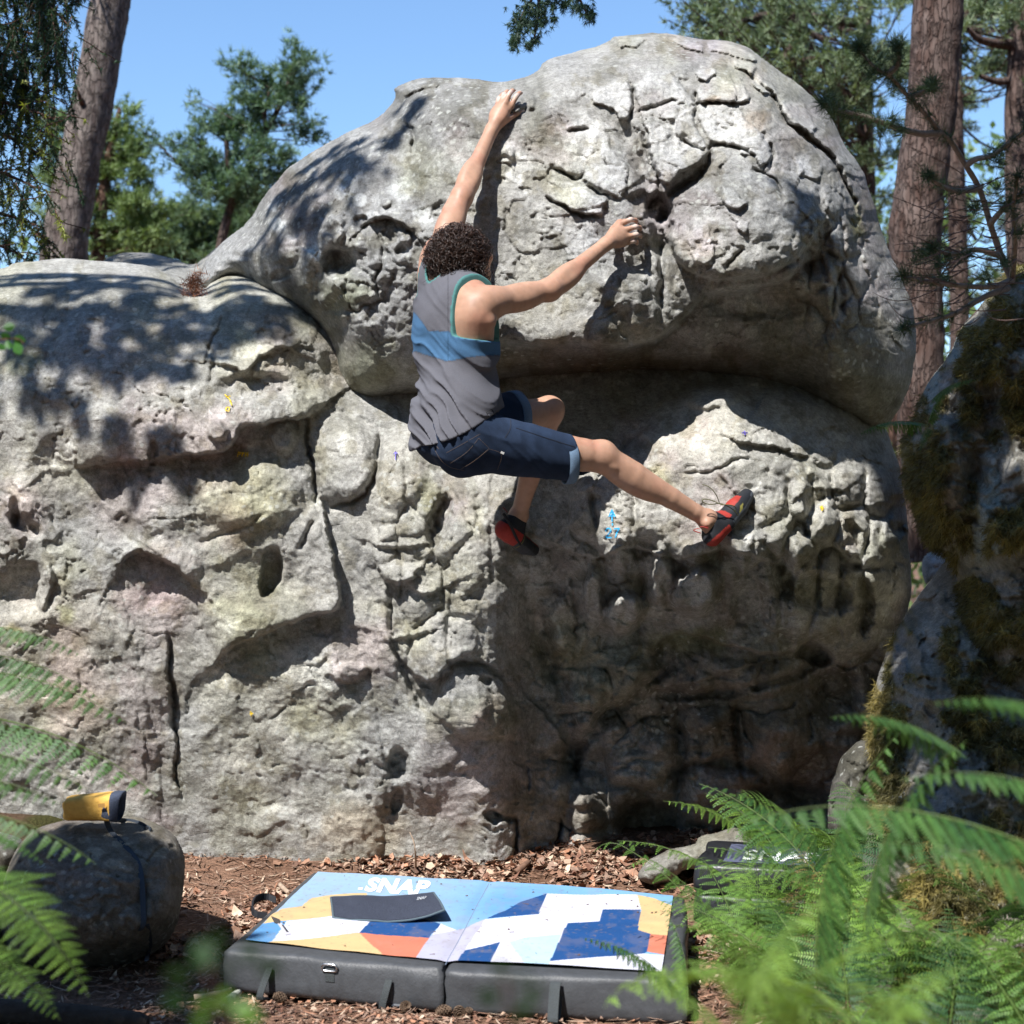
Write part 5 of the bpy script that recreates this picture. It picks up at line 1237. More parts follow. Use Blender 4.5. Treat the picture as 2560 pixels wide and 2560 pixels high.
# faint scuffs
sc_ = smooth01((fbm(uu, vv * 2, 40, 4, 5) - .1) * 3)[..., None] * .16; pc = pc * (1 - sc_) + np.array((.26,.21,.17)) * sc_
sc_ = smooth01((fbm(uu, vv * 2.5, 9, 3, 15) - .42) * 6)[..., None] * .35; pc = pc * (1 - sc_) + np.array((.20,.15,.12)) * sc_
idg = np.arange(NU * NVv).reshape(NVv, NU); gf = np.stack([idg[:-1, :-1].ravel(), idg[:-1, 1:].ravel(), idg[1:, 1:].ravel(), idg[1:, :-1].ravel()], 1)
M_PRINT = plain('printed pad fabric', (.5, .5, .5), .7, .03, 30, .15, 60, True, .25, bdist=.003)
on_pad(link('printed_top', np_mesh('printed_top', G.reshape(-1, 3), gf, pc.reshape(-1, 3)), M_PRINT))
def pad_litter():
    R = np.random.RandomState(8); V, F = [], []
    for k in range(70):
        s_, t_ = R.uniform(.05, 1.95), R.uniform(.04, .96); q = bil(np.array([s_]), np.array([t_]))[0]; a = R.uniform(0, 6.28); L = R.choice([.004, .008, .018, .03], p=[.4, .3, .2, .1]); w = .0007 if L > .01 else L * .35
        d = np.array([math.cos(a), math.sin(a), 0]) * L; n_ = np.array([-math.sin(a), math.cos(a), 0]) * w; q[2] = float(pad_z(q[0], q[1])) + .0035; k0 = len(V)
        V += [q - d / 2 - n_, q + d / 2 - n_, q + d / 2 + n_ + np.array([0, 0, .002]), q - d / 2 + n_]; F.append((k0, k0 + 1, k0 + 2, k0 + 3))
    return V, F
def text_quad(name, txt, quad, mat, zf, lift=.003, bold=.02, shear=.0):
    """flat lettering stretched over a four-cornered patch (bl, br, tr, tl world xy)"""
    cu = bpy.data.curves.new(name, 'FONT'); cu.body = txt; cu.offset = bold; cu.resolution_u = 3; cu.shear = shear; cu.space_character = 1.02
    ob = bpy.data.objects.new('tmp', cu); COL.objects.link(ob); bpy.context.view_layer.update()
    me = bpy.data.meshes.new_from_object(ob.evaluated_get(bpy.context.evaluated_depsgraph_get())); bpy.data.objects.remove(ob)
    v = np.array([tuple(q.co) for q in me.vertices]); v[:, 0] -= v[:, 0].min(); v[:, 0] /= v[:, 0].max(); v[:, 1] -= v[:, 1].min(); v[:, 1] /= v[:, 1].max()
    q = [np.array(c[:2]) for c in quad]; s_, t_ = v[:, :1], v[:, 1:2]
    xy = (q[0] * (1 - s_) + q[1] * s_) * (1 - t_) + (q[3] * (1 - s_) + q[2] * s_) * t_
    z = zf(xy[:, 0], xy[:, 1]) + lift
    for i, mv in enumerate(me.vertices): mv.co = (xy[i, 0], xy[i, 1], z[i])
    me.name = name; return link(name, me, mat)
_v, _f = pad_litter(); tag(link('needle_debris', pydata('needle_debris', _v, _f), plain('brown debris', (.12, .07, .05), .9)), kind='stuff')
M_WTXT = plain('white print', (.86, .88, .90), .6)
on_pad(text_quad('pad_lettering', 'SNAP', [W2(a7(1128,366)), W2(a7(1556,402)), W2(a7(1604,292)), W2(a7(1172,268))], M_WTXT, pad_z, .0035, .045))
dq = [W2(a7(*p)) for p in ((1088,352),(1120,355),(1126,340),(1096,338))]
on_pad(link('pad_lettering', pydata('pad_lettering', [(p[0], p[1], float(pad_z(p[0], p[1])) + .0035) for p in dq], [(0, 1, 2, 3)]), M_WTXT))
# near, far and end binding edges already vinyl; straps, buckle, tabs
nd = unit((NS - NL) * np.array([1, 1, 0])); nout = np.array([nd[1], -nd[0], 0])      # along and out of the front side
def front(u, v):
    """point on the front side at photo pixel"""
    best = None
    for a, b in ((NL, NS), (NS, NR)):
        e = b - a; k = (u - CX) / FPX
        s_ = (k * a[1] - a[0]) / (e[0] - k * e[1])
        if -.05 <= s_ <= 1.05: best = a + e * s_; break
    if best is None: best = NR.copy()
    d = best[1]; return np.array([best[0], d, CAMZ - (v - HV) / FPX * d]) 
def webbing(name, pts, w, mat, parent_fn=on_pad, along=None, th=.0016):
    al = unit(along if along is not None else nd); V, F = [], []; pts = [np.array(p) for p in chaikin(np.array(pts), 2, False)]
    for i, p in enumerate(pts):
        d = unit(pts[min(i + 1, len(pts) - 1)] - pts[max(i - 1, 0)]); n = unit(np.cross(d, al))
        for a_, b_ in ((-1, 1), (1, 1), (1, -1), (-1, -1)): V.append(p + al * w / 2 * a_ + n * th * b_)
    for i in range(len(pts) - 1):
        for j in range(4): F.append((i * 4 + j, i * 4 + (j + 1) % 4, i * 4 + 4 + (j + 1) % 4, i * 4 + 4 + j))
    F.append((3, 2, 1, 0)); m = len(V) - 4; F.append((m, m + 1, m + 2, m + 3))
    return parent_fn(link(name, pydata(name, V, F), mat))
M_WEB = plain('grey webbing', (.045, .052, .055), .8, .2, 300, .5, 500)
for u, v0, v1, out in ((679, 2417, 2490, .045), (976, 2447, 2517, .022)):
    t, b = front(u, v0), front(u - 14, v1); t2 = t + nout * .010
    webbing('pull_strap', [t2, t + nout * (.012 + out * .5) + np.array([-.004, 0, -.03]), b + nout * (.006 + out), b + nout * (.016) + np.array([.01, 0, -.002])], .021, M_WEB)
t, b = front(1393, 2453), front(1400, 2546)
webbing('pull_strap', [t + nout * .009, t + nout * .022 + np.array([0, 0, -.004]), lerp(t, b, .5) + nout * .05, b + nout * .075, lerp(t, b, .8) + nout * .03, lerp(t, b, .4) + nout * .012], .030, M_WEB)
bt, bb = front(828, 2419), front(828, 2452)
webbing('buckle_tab', [bt + nout * .0085, lerp(bt, bb, .5) + nout * .0095, bb + nout * .0095], .028, M_WEB)
M_STEEL = plain('brushed steel', (.72, .72, .74), .3, metallic=1.0)
rc_ = bt + nout * .013; rr_ = [rc_ + nd * x * .024 + np.array([0, 0, z]) for x, z in ((-1, .004), (-.86, .0105), (-.6, .012), (0, .0125), (.6, .012), (.86, .0105), (1, .004), (.95, -.004), (.7, -.0065), (0, -.007), (-.7, -.0065), (-.95, -.004))]
v, f = tube(rr_, .0030, 8, True); on_pad(link('metal_ring', pydata('metal_ring', v, f, True), M_STEEL))
# side carry handle and tab on the left
s1, s2 = W2((668, 2290), .10), W2((690, 2262), .10)
webbing('carry_handle', [s1, s1 + np.array([-.05, -.01, .01]), lerp(s1, s2, .5) + np.array([-.062, 0, .035]), s2 + np.array([-.04, .01, .03]), s2 + np.array([.0, .0, .016])], .022, M_BLACKW, on_pad, (0, .3, 1), .003)
tb = [W2(a7(*p), PADZ + .006) for p in ((493, 538), (550, 560), (552, 586), (515, 578))]
for tz in tb: tz[2] = pad_z(tz[0], tz[1]) + .006
on_pad(link('tab', pydata('tab', tb + [p - np.array([0, 0, .004]) for p in tb], [(0,1,2,3),(0,4,5,1),(1,5,6,2),(2,6,7,3),(3,7,4,0)]), plain('brown tab', (.05, .045, .045), .8)))
tb = [W2(a7(*p)) for p in ((532, 590), (560, 592), (626, 664), (590, 672))]
on_pad(link('tab', pydata('tab', [(p[0], p[1], float(pad_z(p[0], p[1])) + .0045) for p in tb] + [(p[0], p[1], float(pad_z(p[0], p[1])) + .001) for p in tb], [(0,1,2,3),(0,4,5,1),(1,5,6,2),(2,6,7,3),(3,7,4,0)]), plain('grey tab', (.45, .43, .47), .8)))
tb = [W2(a7(*p)) for p in ((562, 608), (576, 610), (612, 654), (596, 655))]
on_pad(link('tab', pydata('tab', [(p[0], p[1], float(pad_z(p[0], p[1])) + .006) for p in tb], [(0,1,2,3)]), plain('dark tab', (.03, .03, .035), .8)))
# crease seams
on_pad(strip('seam', [np.array([*(lerp(NS, FS, t)[:2] + [.0, .0]), 0]) + np.array([0, 0, float(pad_z(*lerp(NS, FS, t)[:2])) + .0022]) for t in np.linspace(.03, .97, 30)], .0022, plain('blue seam', (.16, .2, .28), .7), None, (0, 0, 1)))

# ---- felt mat lying on the pad
near = chaikin(np.array([[920,527,.014],[1060,549,.010],[1180,553,.012],[1300,556,.012],[1430,550,.016],[1560,520,.028],[1686,478,.050]]), 2, False)
farr = chaikin(np.array([[903,393,.016],[960,386,.018],[1060,384,.022],[1180,384,.018],[1280,389,.014],[1380,385,.018],[1500,372,.026],[1610,356,.040]]), 2, False)
def rs(c, n):
    d = np.r_[0, np.cumsum(np.linalg.norm(np.diff(c[:, :2], axis=0), axis=1))]; t = np.linspace(0, d[-1], n); return np.stack([np.interp(t, d, c[:, i]) for i in range(3)], 1)
NM, MM = 60, 22; n_, f_ = rs(near, NM), rs(farr, NM); V = []
for i in range(NM):
    a, b = W2(a7(*n_[i, :2]), PADZ + n_[i, 2]), W2(a7(*f_[i, :2]), PADZ + f_[i, 2])
    for j in range(MM):
        t = j / (MM - 1); p = lerp(a, b, t); p[2] += .004 * math.sin(t * 3.1) + .002 * float(vnoise(np.array(i * .14), np.array(t * 3), 3)); V.append(p)
top = np.array(V); bot = top - np.array([0, 0, .006]); idm = np.arange(NM * MM).reshape(NM, MM)
Fm = np.stack([idm[:-1, :-1].ravel(), idm[1:, :-1].ravel(), idm[1:, 1:].ravel(), idm[:-1, 1:].ravel()], 1)
rim = list(idm[:, 0]) + list(idm[-1, 1:]) + list(idm[-2::-1, -1]) + list(idm[0, -2:0:-1]); nM = len(top)
side = [(rim[i], rim[(i + 1) % len(rim)], rim[(i + 1) % len(rim)] + nM, rim[i] + nM) for i in range(len(rim))]
M_FELT = plain('blue grey carpet felt', (.048, .055, .078), .98, .7, 420, 1.0, 480, False, .1, bdist=.003)
mat_o = link('carpet_mat', np_mesh('carpet_mat', np.vstack([top, bot]), np.vstack([Fm, Fm[:, ::-1] + nM, np.array(side)])), M_FELT)
tag(mat_o, 'dark felt wiping mat with bound edges lying on the left half of the pad', 'mat')
v, f = tube([top[k] - np.array([0, 0, .003]) for k in rim], .0042, 6, True)
o = link('binding', pydata('binding', v, f, True), plain('teal grey binding', (.075, .105, .125), .85, .1, 200, .4, 500)); o.parent = mat_o
mz = lambda x, y: np.array([top[np.argmin((top[:, 0] - a) ** 2 + (top[:, 1] - b) ** 2), 2] for a, b in zip(x, y)])
def mxy(x, y, z): return W2(a7(x, y), PADZ + z)
o = text_quad('mat_lettering', 'SNAP', [mxy(1494,421,.028), mxy(1558,418,.032), mxy(1564,392,.034), mxy(1502,396,.030)], plain('grey woven text', (.40, .42, .45), .9), mz, .0022, .02); o.parent = mat_o

# ---- second pad, folded, behind the ferns
fp = empty('folded_pad', tuple(P(1910, 2331, 5.3) * 1), 'black folded crash pad with pale lettering half hidden by the ferns', 'crash pad')
fo = np.array(P(1735, 2331, 5.3)); ex = np.array([.50, -.12, 0]); ey = np.array([.10, .42, 0]); fo[2] = .03
def rbox(o, ex, ey, h, r, seed, n=24):
    V = []; ring = []
    c = [o, o + ex, o + ex + ey, o + ey]; cen = sum(c) / 4
    for i in range(4):
        for t in np.linspace(0, 1, n + 1)[:-1]: ring.append(c[i] + (c[(i + 1) % 4] - c[i]) * t)
    for i in range(4): ring[i * n] = lerp(ring[i * n], cen, .03)
    N = len(ring); prof = [(r * .6, 0), (0, r * .5), (-.004, h * .5), (0, h - r * .7), (r * .35, h - r * .2), (r, h)]
    for k, (ins, z) in enumerate(prof):
        for i, p in enumerate(ring):
            q = p + unit(cen - p) * (ins + .008 * float(vnoise(np.array(i / n * 3), np.array(z * 14.), seed))); V.append((q[0], q[1], o[2] + z))
    F = [(k * N + i, k * N + (i + 1) % N, (k + 1) * N + (i + 1) % N, (k + 1) * N + i) for k in range(len(prof) - 1) for i in range(N)]
    F += [tuple((len(prof) - 1) * N + i for i in range(N)), tuple(range(N))[::-1]]
    return V, F
M_BV = plain('black vinyl', (.018, .019, .023), .4, .15, 40, .5, 90, False, .5, bdist=.003)
bpy.context.view_layer.update()
for z0, hh in ((.0, .10), (.104, .10)):
    v, f = rbox(fo + np.array([0, 0, z0]), ex, ey, hh, .02, 41); o = link('foam_panel', pydata('foam_panel', v, f, True), M_BV); o.parent = fp; o.matrix_parent_inverse = fp.matrix_world.inverted()
zt = fo[2] + .2055
o = link('printed_panel', pydata('printed_panel', [(*(fo + ex * a + ey * b)[:2], zt) for a, b in ((.18,.12),(.88,.12),(.88,.85),(.18,.85))], [(0,1,2,3)]), plain('lilac print', (.09, .10, .16), .6)); o.parent = fp; o.matrix_parent_inverse = fp.matrix_world.inverted()
o = text_quad('pad_lettering', 'SNAP', [fo + ex * a + ey * b for a, b in ((.30,.2),(.80,.2),(.80,.6),(.30,.6))], M_WTXT, lambda x, y: x * 0 + zt, .003, .02); o.parent = fp; o.matrix_parent_inverse = fp.matrix_world.inverted()

# ================================================================ chalk bag on the low boulder
bag = empty('chalk_bag', tuple(P(236, 2043, 4.9)), 'yellow chalk bag with grey rim lying on the low boulder under a fern frond', 'chalk bag'); bpy.context.view_layer.update()
def par(o, p): o.parent = p; o.matrix_parent_inverse = p.matrix_world.inverted(); return o
sec = [(163,2008,.016,.020),(166,2006,.030,.034),(176,2005,.0335,.040),(205,2003,.035,.042),(240,2002,.037,.044),(270,2001,.039,.046),(284,2001,.040,.047)]
V, F = [], []; n = 28
for i, (u, v, rz, ry) in enumerate(sec):
    c = A(u, v + 15, 5.04 - i * .006); 
    for j in range(n):
        th = 2 * math.pi * j / n; s_, c_ = math.sin(th), math.cos(th); e = .50
        w = 1 + .06 * float(vnoise(np.array(j * .5), np.array(i * .8), 9))
        V.append(c + np.array([.004 * math.sin(j * .9), ry * math.copysign(abs(c_) ** e, c_) * w, rz * math.copysign(abs(s_) ** e, s_) * w * 1.12]))
for i in range(len(sec) - 1):
    for j in range(n): F.append((i * n + j, i * n + (j + 1) % n, (i + 1) * n + (j + 1) % n, (i + 1) * n + j))
F.append(tuple(range(n))[::-1])
par(link('bag_body', pydata('bag_body', V, F, True), plain('yellow canvas', (.62, .36, .075), .8, .1, 60, .6, 90, bdist=.004)), bag)
V, F = [], []
for i, (u, sc) in enumerate(((282, 1.0), (285, 1.04), (303, 1.05), (305, 1.0), (302, .94), (288, .90), (262, .7))):
    c = A(u, 2015 + (6 if i > 3 else 0), 5.0)
    for j in range(n):
        th = 2 * math.pi * j / n; s_, c_ = math.sin(th), math.cos(th); V.append(c + np.array([.008 * s_ * (i > 0), .048 * sc * math.copysign(abs(c_) ** .6, c_), .045 * sc * math.copysign(abs(s_) ** .6, s_)]))
for i in range(6):
    for j in range(n): F.append((i * n + j, i * n + (j + 1) % n, (i + 1) * n + (j + 1) % n, (i + 1) * n + j))
F.append(tuple(6 * n + j for j in range(n)))
par(link('bag_rim', pydata('bag_rim', V, F, True), plain('slate fleece', (.050, .062, .095), .95, .3, 200, .8, 300)), bag)
par(link('brand_tab', pydata('brand_tab', [A(245,2010,4.955), A(262,2008,4.952), A(262,2019,4.952), A(246,2019,4.955)], [(0, 1, 2, 3)]), plain('ochre tab', (.40, .22, .06), .8)), bag)
def on_rock(u, v, lift=.006, names=('low_boulder',)): return A(u, v, rock_at(u, v, names) - lift)
M_BELT = plain('slate webbing', (.032, .042, .058), .8, .2, 300, .4, 500)
belt = [on_rock(u, v) for u, v in ((262,2058),(274,2076),(296,2098),(322,2124),(343,2150),(352,2180),(356,2220),(358,2260),(360,2300),(356,2318),(350,2326))]
belt[0] = A(264, 2044, 4.99)
webbing('belt', belt, .017, M_BELT, lambda o: par(o, bag), (1, 0, 0.25), .0015)
webbing('belt', [A(286,2046,5.0), on_rock(306,2052), on_rock(330,2054), on_rock(352,2060), on_rock(368,2070), on_rock(376,2078)], .017, M_BELT, lambda o: par(o, bag), (.2, 0, 1), .0015)
webbing('belt', [on_rock(368,2312), on_rock(374,2335), on_rock(376,2360), on_rock(370,2384,.02), A(366,2402,4.68)], .013, M_BELT, lambda o: par(o, bag), (1, 0, .2), .0015)
v, f = rbox(on_rock(366, 2074, .004) - np.array([.004, .004, .006]), np.array([.016, 0, -.01]), np.array([0, .008, 0]), .015, .003, 3, 4); par(link('buckle', pydata('buckle', v, f), plain('black plastic', (.015, .018, .022), .35)), bag)

# ================================================================ paint marks on the rock
def mark(name, strokes, mat, label, cat, w=.004):
    V, F = [], []
    for st in strokes:
        pts = []
        for p in dens([tuple(q) for q in st], 2.2):
            d = min(rock_at(p[0] + a_, p[1] + b_, ('lower_boulder_wall', 'upper_boulder')) for a_ in (-3, 0, 3) for b_ in (-3, 0, 3))
            pts.append(A(p[0], p[1], d - .005))
        o = len(V)
        for i, p in enumerate(pts):
            d = unit(pts[min(i + 1, len(pts) - 1)] - pts[max(i - 1, 0)]); s_ = unit(np.cross(d, [0, -1, 0])) * w * (.5 + .12 * random.random()); V += [p - s_, p + s_]
        for i in range(len(pts) - 1):
            F.append((o + 2 * i, o + 2 * i + 1, o + 2 * i + 3, o + 2 * i + 2))
    return tag(link(name, pydata(name, V, F), mat), label, cat)
M_CY = plain('cyan paint', (.03, .38, .72), .7); M_YP = plain('yellow paint', (.72, .50, .03), .7); M_VP = plain('violet paint', (.16, .13, .48), .7)
mark('painted_arrow', [[(1530,1304),(1530,1276)],[(1522,1292),(1530,1274),(1538,1292)],[(1525,1290),(1535,1290)],[(1531,1308),(1531,1314)]], M_CY, 'small cyan arrow painted on the rock below the outstretched leg', 'painted mark')
mark('painted_number', [[(1514,1328),(1518,1321),(1525,1321),(1527,1328),(1514,1344),(1529,1344)],[(1535,1322),(1548,1321),(1542,1332),(1538,1345)]], M_CY, 'cyan number 27 painted on the rock under the cyan arrow', 'painted mark', .0045)
mark('painted_arrow', [[(989,1150),(989,1128)],[(984,1136),(989,1128),(994,1136)]], M_VP, 'tiny violet arrow painted on the rock below the shorts', 'painted mark', .003)
mark('painted_blotch', [[(562,986),(572,996),(578,1004)],[(564,992),(576,990)],[(575,1002),(580,1014)],[(566,1018),(574,1018),(572,1028),(564,1026),(566,1018)]], M_YP, 'yellow paint blotches on the rock left of the shirt', 'painted mark')
mark('painted_lettering', [[(594,1142),(596,1130),(602,1132),(598,1137)],[(605,1142),(605,1131),(611,1133),(605,1136)],[(615,1130),(613,1142)],[(613,1136),(619,1135)],[(620,1130),(619,1142)]], M_YP, 'faint yellow letters painted in the shadow of the long ledge', 'painted mark', .004)
mark('painted_dot', [[(626,1778),(629,1792)],[(630,1780),(627,1790)],[(624,1785),(633,1784)]], M_YP, 'bright yellow paint dot low on the wall above the chalk bag', 'painted mark')
mark('painted_star', [[(2050,1270),(2060,1270)],[(2055,1264),(2055,1277)],[(2051,1266),(2059,1275)]], M_YP, 'small yellow star painted on the rough flank right of the shoe', 'painted mark', .005)
mark('painted_star', [[(1855,1082),(1869,1082)],[(1861,1077),(1862,1087)]], M_VP, 'faint violet paint fleck on the sunlit pale bulge', 'painted mark', .005)

# ================================================================ sticks, cones, a log
def stick(name, pts, rs_, mat, label, cat='stick'):
    v, f = tube([np.array(p) for p in chaikin(np.array(pts), 1, False)], np.interp(np.linspace(0, 1, len(chaikin(np.array(pts), 1, False))), np.linspace(0, 1, len(rs_)), rs_).tolist(), 8)
    v = [p + np.array([random.uniform(-.0008, .0008) for _ in range(3)]) for p in v]
    return tag(link(name, pydata(name, v, f, True), mat), label, cat)
M_STK = plain('bleached stick', (.36, .27, .20), .85, .25, 60, .6, 120); M_TWG = plain('dark twig', (.07, .045, .035), .85, .2, 60, .5, 120); M_LOG = plain('dark bark', (.035, .028, .024), .9, .4, 30, 1, 40, bdist=.01)
gp = lambda u, v, z=.012: W2((u, v), z)
stick('stick', [gp(486,2494), gp(520,2490,.016), gp(578,2473,.014)], [.010, .009, .006], M_STK, 'bleached bare stick on the ground left of the pad')
stick('stick', [gp(560,2512), gp(580,2495,.02), gp(598,2480,.016)], [.016, .014, .009], plain('lichen stick', (.30, .31, .26), .9, .5, 80, .6, 90), 'short lichen covered stick by the near left corner of the pad')
stick('stick', [gp(564,2178,.02), gp(590,2172,.025), gp(612,2166,.02)], [.008, .007, .005], M_STK, 'thin pale stick lying level near the foot of the wall')
stick('stick', [gp(586,2163,.02), gp(600,2148,.03), gp(615,2136,.03)], [.007, .007, .005], M_STK, 'thin pale stick lying slanted near the foot of the wall')
stick('stick', [gp(700,2212,.02), gp(712,2224,.02), gp(722,2232,.015)], [.010, .009, .008], M_STK, 'stub of pale stick beside the far left edge of the pad')
stick('twig', [W2(a8(565,622), PADZ + .006), W2(a8(600,634), PADZ + .008), W2(a8(650,652), PADZ + .006), W2(a8(700,648), PADZ + .006), W2(a8(760,656), PADZ + .006)], [.0015, .0018, .0018, .0014, .001], M_TWG, 'thin dark twig lying on the white print of the pad', 'twig')
stick('dry_stalk', [gp(1040,2178,.0), A(1039,2140,5.95), A(1036,2105,5.96), A(1024,2080,5.97)], [.006, .004, .003, .001], M_STK, 'thin dry stalk standing behind the pad against the wall', 'stalk')
stick('stick', [gp(1290,2180,.03), gp(1310,2165,.05), gp(1322,2155,.05)], [.013, .012, .010], plain('brown stick', (.16, .09, .06), .9, .3, 60), 'short brown stick in the litter behind the pad')
stick('log', [gp(-60,2528,.03), gp(60,2530,.035), gp(180,2540,.03), gp(330,2552,.025), gp(372,2556,.02)], [.036, .034, .034, .026, .016], M_LOG, 'dark fallen branch along the bottom left edge of the picture', 'log')
M_CONE = plain('pine cone', (.13, .085, .055), .85, .35, 90, .4, 200)
def cone_mesh(seed):
    R = random.Random(seed); V, F = [], []
    for r in range(9):
        t = r / 8; rad = .012 * math.sin(math.pi * (.12 + .8 * t)) ** .8; x0 = (t - .5) * .034
        for j in range(9):
            th = 2 * math.pi * (j + .5 * (r % 2)) / 9; c, s_ = math.cos(th), math.sin(th); b = np.array([x0, c * rad * .55, s_ * rad * .55]); o = np.array([x0 - .003, c * rad * 1.25, s_ * rad * 1.25]); tn = np.array([0, -s_, c]) * .0042
            k = len(V); V += [b - tn * .6, b + tn * .6, o + tn, o - tn, o + np.array([.0028, 0, 0]) + tn * .7, o + np.array([.0028, 0, 0]) - tn * .7]; F += [(k, k+1, k+2, k+3), (k+3, k+2, k+4, k+5), (k, k+5, k+4, k+1)]
    v, f = tube([np.array([-.016, 0, 0]), np.array([0, 0, 0]), np.array([.016, 0, 0])], [.005, .009, .004], 8); k = len(V); V += v; F += [tuple(i + k for i in q) for q in f]
    return pydata('pine_cone', V, F)
cm = cone_mesh(3); cm.materials.append(M_CONE)
for i, (u, v, z, sc, lb) in enumerate(((702,2494,.016,1.1,'round pine cone on the needles below the buckle strap'), (1111,2527,.016,1.2,'open pine cone below the joint between the two pad panels'), (1148,2529,.014,1.15,'pine cone just right of the one below the panel joint'),
        (1013,2517,.014,1.1,'pine cone beside the middle pull strap of the pad'), (1172,2528,.012,.8,'small cone fragment rightmost in the row in front of the pad'))):
    o = bpy.data.objects.new('pine_cone', cm); COL.objects.link(o); o.location = gp(u, v, z); o.scale = (sc,) * 3; o.rotation_euler = (random.uniform(-.3, .3), random.uniform(-.4, .4), random.uniform(0, 3)); tag(o, lb, 'pine cone', 'pine cones in front of the pad')
v, f = rbox(gp(978, 2521, .004), np.array([.036, 0, 0]), np.array([.004, .02, 0]), .012, .004, 5, 6); tag(link('slate_pebble', pydata('slate_pebble', v, f, True), plain('slate', (.03, .035, .045), .5)), 'small dark flat pebble in front of the pad by the middle strap', 'pebble')
print('things', round(time.time() - T0, 1))
# ================================================================ plants
VR = np.random.RandomState(23)
def leafmat(name, trans=.3, rough=.55): return plain(name, (.1, .2, .05), rough, .15, 40, 0, 60, True, .35, trans=trans)
M_FERN = leafmat('bracken leaf', .30, .5); M_NEEDLE = leafmat('pine needles', .22, .55); M_SPRUCE = leafmat('spruce needles', .25, .55); M_BROAD = leafmat('broad leaf', .4, .4)
def bark_mat(name, c1, c2, sc=14, wear=.5):
    m, n, l, b = new_mat(name); b.inputs['Roughness'].default_value = .9; b.inputs['Specular IOR Level'].default_value = .15
    tc = n.new('ShaderNodeTexCoord'); mp = n.new('ShaderNodeMapping'); mp.inputs['Scale'].default_value = (1, 1, .28); l.new(tc.outputs['Object'], mp.inputs['Vector'])
    vo = n.new('ShaderNodeTexVoronoi'); vo.inputs['Scale'].default_value = sc; vo.feature = 'DISTANCE_TO_EDGE'
    nz = n.new('ShaderNodeTexNoise'); nz.inputs['Scale'].default_value = sc * .8; nz.inputs['Detail'].default_value = 7; l.new(mp.outputs[0], nz.inputs['Vector'])
    ad = n.new('ShaderNodeVectorMath'); ad.operation = 'MULTIPLY_ADD'; ad.inputs[1].default_value = (.12, .12, .12); l.new(nz.outputs['Color'], ad.inputs[0]); l.new(mp.outputs[0], ad.inputs[2]); l.new(ad.outputs[0], vo.inputs['Vector'])
    mx = n.new('ShaderNodeMix'); mx.data_type = 'RGBA'; mx.inputs[6].default_value = (*c1, 1); mx.inputs[7].default_value = (*c2, 1)
    mr = n.new('ShaderNodeMapRange'); mr.inputs['From Min'].default_value = .35; mr.inputs['From Max'].default_value = .65; l.new(nz.outputs['Fac'], mr.inputs['Value']); l.new(mr.outputs[0], mx.inputs['Factor'])
    m2 = n.new('ShaderNodeMapRange'); m2.inputs['From Max'].default_value = .14; m2.inputs['To Min'].default_value = .62; l.new(vo.outputs['Distance'], m2.inputs['Value'])
    sc_ = n.new('ShaderNodeVectorMath'); sc_.operation = 'SCALE'; l.new(mx.outputs[2], sc_.inputs[0]); l.new(m2.outputs[0], sc_.inputs['Scale']); l.new(sc_.outputs[0], b.inputs['Base Color'])
    bp = n.new('ShaderNodeBump'); bp.inputs['Strength'].default_value = 1; bp.inputs['Distance'].default_value = .03
    hh = n.new('ShaderNodeMath'); hh.operation = 'MULTIPLY_ADD'; hh.inputs[1].default_value = .6; l.new(nz.outputs['Fac'], hh.inputs[0]); l.new(m2.outputs[0], hh.inputs[2]); l.new(hh.outputs[0], bp.inputs['Height']); l.new(bp.outputs[0], b.inputs['Normal'])
    return m
M_BARK = bark_mat('grey pine bark', (.13, .10, .09), (.22, .185, .165), 24); M_BARKR = bark_mat('red pine bark', (.085, .052, .042), (.15, .112, .098), 24); M_BARKD = bark_mat('dark bark', (.10, .055, .04), (.17, .10, .075), 30)
def trunk_mesh(name, pts, rs, n=22, rough=.06, steps=6, seed=0):
    p = chaikin(np.array(pts, float), 2, False); r = np.interp(np.linspace(0, 1, len(p)), np.linspace(0, 1, len(rs)), rs)
    q = []; rr = []
    for i in range(len(p) - 1):
        for k in range(steps): q.append(lerp(p[i], p[i + 1], k / steps)); rr.append(r[i] + (r[i + 1] - r[i]) * k / steps)
    q.append(p[-1]); rr.append(r[-1]); v, f = tube(q, rr, n); v = np.array(v)
    if rough:
        i = np.arange(len(v)); ring = i // n; a = (i % n) / n
        w = 1 + rough * (vnoise(a * 9, ring * .22, 3 + seed) + .6 * vnoise(a * 21, ring * .55, 5 + seed)) * np.abs(np.sin(a * math.pi)) ** .25 + rough * .8 * vnoise(ring * .13, ring * 0 + .5, 9 + seed)
        c = np.array(q)[ring]; v = c + (v - c) * w[:, None]
    return pydata(name, v, f, True)
def blades(cen, dirs, n, length, width, col, spread=.8, seed=0, jit=.25):
    """needle tufts: n thin triangles round every direction"""
    R = np.random.RandomState(seed); m = len(cen); cen = np.repeat(cen, n, 0); d = np.repeat(dirs, n, 0) + R.normal(0, spread, (m * n, 3)); d /= np.linalg.norm(d, axis=1)[:, None]
    L = length * R.uniform(.6, 1.2, m * n)[:, None]; s_ = np.cross(d, R.normal(0, 1, (m * n, 3))); s_ /= np.linalg.norm(s_, axis=1)[:, None] + 1e-9
    b = cen + R.normal(0, length * .12, (m * n, 3)); V = np.stack([b - s_ * width / 2, b + s_ * width / 2, b + d * L], 1).reshape(-1, 3)
    F = np.arange(m * n * 3).reshape(-1, 3); c = np.repeat(col, n, 0) * R.uniform(1 - jit, 1 + jit, (m * n, 1)); return V, F, np.repeat(c, 3, 0)
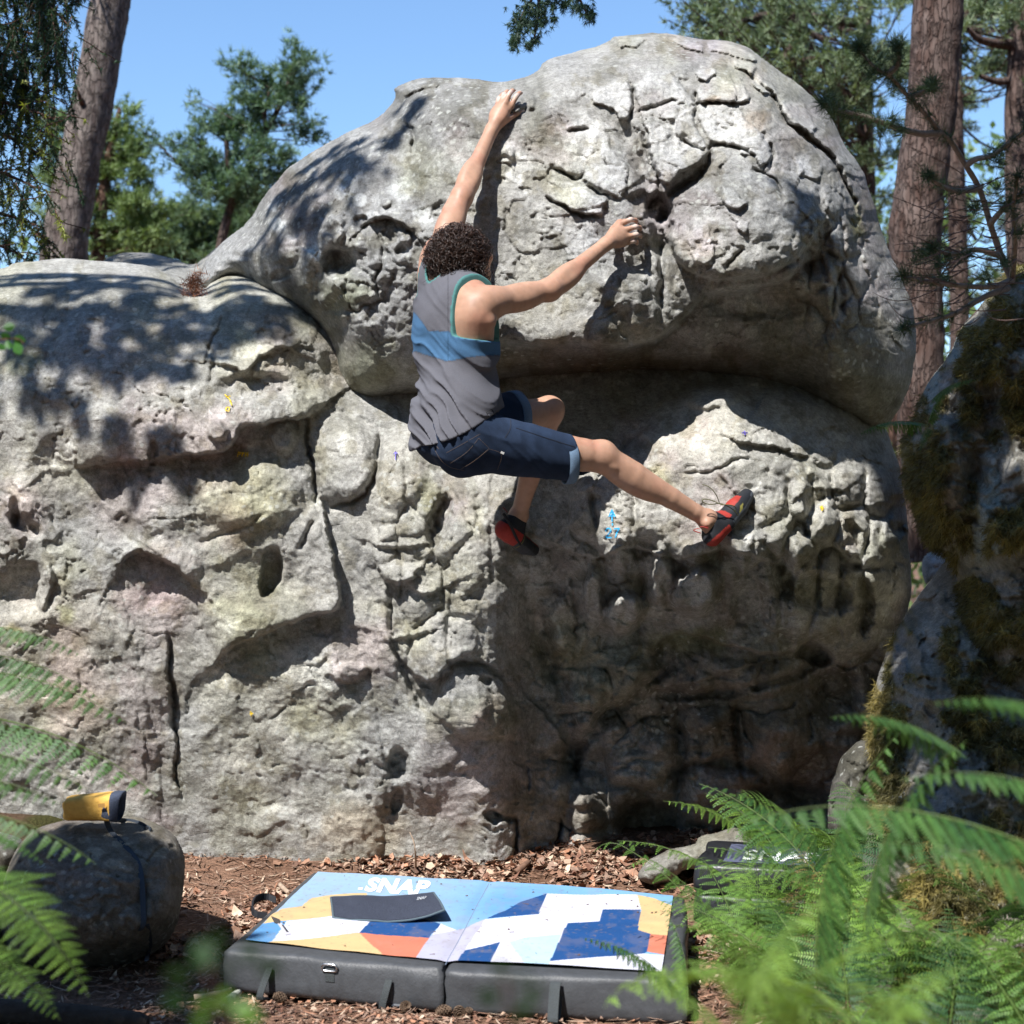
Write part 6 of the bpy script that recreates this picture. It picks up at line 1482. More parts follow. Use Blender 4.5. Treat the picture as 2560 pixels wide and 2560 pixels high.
def curve3(a, b, sag=0, n=8, wob=.04, R=VR):
    L = np.linalg.norm(b - a); t = np.linspace(0, 1, n)[:, None]; w = R.normal(0, wob * L, 3)
    return a * (1 - t) + b * t + np.sin(t * math.pi) * w + np.array([0, 0, sag * L]) * np.sin(t * math.pi)
def pine(name, label, trunk, rs, clumps, seed, bark, ndl=.07, wid=.010, nb=12, dens_=1.0, cols=((.055,.105,.05),(.10,.15,.075)), group=None, cat='tree', limb_r=.015, rough=.06, tn=20, sag=-.05, extra_limbs=()):
    R = np.random.RandomState(seed); tr = [A(*p) for p in trunk]; root = empty(name, tuple(tr[0]), label, cat, group); bpy.context.view_layer.update()
    par(link('trunk', trunk_mesh('trunk', tr, rs, tn, rough, 5, seed), bark), root)
    tp = chaikin(np.array(tr), 2, False); lim = []; cc, dd, co = [], [], []
    for cl in clumps:
        u, v, rx, ry = cl[:4]; d0 = cl[4] if len(cl) > 4 else trunk[-1][2]; d0 = d0 + R.normal(0, max(rx, ry) / FPX * d0 * .7)
        c = A(u, v, d0); rw, rh = rx / FPX * d0, ry / FPX * d0
        # limb from the trunk, a little below the clump
        dist = np.linalg.norm(tp - (c - np.array([0, 0, .25 * abs(c[0] - tp[0][0])])), axis=1); s0 = tp[np.argmin(dist)]
        cur = curve3(s0, c, sag, 8, .05, R); L = np.linalg.norm(c - s0); lr = limb_r * min(1, .35 + L * .4)
        lim.append((cur, list(np.linspace(lr, lr * .35, 8))))
        n = max(8, int(rw * rh * 1900 * dens_ / max(.25, ndl * 12)))
        # several little twigs carrying tufts
        for k in range(max(2, n // 5)):
            e = c + R.normal(0, .55, 3) * np.array([rw, rw, rh]); t = .5 + .5 * R.rand(); st = cur[int(t * 7)]
            tw = curve3(st, e, .06, 5, .08, R); lim.append((tw, list(np.linspace(lr * .3, lr * .10, 5))))
            for q in range(6):
                tt = R.uniform(.45, 1.05); x = st + (e - st) * tt + R.normal(0, ndl * .55, 3); cc.append(x); dr = unit(e - st + np.array([0, 0, .5 * np.linalg.norm(e - st)])) * .8; dd.append(dr)
                k2 = R.rand() ** 1.3; co.append(np.array(cols[0]) * (1 - k2) + np.array(cols[1]) * k2)
    for l_ in extra_limbs: lim.append(([A(*p) for p in chaikin(l_[0], 1, False)], l_[1]))
    V, F = [], []; o = 0
    for p, r in lim:
        r = list(np.interp(np.linspace(0, 1, len(p)), np.linspace(0, 1, len(r)), r)); v, f = tube(p, r, 5); V += v; F += [tuple(i + o for i in q) for q in f if len(q) == 4]; o = len(V)
    b_ = par(link('branches', np_mesh('branches', np.array(V), np.array(F)), bark), root); b_['kind'] = 'stuff'
    v, f, c = blades(np.array(cc), np.array(dd), nb, ndl, wid, np.array(co), .75, seed)
    me = np_mesh('crown', v, f, c, smooth=False); par(link('crown', me, M_NEEDLE), root)
    return root
g7 = lambda x, y: (x / 2.147, y / 2.147)
BK = 'pines beyond the boulders'
def scat0(n, u0, u1, v0, v1, seed):
    R = np.random.RandomState(seed); o = []
    while len(o) < n:
        u, v = R.uniform(u0, u1), R.uniform(v0, v1)
        if ((u - 450) / 90) ** 2 + ((v - 420) / 90) ** 2 < 1 or v < 300 + .5 * abs(u - 260): continue
        r = R.uniform(22, 46); o.append((u, v, r, r * .55))
    return o
# ---- left: leaning trunk
D1 = 13.0
lt = pine('pine_tree', 'thick leaning grey pine trunk behind the left boulder, cut off by the top edge', [(150,820,D1),(156,640,D1),(182,480,D1),(215,330,D1),(246,186,D1),(276,0,D1),(300,-160,D1),(330,-400,D1)], [.205,.19,.178,.17,.165,.16,.15,.13],
    [(420,-420,160,60),(200,-520,200,80),(40,-460,160,60),(520,-560,150,60),(330,-640,200,80),(120,-640,160,70)], 3, M_BARK, .09, .014, 10, .35, rough=.045, tn=40, cat='tree', limb_r=.05)
tubes('dead_stub', [([A(206,262,D1-.17), A(196,232,D1-.22), A(186,206,D1-.24)], [.022,.014,.004]), ], M_BARKD, lt, 7)
# ---- centre left: forked pine with dark blue green tufts
T2C = [(738,112,16,26),(765,140,20,22),(745,172,52,30),(600,170,36,18),(560,160,14,8),(640,190,46,26),(700,212,50,30),(790,215,30,13),(610,238,46,26),(560,270,36,26),(500,310,40,18),(650,268,46,26),(755,262,40,22),(700,300,26,20),
    (560,300,40,24),(620,300,40,24),(690,240,40,24),(740,220,40,24),(660,370,44,26),(600,380,44,26),(720,380,44,26),(520,430,44,26),(660,470,50,26),(560,470,50,26),(480,420,36,20),(760,440,40,24),
    (570,320,54,30),(480,350,44,22),(425,350,34,13),(362,325,13,16),(380,345,20,10),(410,392,30,17),(448,412,34,20),(520,388,54,26),(640,330,26,18),(778,328,36,22),(805,350,22,10),(560,428,44,26),(480,468,40,22),(636,440,44,26),(700,430,50,26),(735,470,50,26),
    (530,470,40,26),(600,500,50,26),(780,300,26,12),(470,250,14,8)]
pine('pine_tree', 'slim forked pine standing against the sky left of the domed boulder', [(540,700,16),(556,590,16),(575,520,16),(601,452,16),(640,385,16),(668,322,16),(699,268,16),(718,215,16),(736,150,16),(738,95,16)], [.060,.052,.046,.042,.036,.030,.025,.018,.012,.005],
    T2C, 8, M_BARKR, .085, .0125, 12, 1.5, ((.075,.14,.09),(.18,.27,.16)), BK, extra_limbs=[([(601,455,16),(585,435,16),(570,415,15.9),(568,380,15.9),(566,350,15.9)], [.04,.025]), ([(666,326,16),(660,290,15.9),(668,262,15.9),(672,230,15.9)], [.03,.012])])
# ---- lower pines behind, seen between trunk and forked pine
T4C = scat0(26, 110, 400, 270, 660, 72) + [(262,300,30,22),(318,268,14,10),(312,292,26,18),(298,335,36,24),(330,385,46,24),(352,430,40,24),(280,425,50,34),(250,360,30,30),(258,505,50,34),(345,505,56,34),(366,470,34,20),(420,540,46,24),(300,575,60,30),(380,590,60,30),(170,470,40,40),(245,250,20,16),(210,300,30,30),(130,300,40,40),(140,380,40,40)]
pine('pine_tree', 'yellow green pine just right of the leaning trunk, behind it', [(240,800,18),(246,600,18),(262,450,18),(286,330,18),(300,270,18)], [.09,.08,.06,.04,.015], T4C, 12, M_BARKD, .10, .015, 12, 1.5, ((.11,.17,.06),(.22,.29,.11)), BK)
T5C = scat0(46, 210, 830, 500, 690, 71) + [(470,540,60,30),(540,560,70,34),(620,540,60,34),(690,520,50,30),(600,590,70,30),(500,610,80,30),(410,620,60,26),(560,640,90,30),(450,580,50,24),(680,580,50,26),(740,500,36,20),(330,620,60,26),(260,620,50,24),(620,480,44,22)]
pine('pine_tree', 'low dense dark pine filling the gap behind the sloping boulder', [(560,900,22),(560,640,22),(562,520,22)], [.10,.08,.03], T5C, 14, M_BARKD, .11, .017, 12, 1.7, ((.075,.13,.065),(.16,.22,.11)), BK)
# ---- far left spruce with hanging strands
def spruce():
    root = empty('spruce_tree', tuple(A(-120, 900, 8)), 'spruce with hanging twigs along the left edge, yellow green tips below', 'tree'); bpy.context.view_layer.update(); R = np.random.RandomState(4)
    par(link('trunk', trunk_mesh('trunk', [A(-150,1000,8.6), A(-140,500,8.6), A(-130,0,8.6), A(-120,-600,8.6)], [.16,.15,.13,.08], 16, .04, 4, 2), M_BARKD), root)
    arms = [((-140,-120),(190,-20)),((-140,-60),(178,70)),((-140,40),(150,100)),((-140,150),(110,230)),((-140,240),(140,300)),((-140,330),(120,400)),((-140,420),(90,470)),((-140,520),(110,570)),((-140,-200),(120,-90)),((-140,600),(60,640)),((-140,100),(70,150))]
    cc, dd, co, lim = [], [], [], []
    for i, (a, b) in enumerate(arms):
        d = 8 + R.uniform(-.5, .3); A_, B_ = A(*a, 8.5), A(*b, d); cur = curve3(A_, B_, .03, 12, .03, R); lim.append((cur, list(np.linspace(.02, .004, 12))))
        hi = i in (3, 4, 5, 6, 7, 9)
        for k in range(52):
            t = R.rand() ** .7; s0 = cur[min(11, int(t * 11.9))] + R.normal(0, .05, 3); L = (.06 + .42 * R.rand() ** 2.2) * (1 if not hi else .6); sw = R.normal(0, .10, 2)
            st = [s0 + np.array([sw[0] * q, sw[1] * q, -L * q]) + R.normal(0, .005, 3) for q in np.linspace(0, 1, 6)]; lim.append((np.array(st), [.003] * 6))
            tip = R.rand() < (.75 if hi else .06)
            for q in np.linspace(0, 1, int(L / .017)):
                p = s0 + np.array([sw[0] * q, sw[1] * q, -L * q]); cc.append(p); dd.append([0, 0, -.9]); c_ = np.array((.028,.055,.028)) * R.uniform(.8, 1.7)
                if tip and q > .45: c_ = np.array((.24,.27,.045)) * R.uniform(.6, 1.1)
                co.append(c_)
    V, F = [], []; o = 0
    for p, r in lim:
        v, f = tube(p, r, 4); V += v; F += [tuple(i + o for i in q) for q in f if len(q) == 4]; o = len(V)
    b_ = par(link('branches', np_mesh('branches', np.array(V), np.array(F)), M_BARKD), root); b_['kind'] = 'stuff'
    v, f, c = blades(np.array(cc), np.array(dd), 9, .036, .007, np.array(co), .9, 5); par(link('crown', np_mesh('crown', v, f, c, smooth=False), M_SPRUCE), root)
spruce()
# ---- right hand pines
def scat(n, u0, u1, v0, v1, seed, gaps, d=(15, 22), r=(22, 50)):
    R = np.random.RandomState(seed); out = []
    while len(out) < n:
        u, v = R.uniform(u0, u1), R.uniform(v0, v1)
        if any(((u - g[0]) / g[2]) ** 2 + ((v - g[1]) / g[3]) ** 2 < 1 for g in gaps): continue
        rx = R.uniform(*r); out.append((u, v, rx, rx * R.uniform(.4, .65), R.uniform(*d)))
    return out
GAPS = [(2215,340,36,90),(2465,95,46,66),(2500,300,60,120),(2410,420,40,110),(2440,620,60,60),(2200,500,22,50),(1660,40,50,60),(2350,120,10,10),(2250,230,18,26),(2480,450,50,80),(2545,200,26,80)]
rc = ((.11,.16,.085),(.24,.29,.17))
pine('pine_tree', 'thick red brown pine trunk right of the domed boulder, with a scar halfway up', [(2330,1400,10.5),(2300,1150,10.5),(2300,950,10.5),(2300,760,10.5),(2284,600,10.5),(2300,466,10.5),(2326,300,10.5),(2334,186,10.5),(2348,0,10.5),(2356,-200,10.5)], [.16,.155,.155,.16,.175,.17,.165,.165,.17,.16],
    [(2250,-180,120,50),(2450,-200,120,50),(2300,-300,160,60)], 21, M_BARKR, .09, .014, 10, .4, rough=.05, tn=36, cat='tree', limb_r=.05)
pine('pine_tree', 'slender orange barked pine with bent limbs right behind the domed boulder top', [(2190,1000,17),(2175,700,17),(2165,420,17),(2162,220,17),(2160,60,17),(2166,-100,17)], [.10,.095,.09,.08,.075,.07],
    scat(84, 1640, 2290, -70, 190, 31, GAPS, (14.5, 18)) + scat(44, 1960, 2280, 150, 520, 32, GAPS, (15, 19)) + [(1690,20,34,20,16),(1730,52,40,22,16),(1790,60,46,24,16),(1668,50,20,12,16),(1850,80,50,26,16),(1900,110,46,26,16)], 22, M_BARKR, .10, .015, 11, 1.15, rc, BK,
    extra_limbs=[([(2160,160,17),(2100,135,16.5),(2060,145,16.3),(1990,155,16.2),(1945,172,16)], [.07,.05,.03]), ([(2160,60,17),(2020,42,16.5),(1940,36,16.3),(1880,42,16),(1800,80,15.9)], [.06,.05,.02]), ([(1946,185,16),(1965,140,16),(1990,95,16)], [.05,.03])])
pine('pine_tree', 'pine trunk in the gap right of the thick red trunk, behind the sapling', [(2400,1000,16),(2398,700,16),(2392,450,16),(2386,280,16),(2384,60,16)], [.10,.095,.09,.085,.07],
    scat(44, 2380, 2620, -60, 330, 33, GAPS, (15, 20)) + scat(22, 2200, 2620, 300, 760, 34, GAPS, (17, 21), (16, 34)), 23, M_BARKR, .10, .015, 11, 1.1, rc, BK)
pine('pine_tree', 'pine trunk at the far right edge of the picture, upper half', [(2560,1000,15),(2548,600,15),(2540,330,15),(2548,150,15),(2552,0,15),(2556,-120,15)], [.12,.12,.115,.11,.105,.10],
    scat(24, 2420, 2620, -80, 420, 36, GAPS, (14, 17)), 24, M_BARKR, .10, .015, 11, 1.0, rc, BK, extra_limbs=[([(2530,110,15),(2480,108,14.8),(2440,96,14.7),(2420,72,14.6)], [.06,.04,.02]), ([(2535,200,15),(2490,205,14.9),(2450,190,14.8)], [.05,.02])])
pine('pine_tree', 'far pine low behind the gap at right with bright patches of sun', [(2240,1300,24),(2230,800,24),(2225,560,24)], [.11,.10,.05],
    scat(44, 2120, 2420, 480, 1120, 38, [(2200,500,22,50),(2440,620,40,40)], (22, 26), (26, 50)), 25, M_BARKD, .13, .022, 11, 1.2, ((.09,.15,.045),(.20,.27,.08)), BK)
# ---- hanging pine tip at the top of the picture
def sprig_branch(name, label, curves, tufts_, mat, needle, wid, nb, cols, bark, rb, cat='branch', seed=1, spread=.6):
    R = np.random.RandomState(seed); root = empty(name, tuple(A(*curves[0][0])), label, cat); bpy.context.view_layer.update()
    for c in curves:
        p = [A(*q) for q in chaikin(np.array(c, float), 2, False)]; v, f = tube(p, list(np.linspace(rb, rb * .35, len(p))), 7); par(link('branch', pydata('branch', v, f, True), bark), root)
    cc = np.array([A(*t[:3]) for t in tufts_]); dd = np.array([np.array([t[3], t[4], t[5]]) if len(t) > 5 else R.normal(0, .3, 3) for t in tufts_]); co = np.array([np.array(cols[0]) + (np.array(cols[1]) - np.array(cols[0])) * R.rand() for _ in tufts_])
    v, f, c = blades(cc, dd, nb, needle, wid, co, spread, seed); par(link('needles', np_mesh('needles', v, f, c, smooth=False), mat), root); return root
R = np.random.RandomState(9); tf = []
for u, v, rx, ry, n in ((1330,20,50,26,60),(1300,55,26,22,36),(1292,90,16,22,30),(1345,55,30,24,40),(1390,10,60,14,36),(1455,18,30,20,30),(1475,42,14,16,18),(1335,100,14,14,14),(1320,112,14,10,10),(1285,112,10,12,12),(1385,45,10,16,8),(1430,4,30,10,16)):
    for _ in range(n): tf.append((u + R.normal(0, rx * .5), v + R.normal(0, ry * .5), 8 + R.normal(0, .08), 0, 0, -.7))
sprig_branch('pine_branch', 'dark pine branch tip hanging into the sky from the top edge', [[(1440,-260,8),(1400,-120,8),(1350,-30,8),(1300,40,8),(1288,110,8)],[(1400,-120,8),(1440,-20,8),(1470,40,8)],[(1350,-30,8),(1345,40,8),(1335,100,8)]], tf, M_NEEDLE, .035, .006, 14, ((.02,.045,.03),(.05,.09,.05)), M_BARKD, .012, seed=9)
# ---- sapling on the mossy boulder, near and dark
sc_ = [[(2530,700,4.9),(2502,640,4.9),(2475,560,4.85),(2450,470,4.8),(2415,415,4.75),(2380,355,4.7),(2349,330,4.65),(2310,280,4.6),(2270,242,4.6),(2240,205,4.55),(2219,186,4.5),(2180,165,4.5),(2144,118,4.5)],
       [(2349,333,4.65),(2300,336,4.6),(2250,322,4.55),(2196,303,4.5),(2150,285,4.5),(2100,278,4.5),(2060,258,4.5)],[(2415,415,4.75),(2440,396,4.7),(2480,392,4.6),(2520,360,4.5),(2570,320,4.5)],
       [(2475,560,4.85),(2500,530,4.7),(2540,490,4.6),(2600,470,4.5)],[(2502,640,4.9),(2440,620,4.7),(2380,640,4.6),(2330,620,4.5)],[(2530,700,4.9),(2480,720,4.7),(2400,715,4.5),(2320,705,4.4),(2260,690,4.4)],
       [(2520,720,4.9),(2460,740,4.7),(2400,780,4.6),(2340,800,4.5),(2260,820,4.4)],[(2530,700,4.9),(2540,600,4.7),(2530,520,4.6),(2545,440,4.5)],[(2219,186,4.5),(2250,160,4.5),(2245,120,4.45)],[(2270,242,4.6),(2300,235,4.55),(2330,215,4.5)],[(2450,470,4.8),(2400,480,4.7),(2360,470,4.6),(2320,440,4.5)]]
R = np.random.RandomState(12); tf = []
for c in sc_:
    p = chaikin(np.array(c, float), 1, False); n = len(p)
    for i in range(int(n * .45), n):
        for _ in range(2): tf.append((p[i, 0] + R.normal(0, 3), p[i, 1] + R.normal(0, 3), p[i, 2], (p[i, 0] - p[i - 1, 0]) * .012, 0, -(p[i, 1] - p[i - 1, 1]) * .012))
    for _ in range(3): tf.append((p[-1, 0], p[-1, 1], p[-1, 2], 0, 0, 0.1))
for u, v in ((2150,120),(2230,110),(2170,190),(2195,150),(2330,215),(2072,252),(2085,285),(2200,330),(2230,300),(2255,325),(2320,215),(2310,640),(2290,650),(2360,700),(2420,640),(2500,400),(2460,690),(2530,520),(2440,520),(2545,580),(2500,470),(2520,660),(2350,660)):
    for _ in range(4): tf.append((u + R.normal(0, 6), v + R.normal(0, 6), 4.5 + R.uniform(-.1, .15), R.normal(0, .5), R.normal(0, .3), R.uniform(0, .5)))
sprig_branch('pine_sapling', 'sparse young pine with long dark needles growing on top of the tall mossy boulder', sc_, tf, M_NEEDLE, .052, .0022, 26, ((.030,.060,.035),(.085,.13,.06)), plain('sapling bark', (.24,.20,.17), .85, .25, 60), .011, 'tree', 12, .55)
V, F = [], []; R = np.random.RandomState(18); o = 0       # bare dead twigs around the sapling's foot
for k in range(90):
    s0 = np.array([R.uniform(2330, 2580), R.uniform(430, 800), R.uniform(4.4, 5.0)]); a = R.uniform(2.4, 4.2); L = R.uniform(50, 190); e = s0 + np.array([math.cos(a) * L, -math.sin(a) * L * .5 * R.choice([-1, 1]), -.15])
    p = curve3(A(*s0), A(*e), -.05, 8, .06, R); v, f = tube(p, list(np.linspace(.0022, .0008, 8)), 4); V += v; F += [tuple(i + o for i in q) for q in f if len(q) == 4]; o = len(V)
tag(link('dead_twigs', np_mesh('dead_twigs', np.array(V), np.array(F)), plain('dead twig', (.13,.085,.07), .85)), kind='stuff')
# ---- reddish nest of needles between the boulders
R = np.random.RandomState(2); cc = np.array([A(R.normal(488, 12), R.normal(712, 15), 6.62) for _ in range(70)]); v, f, c = blades(cc, np.zeros((70, 3)), 8, .05, .003, np.tile([.30,.14,.085], (70, 1)), 1, 3)
tag(link('needle_heap', np_mesh('needle_heap', v, f, c, smooth=False), leaf_m), kind='stuff')
print('trees', round(time.time() - T0, 1))

# ================================================================ bracken
def frond_mesh(L=1.0, W=.36, n=20, stem=.28, bend=1.2, droop=.35, seed=0, phi0=1.25, pin_step=.013, curl=0.0, pk=.20, hang=0, col=(.060,.155,.030), col2=(.115,.23,.045)):
    R = np.random.RandomState(seed); V, F, C = [], [], []
    N = 60; P_ = [np.zeros(3)]; ph = phi0; T = []
    for i in range(N):
        t = i / N; ph = phi0 - bend * t ** 1.3 - curl * max(0, t - .85) * 18; T.append(np.array([math.cos(ph), 0, math.sin(ph)])); P_.append(P_[-1] + T[-1] * L / N)
    P_ = np.array(P_); T.append(T[-1]); rr = list(np.linspace(.0042, .0008, N + 1) * L)
    v, f = tube(P_, rr, 4); f = [q for q in f if len(q) == 4]; V += v; F += f; C += [(.13, .20, .055)] * len(v); k = len(V)
    def add(p, q, w, nrm, c, mid=.4):
        nonlocal k
        d = q - p; s_ = unit(np.cross(d, nrm)) * w; V.extend([p, p + d * mid + s_, q, p + d * mid - s_]); F.append((k, k + 1, k + 2, k + 3)); C.extend([c * .85, c, c * 1.1, c]); k += 4
    for i in range(n):
        s = (i + .5) / n; t = stem + (1 - stem) * s ** .92; j = min(N, int(t * N)); base = P_[j]; tan = T[j]
        ln = W * (1 - s) ** .75 * min(1, .55 + s * 3) * R.uniform(.88, 1.08)
        for sd in (-1, 1):
            out = unit(np.array([0, sd, 0]) * 1.0 + tan * .30) if not hang else unit(np.array([0, sd * .5, 0]) + tan * .25 + np.array([0, 0, -.9])); up_ = unit(np.cross(tan, np.array([0, 1, 0]))); up_ = up_ if up_[2] > 0 else -up_
            m = max(4, int(ln / (pin_step * L))); prev = base; pts = [base]
            dr = (droop if not hang else .1) * R.uniform(.6, 1.4); fw = R.uniform(-.1, .1)
            for a in range(m):
                q = (a + 1) / m; dv = unit(out + up_ * (.25 - 1.5 * dr * q) * 1.0 + np.array([0, 0, -dr * q]) + tan * fw * q); prev = prev + dv * ln / m; pts.append(prev)
            c0 = np.array(col) + (np.array(col2) - np.array(col)) * R.rand()
            for a in range(1, m + 1):
                q = a / m; dv = unit(pts[a] - pts[a - 1]); nr = unit(np.cross(dv, tan) * sd); nr = nr if nr @ up_ > 0 else -nr; pl = min(ln * pk, .055 * L) * (1 - q) ** .7 + .003 * L
                sdv = unit(np.cross(nr, dv))
                for b in (-1, 1):
                    add(pts[a], pts[a] + (sdv * b + dv * .45 - nr * .12) * pl, pin_step * L * (.50 if hang else .34), nr, c0 * R.uniform(.8, 1.2), .35)
            add(pts[-1], pts[-1] + unit(pts[-1] - pts[-2]) * .012 * L, .003 * L, up_, c0)
            v, f = tube(np.array(pts[::max(1, m // 4)] if m > 4 else pts), .0008 * L, 3); f = [q_ for q_ in f if len(q_) == 4]; V += v; F += [tuple(x + k for x in q_) for q_ in f]; C += [(.12, .2, .05)] * len(v); k += len(v)
    me = np_mesh('frond', np.array(V), np.array(F), np.array(C), smooth=False); me.materials.append(M_FERN)
    return me, P_[int(stem * N * .9)], P_[-1]
FA = [frond_mesh(1, .27, 18, .30, 1.15, .34, s, 1.25, .0105, 0, .17, 0, c1, c2) for s, c1, c2 in ((1, (.045,.12,.035), (.09,.18,.045)), (2, (.10,.200,.038), (.17,.29,.055)), (3, (.030,.085,.032), (.06,.13,.04)), (4, (.10,.20,.035), (.18,.30,.05)))]
FX = [frond_mesh(1, .22, 16, .30, 1.4, .8, 21, 1.15, .0105, 0, .15, 0, (.16,.10,.035), (.26,.17,.06))]
FB = [frond_mesh(1, .25, 17, .06, .75, 1.0, s, 1.0, .013, .0, .24, 1, (.035,.10,.025), (.075,.165,.035)) for s in (5, 6)]   # narrow, hanging leaflets
FC = [frond_mesh(1, .20, 16, .10, .9, .25, s, 1.1, .010, .5, .19, 0, (.085,.19,.035), (.15,.28,.06)) for s in (8, 9)]      # young with curling tip
FD = [frond_mesh(1, .32, 12, .22, 1.0, .40, s, 1.2, .014, .2, .34, 0, (.15,.27,.045), (.26,.40,.08)) for s in (11, 12)]
def set_frond(o, fr, a, b, roll=0.0, parent=None):
    """stand a frond between two world points a (foot) and b (tip)"""
    me, p0, p1 = fr; a, b = Vector(a), Vector(b); lv = Vector(p1); wv = b - a; s = wv.length / lv.length
    x1 = lv.normalized(); z1 = Vector((0, 1, 0)).cross(x1) * -1; z1 = (x1.cross(Vector((0, 1, 0)))).normalized(); y1 = z1.cross(x1)
    x2 = wv.normalized(); up_ = Vector((0, 0, 1)); z2 = (up_ - x2 * up_.dot(x2)); z2 = z2.normalized() if z2.length > .05 else Vector((1, 0, 0)); z2 = Matrix.Rotation(roll, 3, x2) @ z2; y2 = z2.cross(x2)
    if z1.z < 0: z1 = -z1; y1 = -y1
    M1 = Matrix((x1, y1, z1)).transposed(); M2 = Matrix((x2, y2, z2)).transposed()
    R_ = (M2 @ M1.inverted()).to_4x4(); o.matrix_world = Matrix.Translation(a) @ R_ @ Matrix.Scale(s, 4)
def fern(label, fronds, group=None, base=None, cat='fern'):
    """fronds: (kind, foot px+d, tip px+d, roll)"""
    b0 = base if base is not None else A(*fronds[0][1]); root = empty('fern', tuple(b0), label, cat, group); bpy.context.view_layer.update(); mi = root.matrix_world.inverted()
    for fr, a, b, roll in fronds:
        o = bpy.data.objects.new('frond', fr[0]); COL.objects.link(o); set_frond(o, fr, A(*a), A(*b), roll); mw = o.matrix_world.copy(); o.parent = root; o.matrix_parent_inverse = mi; o.matrix_basis = mw
    return root
fern('bracken at the left edge whose long frond reaches over the chalk bag', [(FB[0],(-140,1570,3.8),(205,1640,3.8),.25),(FB[1],(-180,1630,3.8),(248,1746,3.8),.2),(FB[0],(-180,1680,3.7),(316,1808,3.7),.1),(FB[1],(-300,1780,3.7),(392,1990,3.6),0),(FB[0],(-300,1880,3.4),(220,1975,3.3),.3)], base=A(-300, 2300, 3.3))
fern('darker bracken at the left edge below the chalk bag frond', [(FB[1],(-260,2020,3.1),(240,2160,3.0),.15),(FB[0],(-240,1960,3.3),(150,2010,3.2),.3),(FB[0],(-140,2060,2.9),(110,2160,2.9),-.2)], base=A(-260, 2400, 3.1))
fern('bright bracken frond in the lower left corner', [(FA[3],(-240,2160,2.9),(222,2492,2.7),.1),(FA[1],(-240,2360,2.9),(150,2550,2.8),.1),(FC[0],(-120,2170,2.8),(50,2225,2.8),.4)], base=A(-330, 2500, 2.8))
RF = np.random.RandomState(31); FG = 'bracken plants in front of the mossy boulders'
def plant(x, y, n, hgt, lab, seed, kinds=None, spread=.8, az0=0):
    R = np.random.RandomState(seed); root = empty('fern', (x, y, 0), lab, 'fern', FG); bpy.context.view_layer.update(); mi = root.matrix_world.inverted()
    for i in range(n):
        fr = (kinds or FA)[R.randint(len(kinds or FA))]; n_ = n; az = az0 + 2 * math.pi * (i + R.uniform(-.25, .25)) / n; L = hgt * R.uniform(.75, 1.15); ln = spread * L * R.uniform(.6, 1.1)
        a = Vector((x + R.normal(0, .03), y + R.normal(0, .03), 0)); b = Vector((x + math.cos(az) * ln, y + math.sin(az) * ln, L * R.uniform(.62, .95)))
        o = bpy.data.objects.new('frond', fr[0]); COL.objects.link(o); set_frond(o, fr, a, b, R.normal(0, .25)); mw = o.matrix_world.copy(); o.parent = root; o.matrix_parent_inverse = mi; o.matrix_basis = mw
PL = [(.68,4.42,9,0.44,'bracken plant by the near right corner of the pad'),(.86,4.75,9,0.50,'bracken plant in front of the folded black pad'),(.80,4.05,10,0.46,'bracken plant right of the pad, its fronds over the grey side'),(1.08,4.55,10,0.58,'bracken plant in front of the lower mossy boulder'),
      (1.10,3.85,10,0.54,'bracken plant at the centre of the fern patch'),(1.16,5.05,8,0.58,'bracken plant at the foot of the shaded hollow'),(.74,3.60,9,0.40,'low bracken plant near the bottom right edge of the pad'),(.92,3.35,10,0.48,'dense bracken plant along the bottom edge at right'),
      (1.34,3.60,9,0.59,'bracken plant in front of the brown moss at right'),(1.28,3.10,9,0.48,'bracken plant in the bottom right corner'),(1.02,5.35,8,0.53,'bracken plant furthest back against the hollow'),(.74,3.02,9,0.34,'short bracken plant at the bottom edge right of centre'),(1.36,4.25,8,0.64,'tall bracken plant leaning on the lower mossy boulder')]
for i, (x, y, n, h, lb) in enumerate(PL): plant(x, y, n, h, lb, 50 + i, FA + (FC if i % 3 == 0 else []) + (FX if i % 2 else []), .95)
fern('single young frond with a curled head standing before the hollow', [(FC[0],(1870,2160,4.9),(1800,1990,4.9),0),(FC[1],(1866,2150,4.9),(1850,1975,4.95),.5)], FG)
fern('narrow frond bending left over the printed corner of the pad', [(FB[0],(1700,2480,4.0),(1455,2345,3.95),.2),(FB[1],(1720,2500,4.0),(1660,2270,4.1),.4),(FC[1],(1700,2520,3.9),(1555,2400,3.9),.2)], FG)
fern('tall stem of bracken rising in front of the lower mossy boulder', [(FB[1],(2040,2440,3.3),(2250,1830,3.2),.3),(FB[0],(2400,1880,2.9),(2075,1795,2.8),.3),(FB[1],(2160,2300,3.0),(2420,1850,2.8),.3)], FG)
fern('bracken with soft fronds crossing the right edge', [(FB[1],(2640,2140,2.4),(1862,2055,2.5),.2),(FB[0],(2760,1830,2.2),(2330,1760,2.2),.3),(FB[1],(2750,2300,2.3),(2150,2110,2.4),.2),(FB[0],(2740,2020,2.4),(2250,1950,2.5),.2)], FG)
fern('blurred bright bracken closest to the lens at the bottom right', [(FD[0],(1820,2760,1.8),(2300,2350,1.75),-.2),(FD[1],(1850,2760,1.75),(2110,2240,1.7),.3),(FD[0],(2240,2860,1.9),(1680,2450,1.85),.3),(FD[1],(2500,2900,2.0),(2080,2470,1.9),.1),(FD[1],(1960,2820,1.8),(1810,2350,1.75),.2),(FD[0],(2100,2800,1.8),(2420,2420,1.8),.1)], FG)
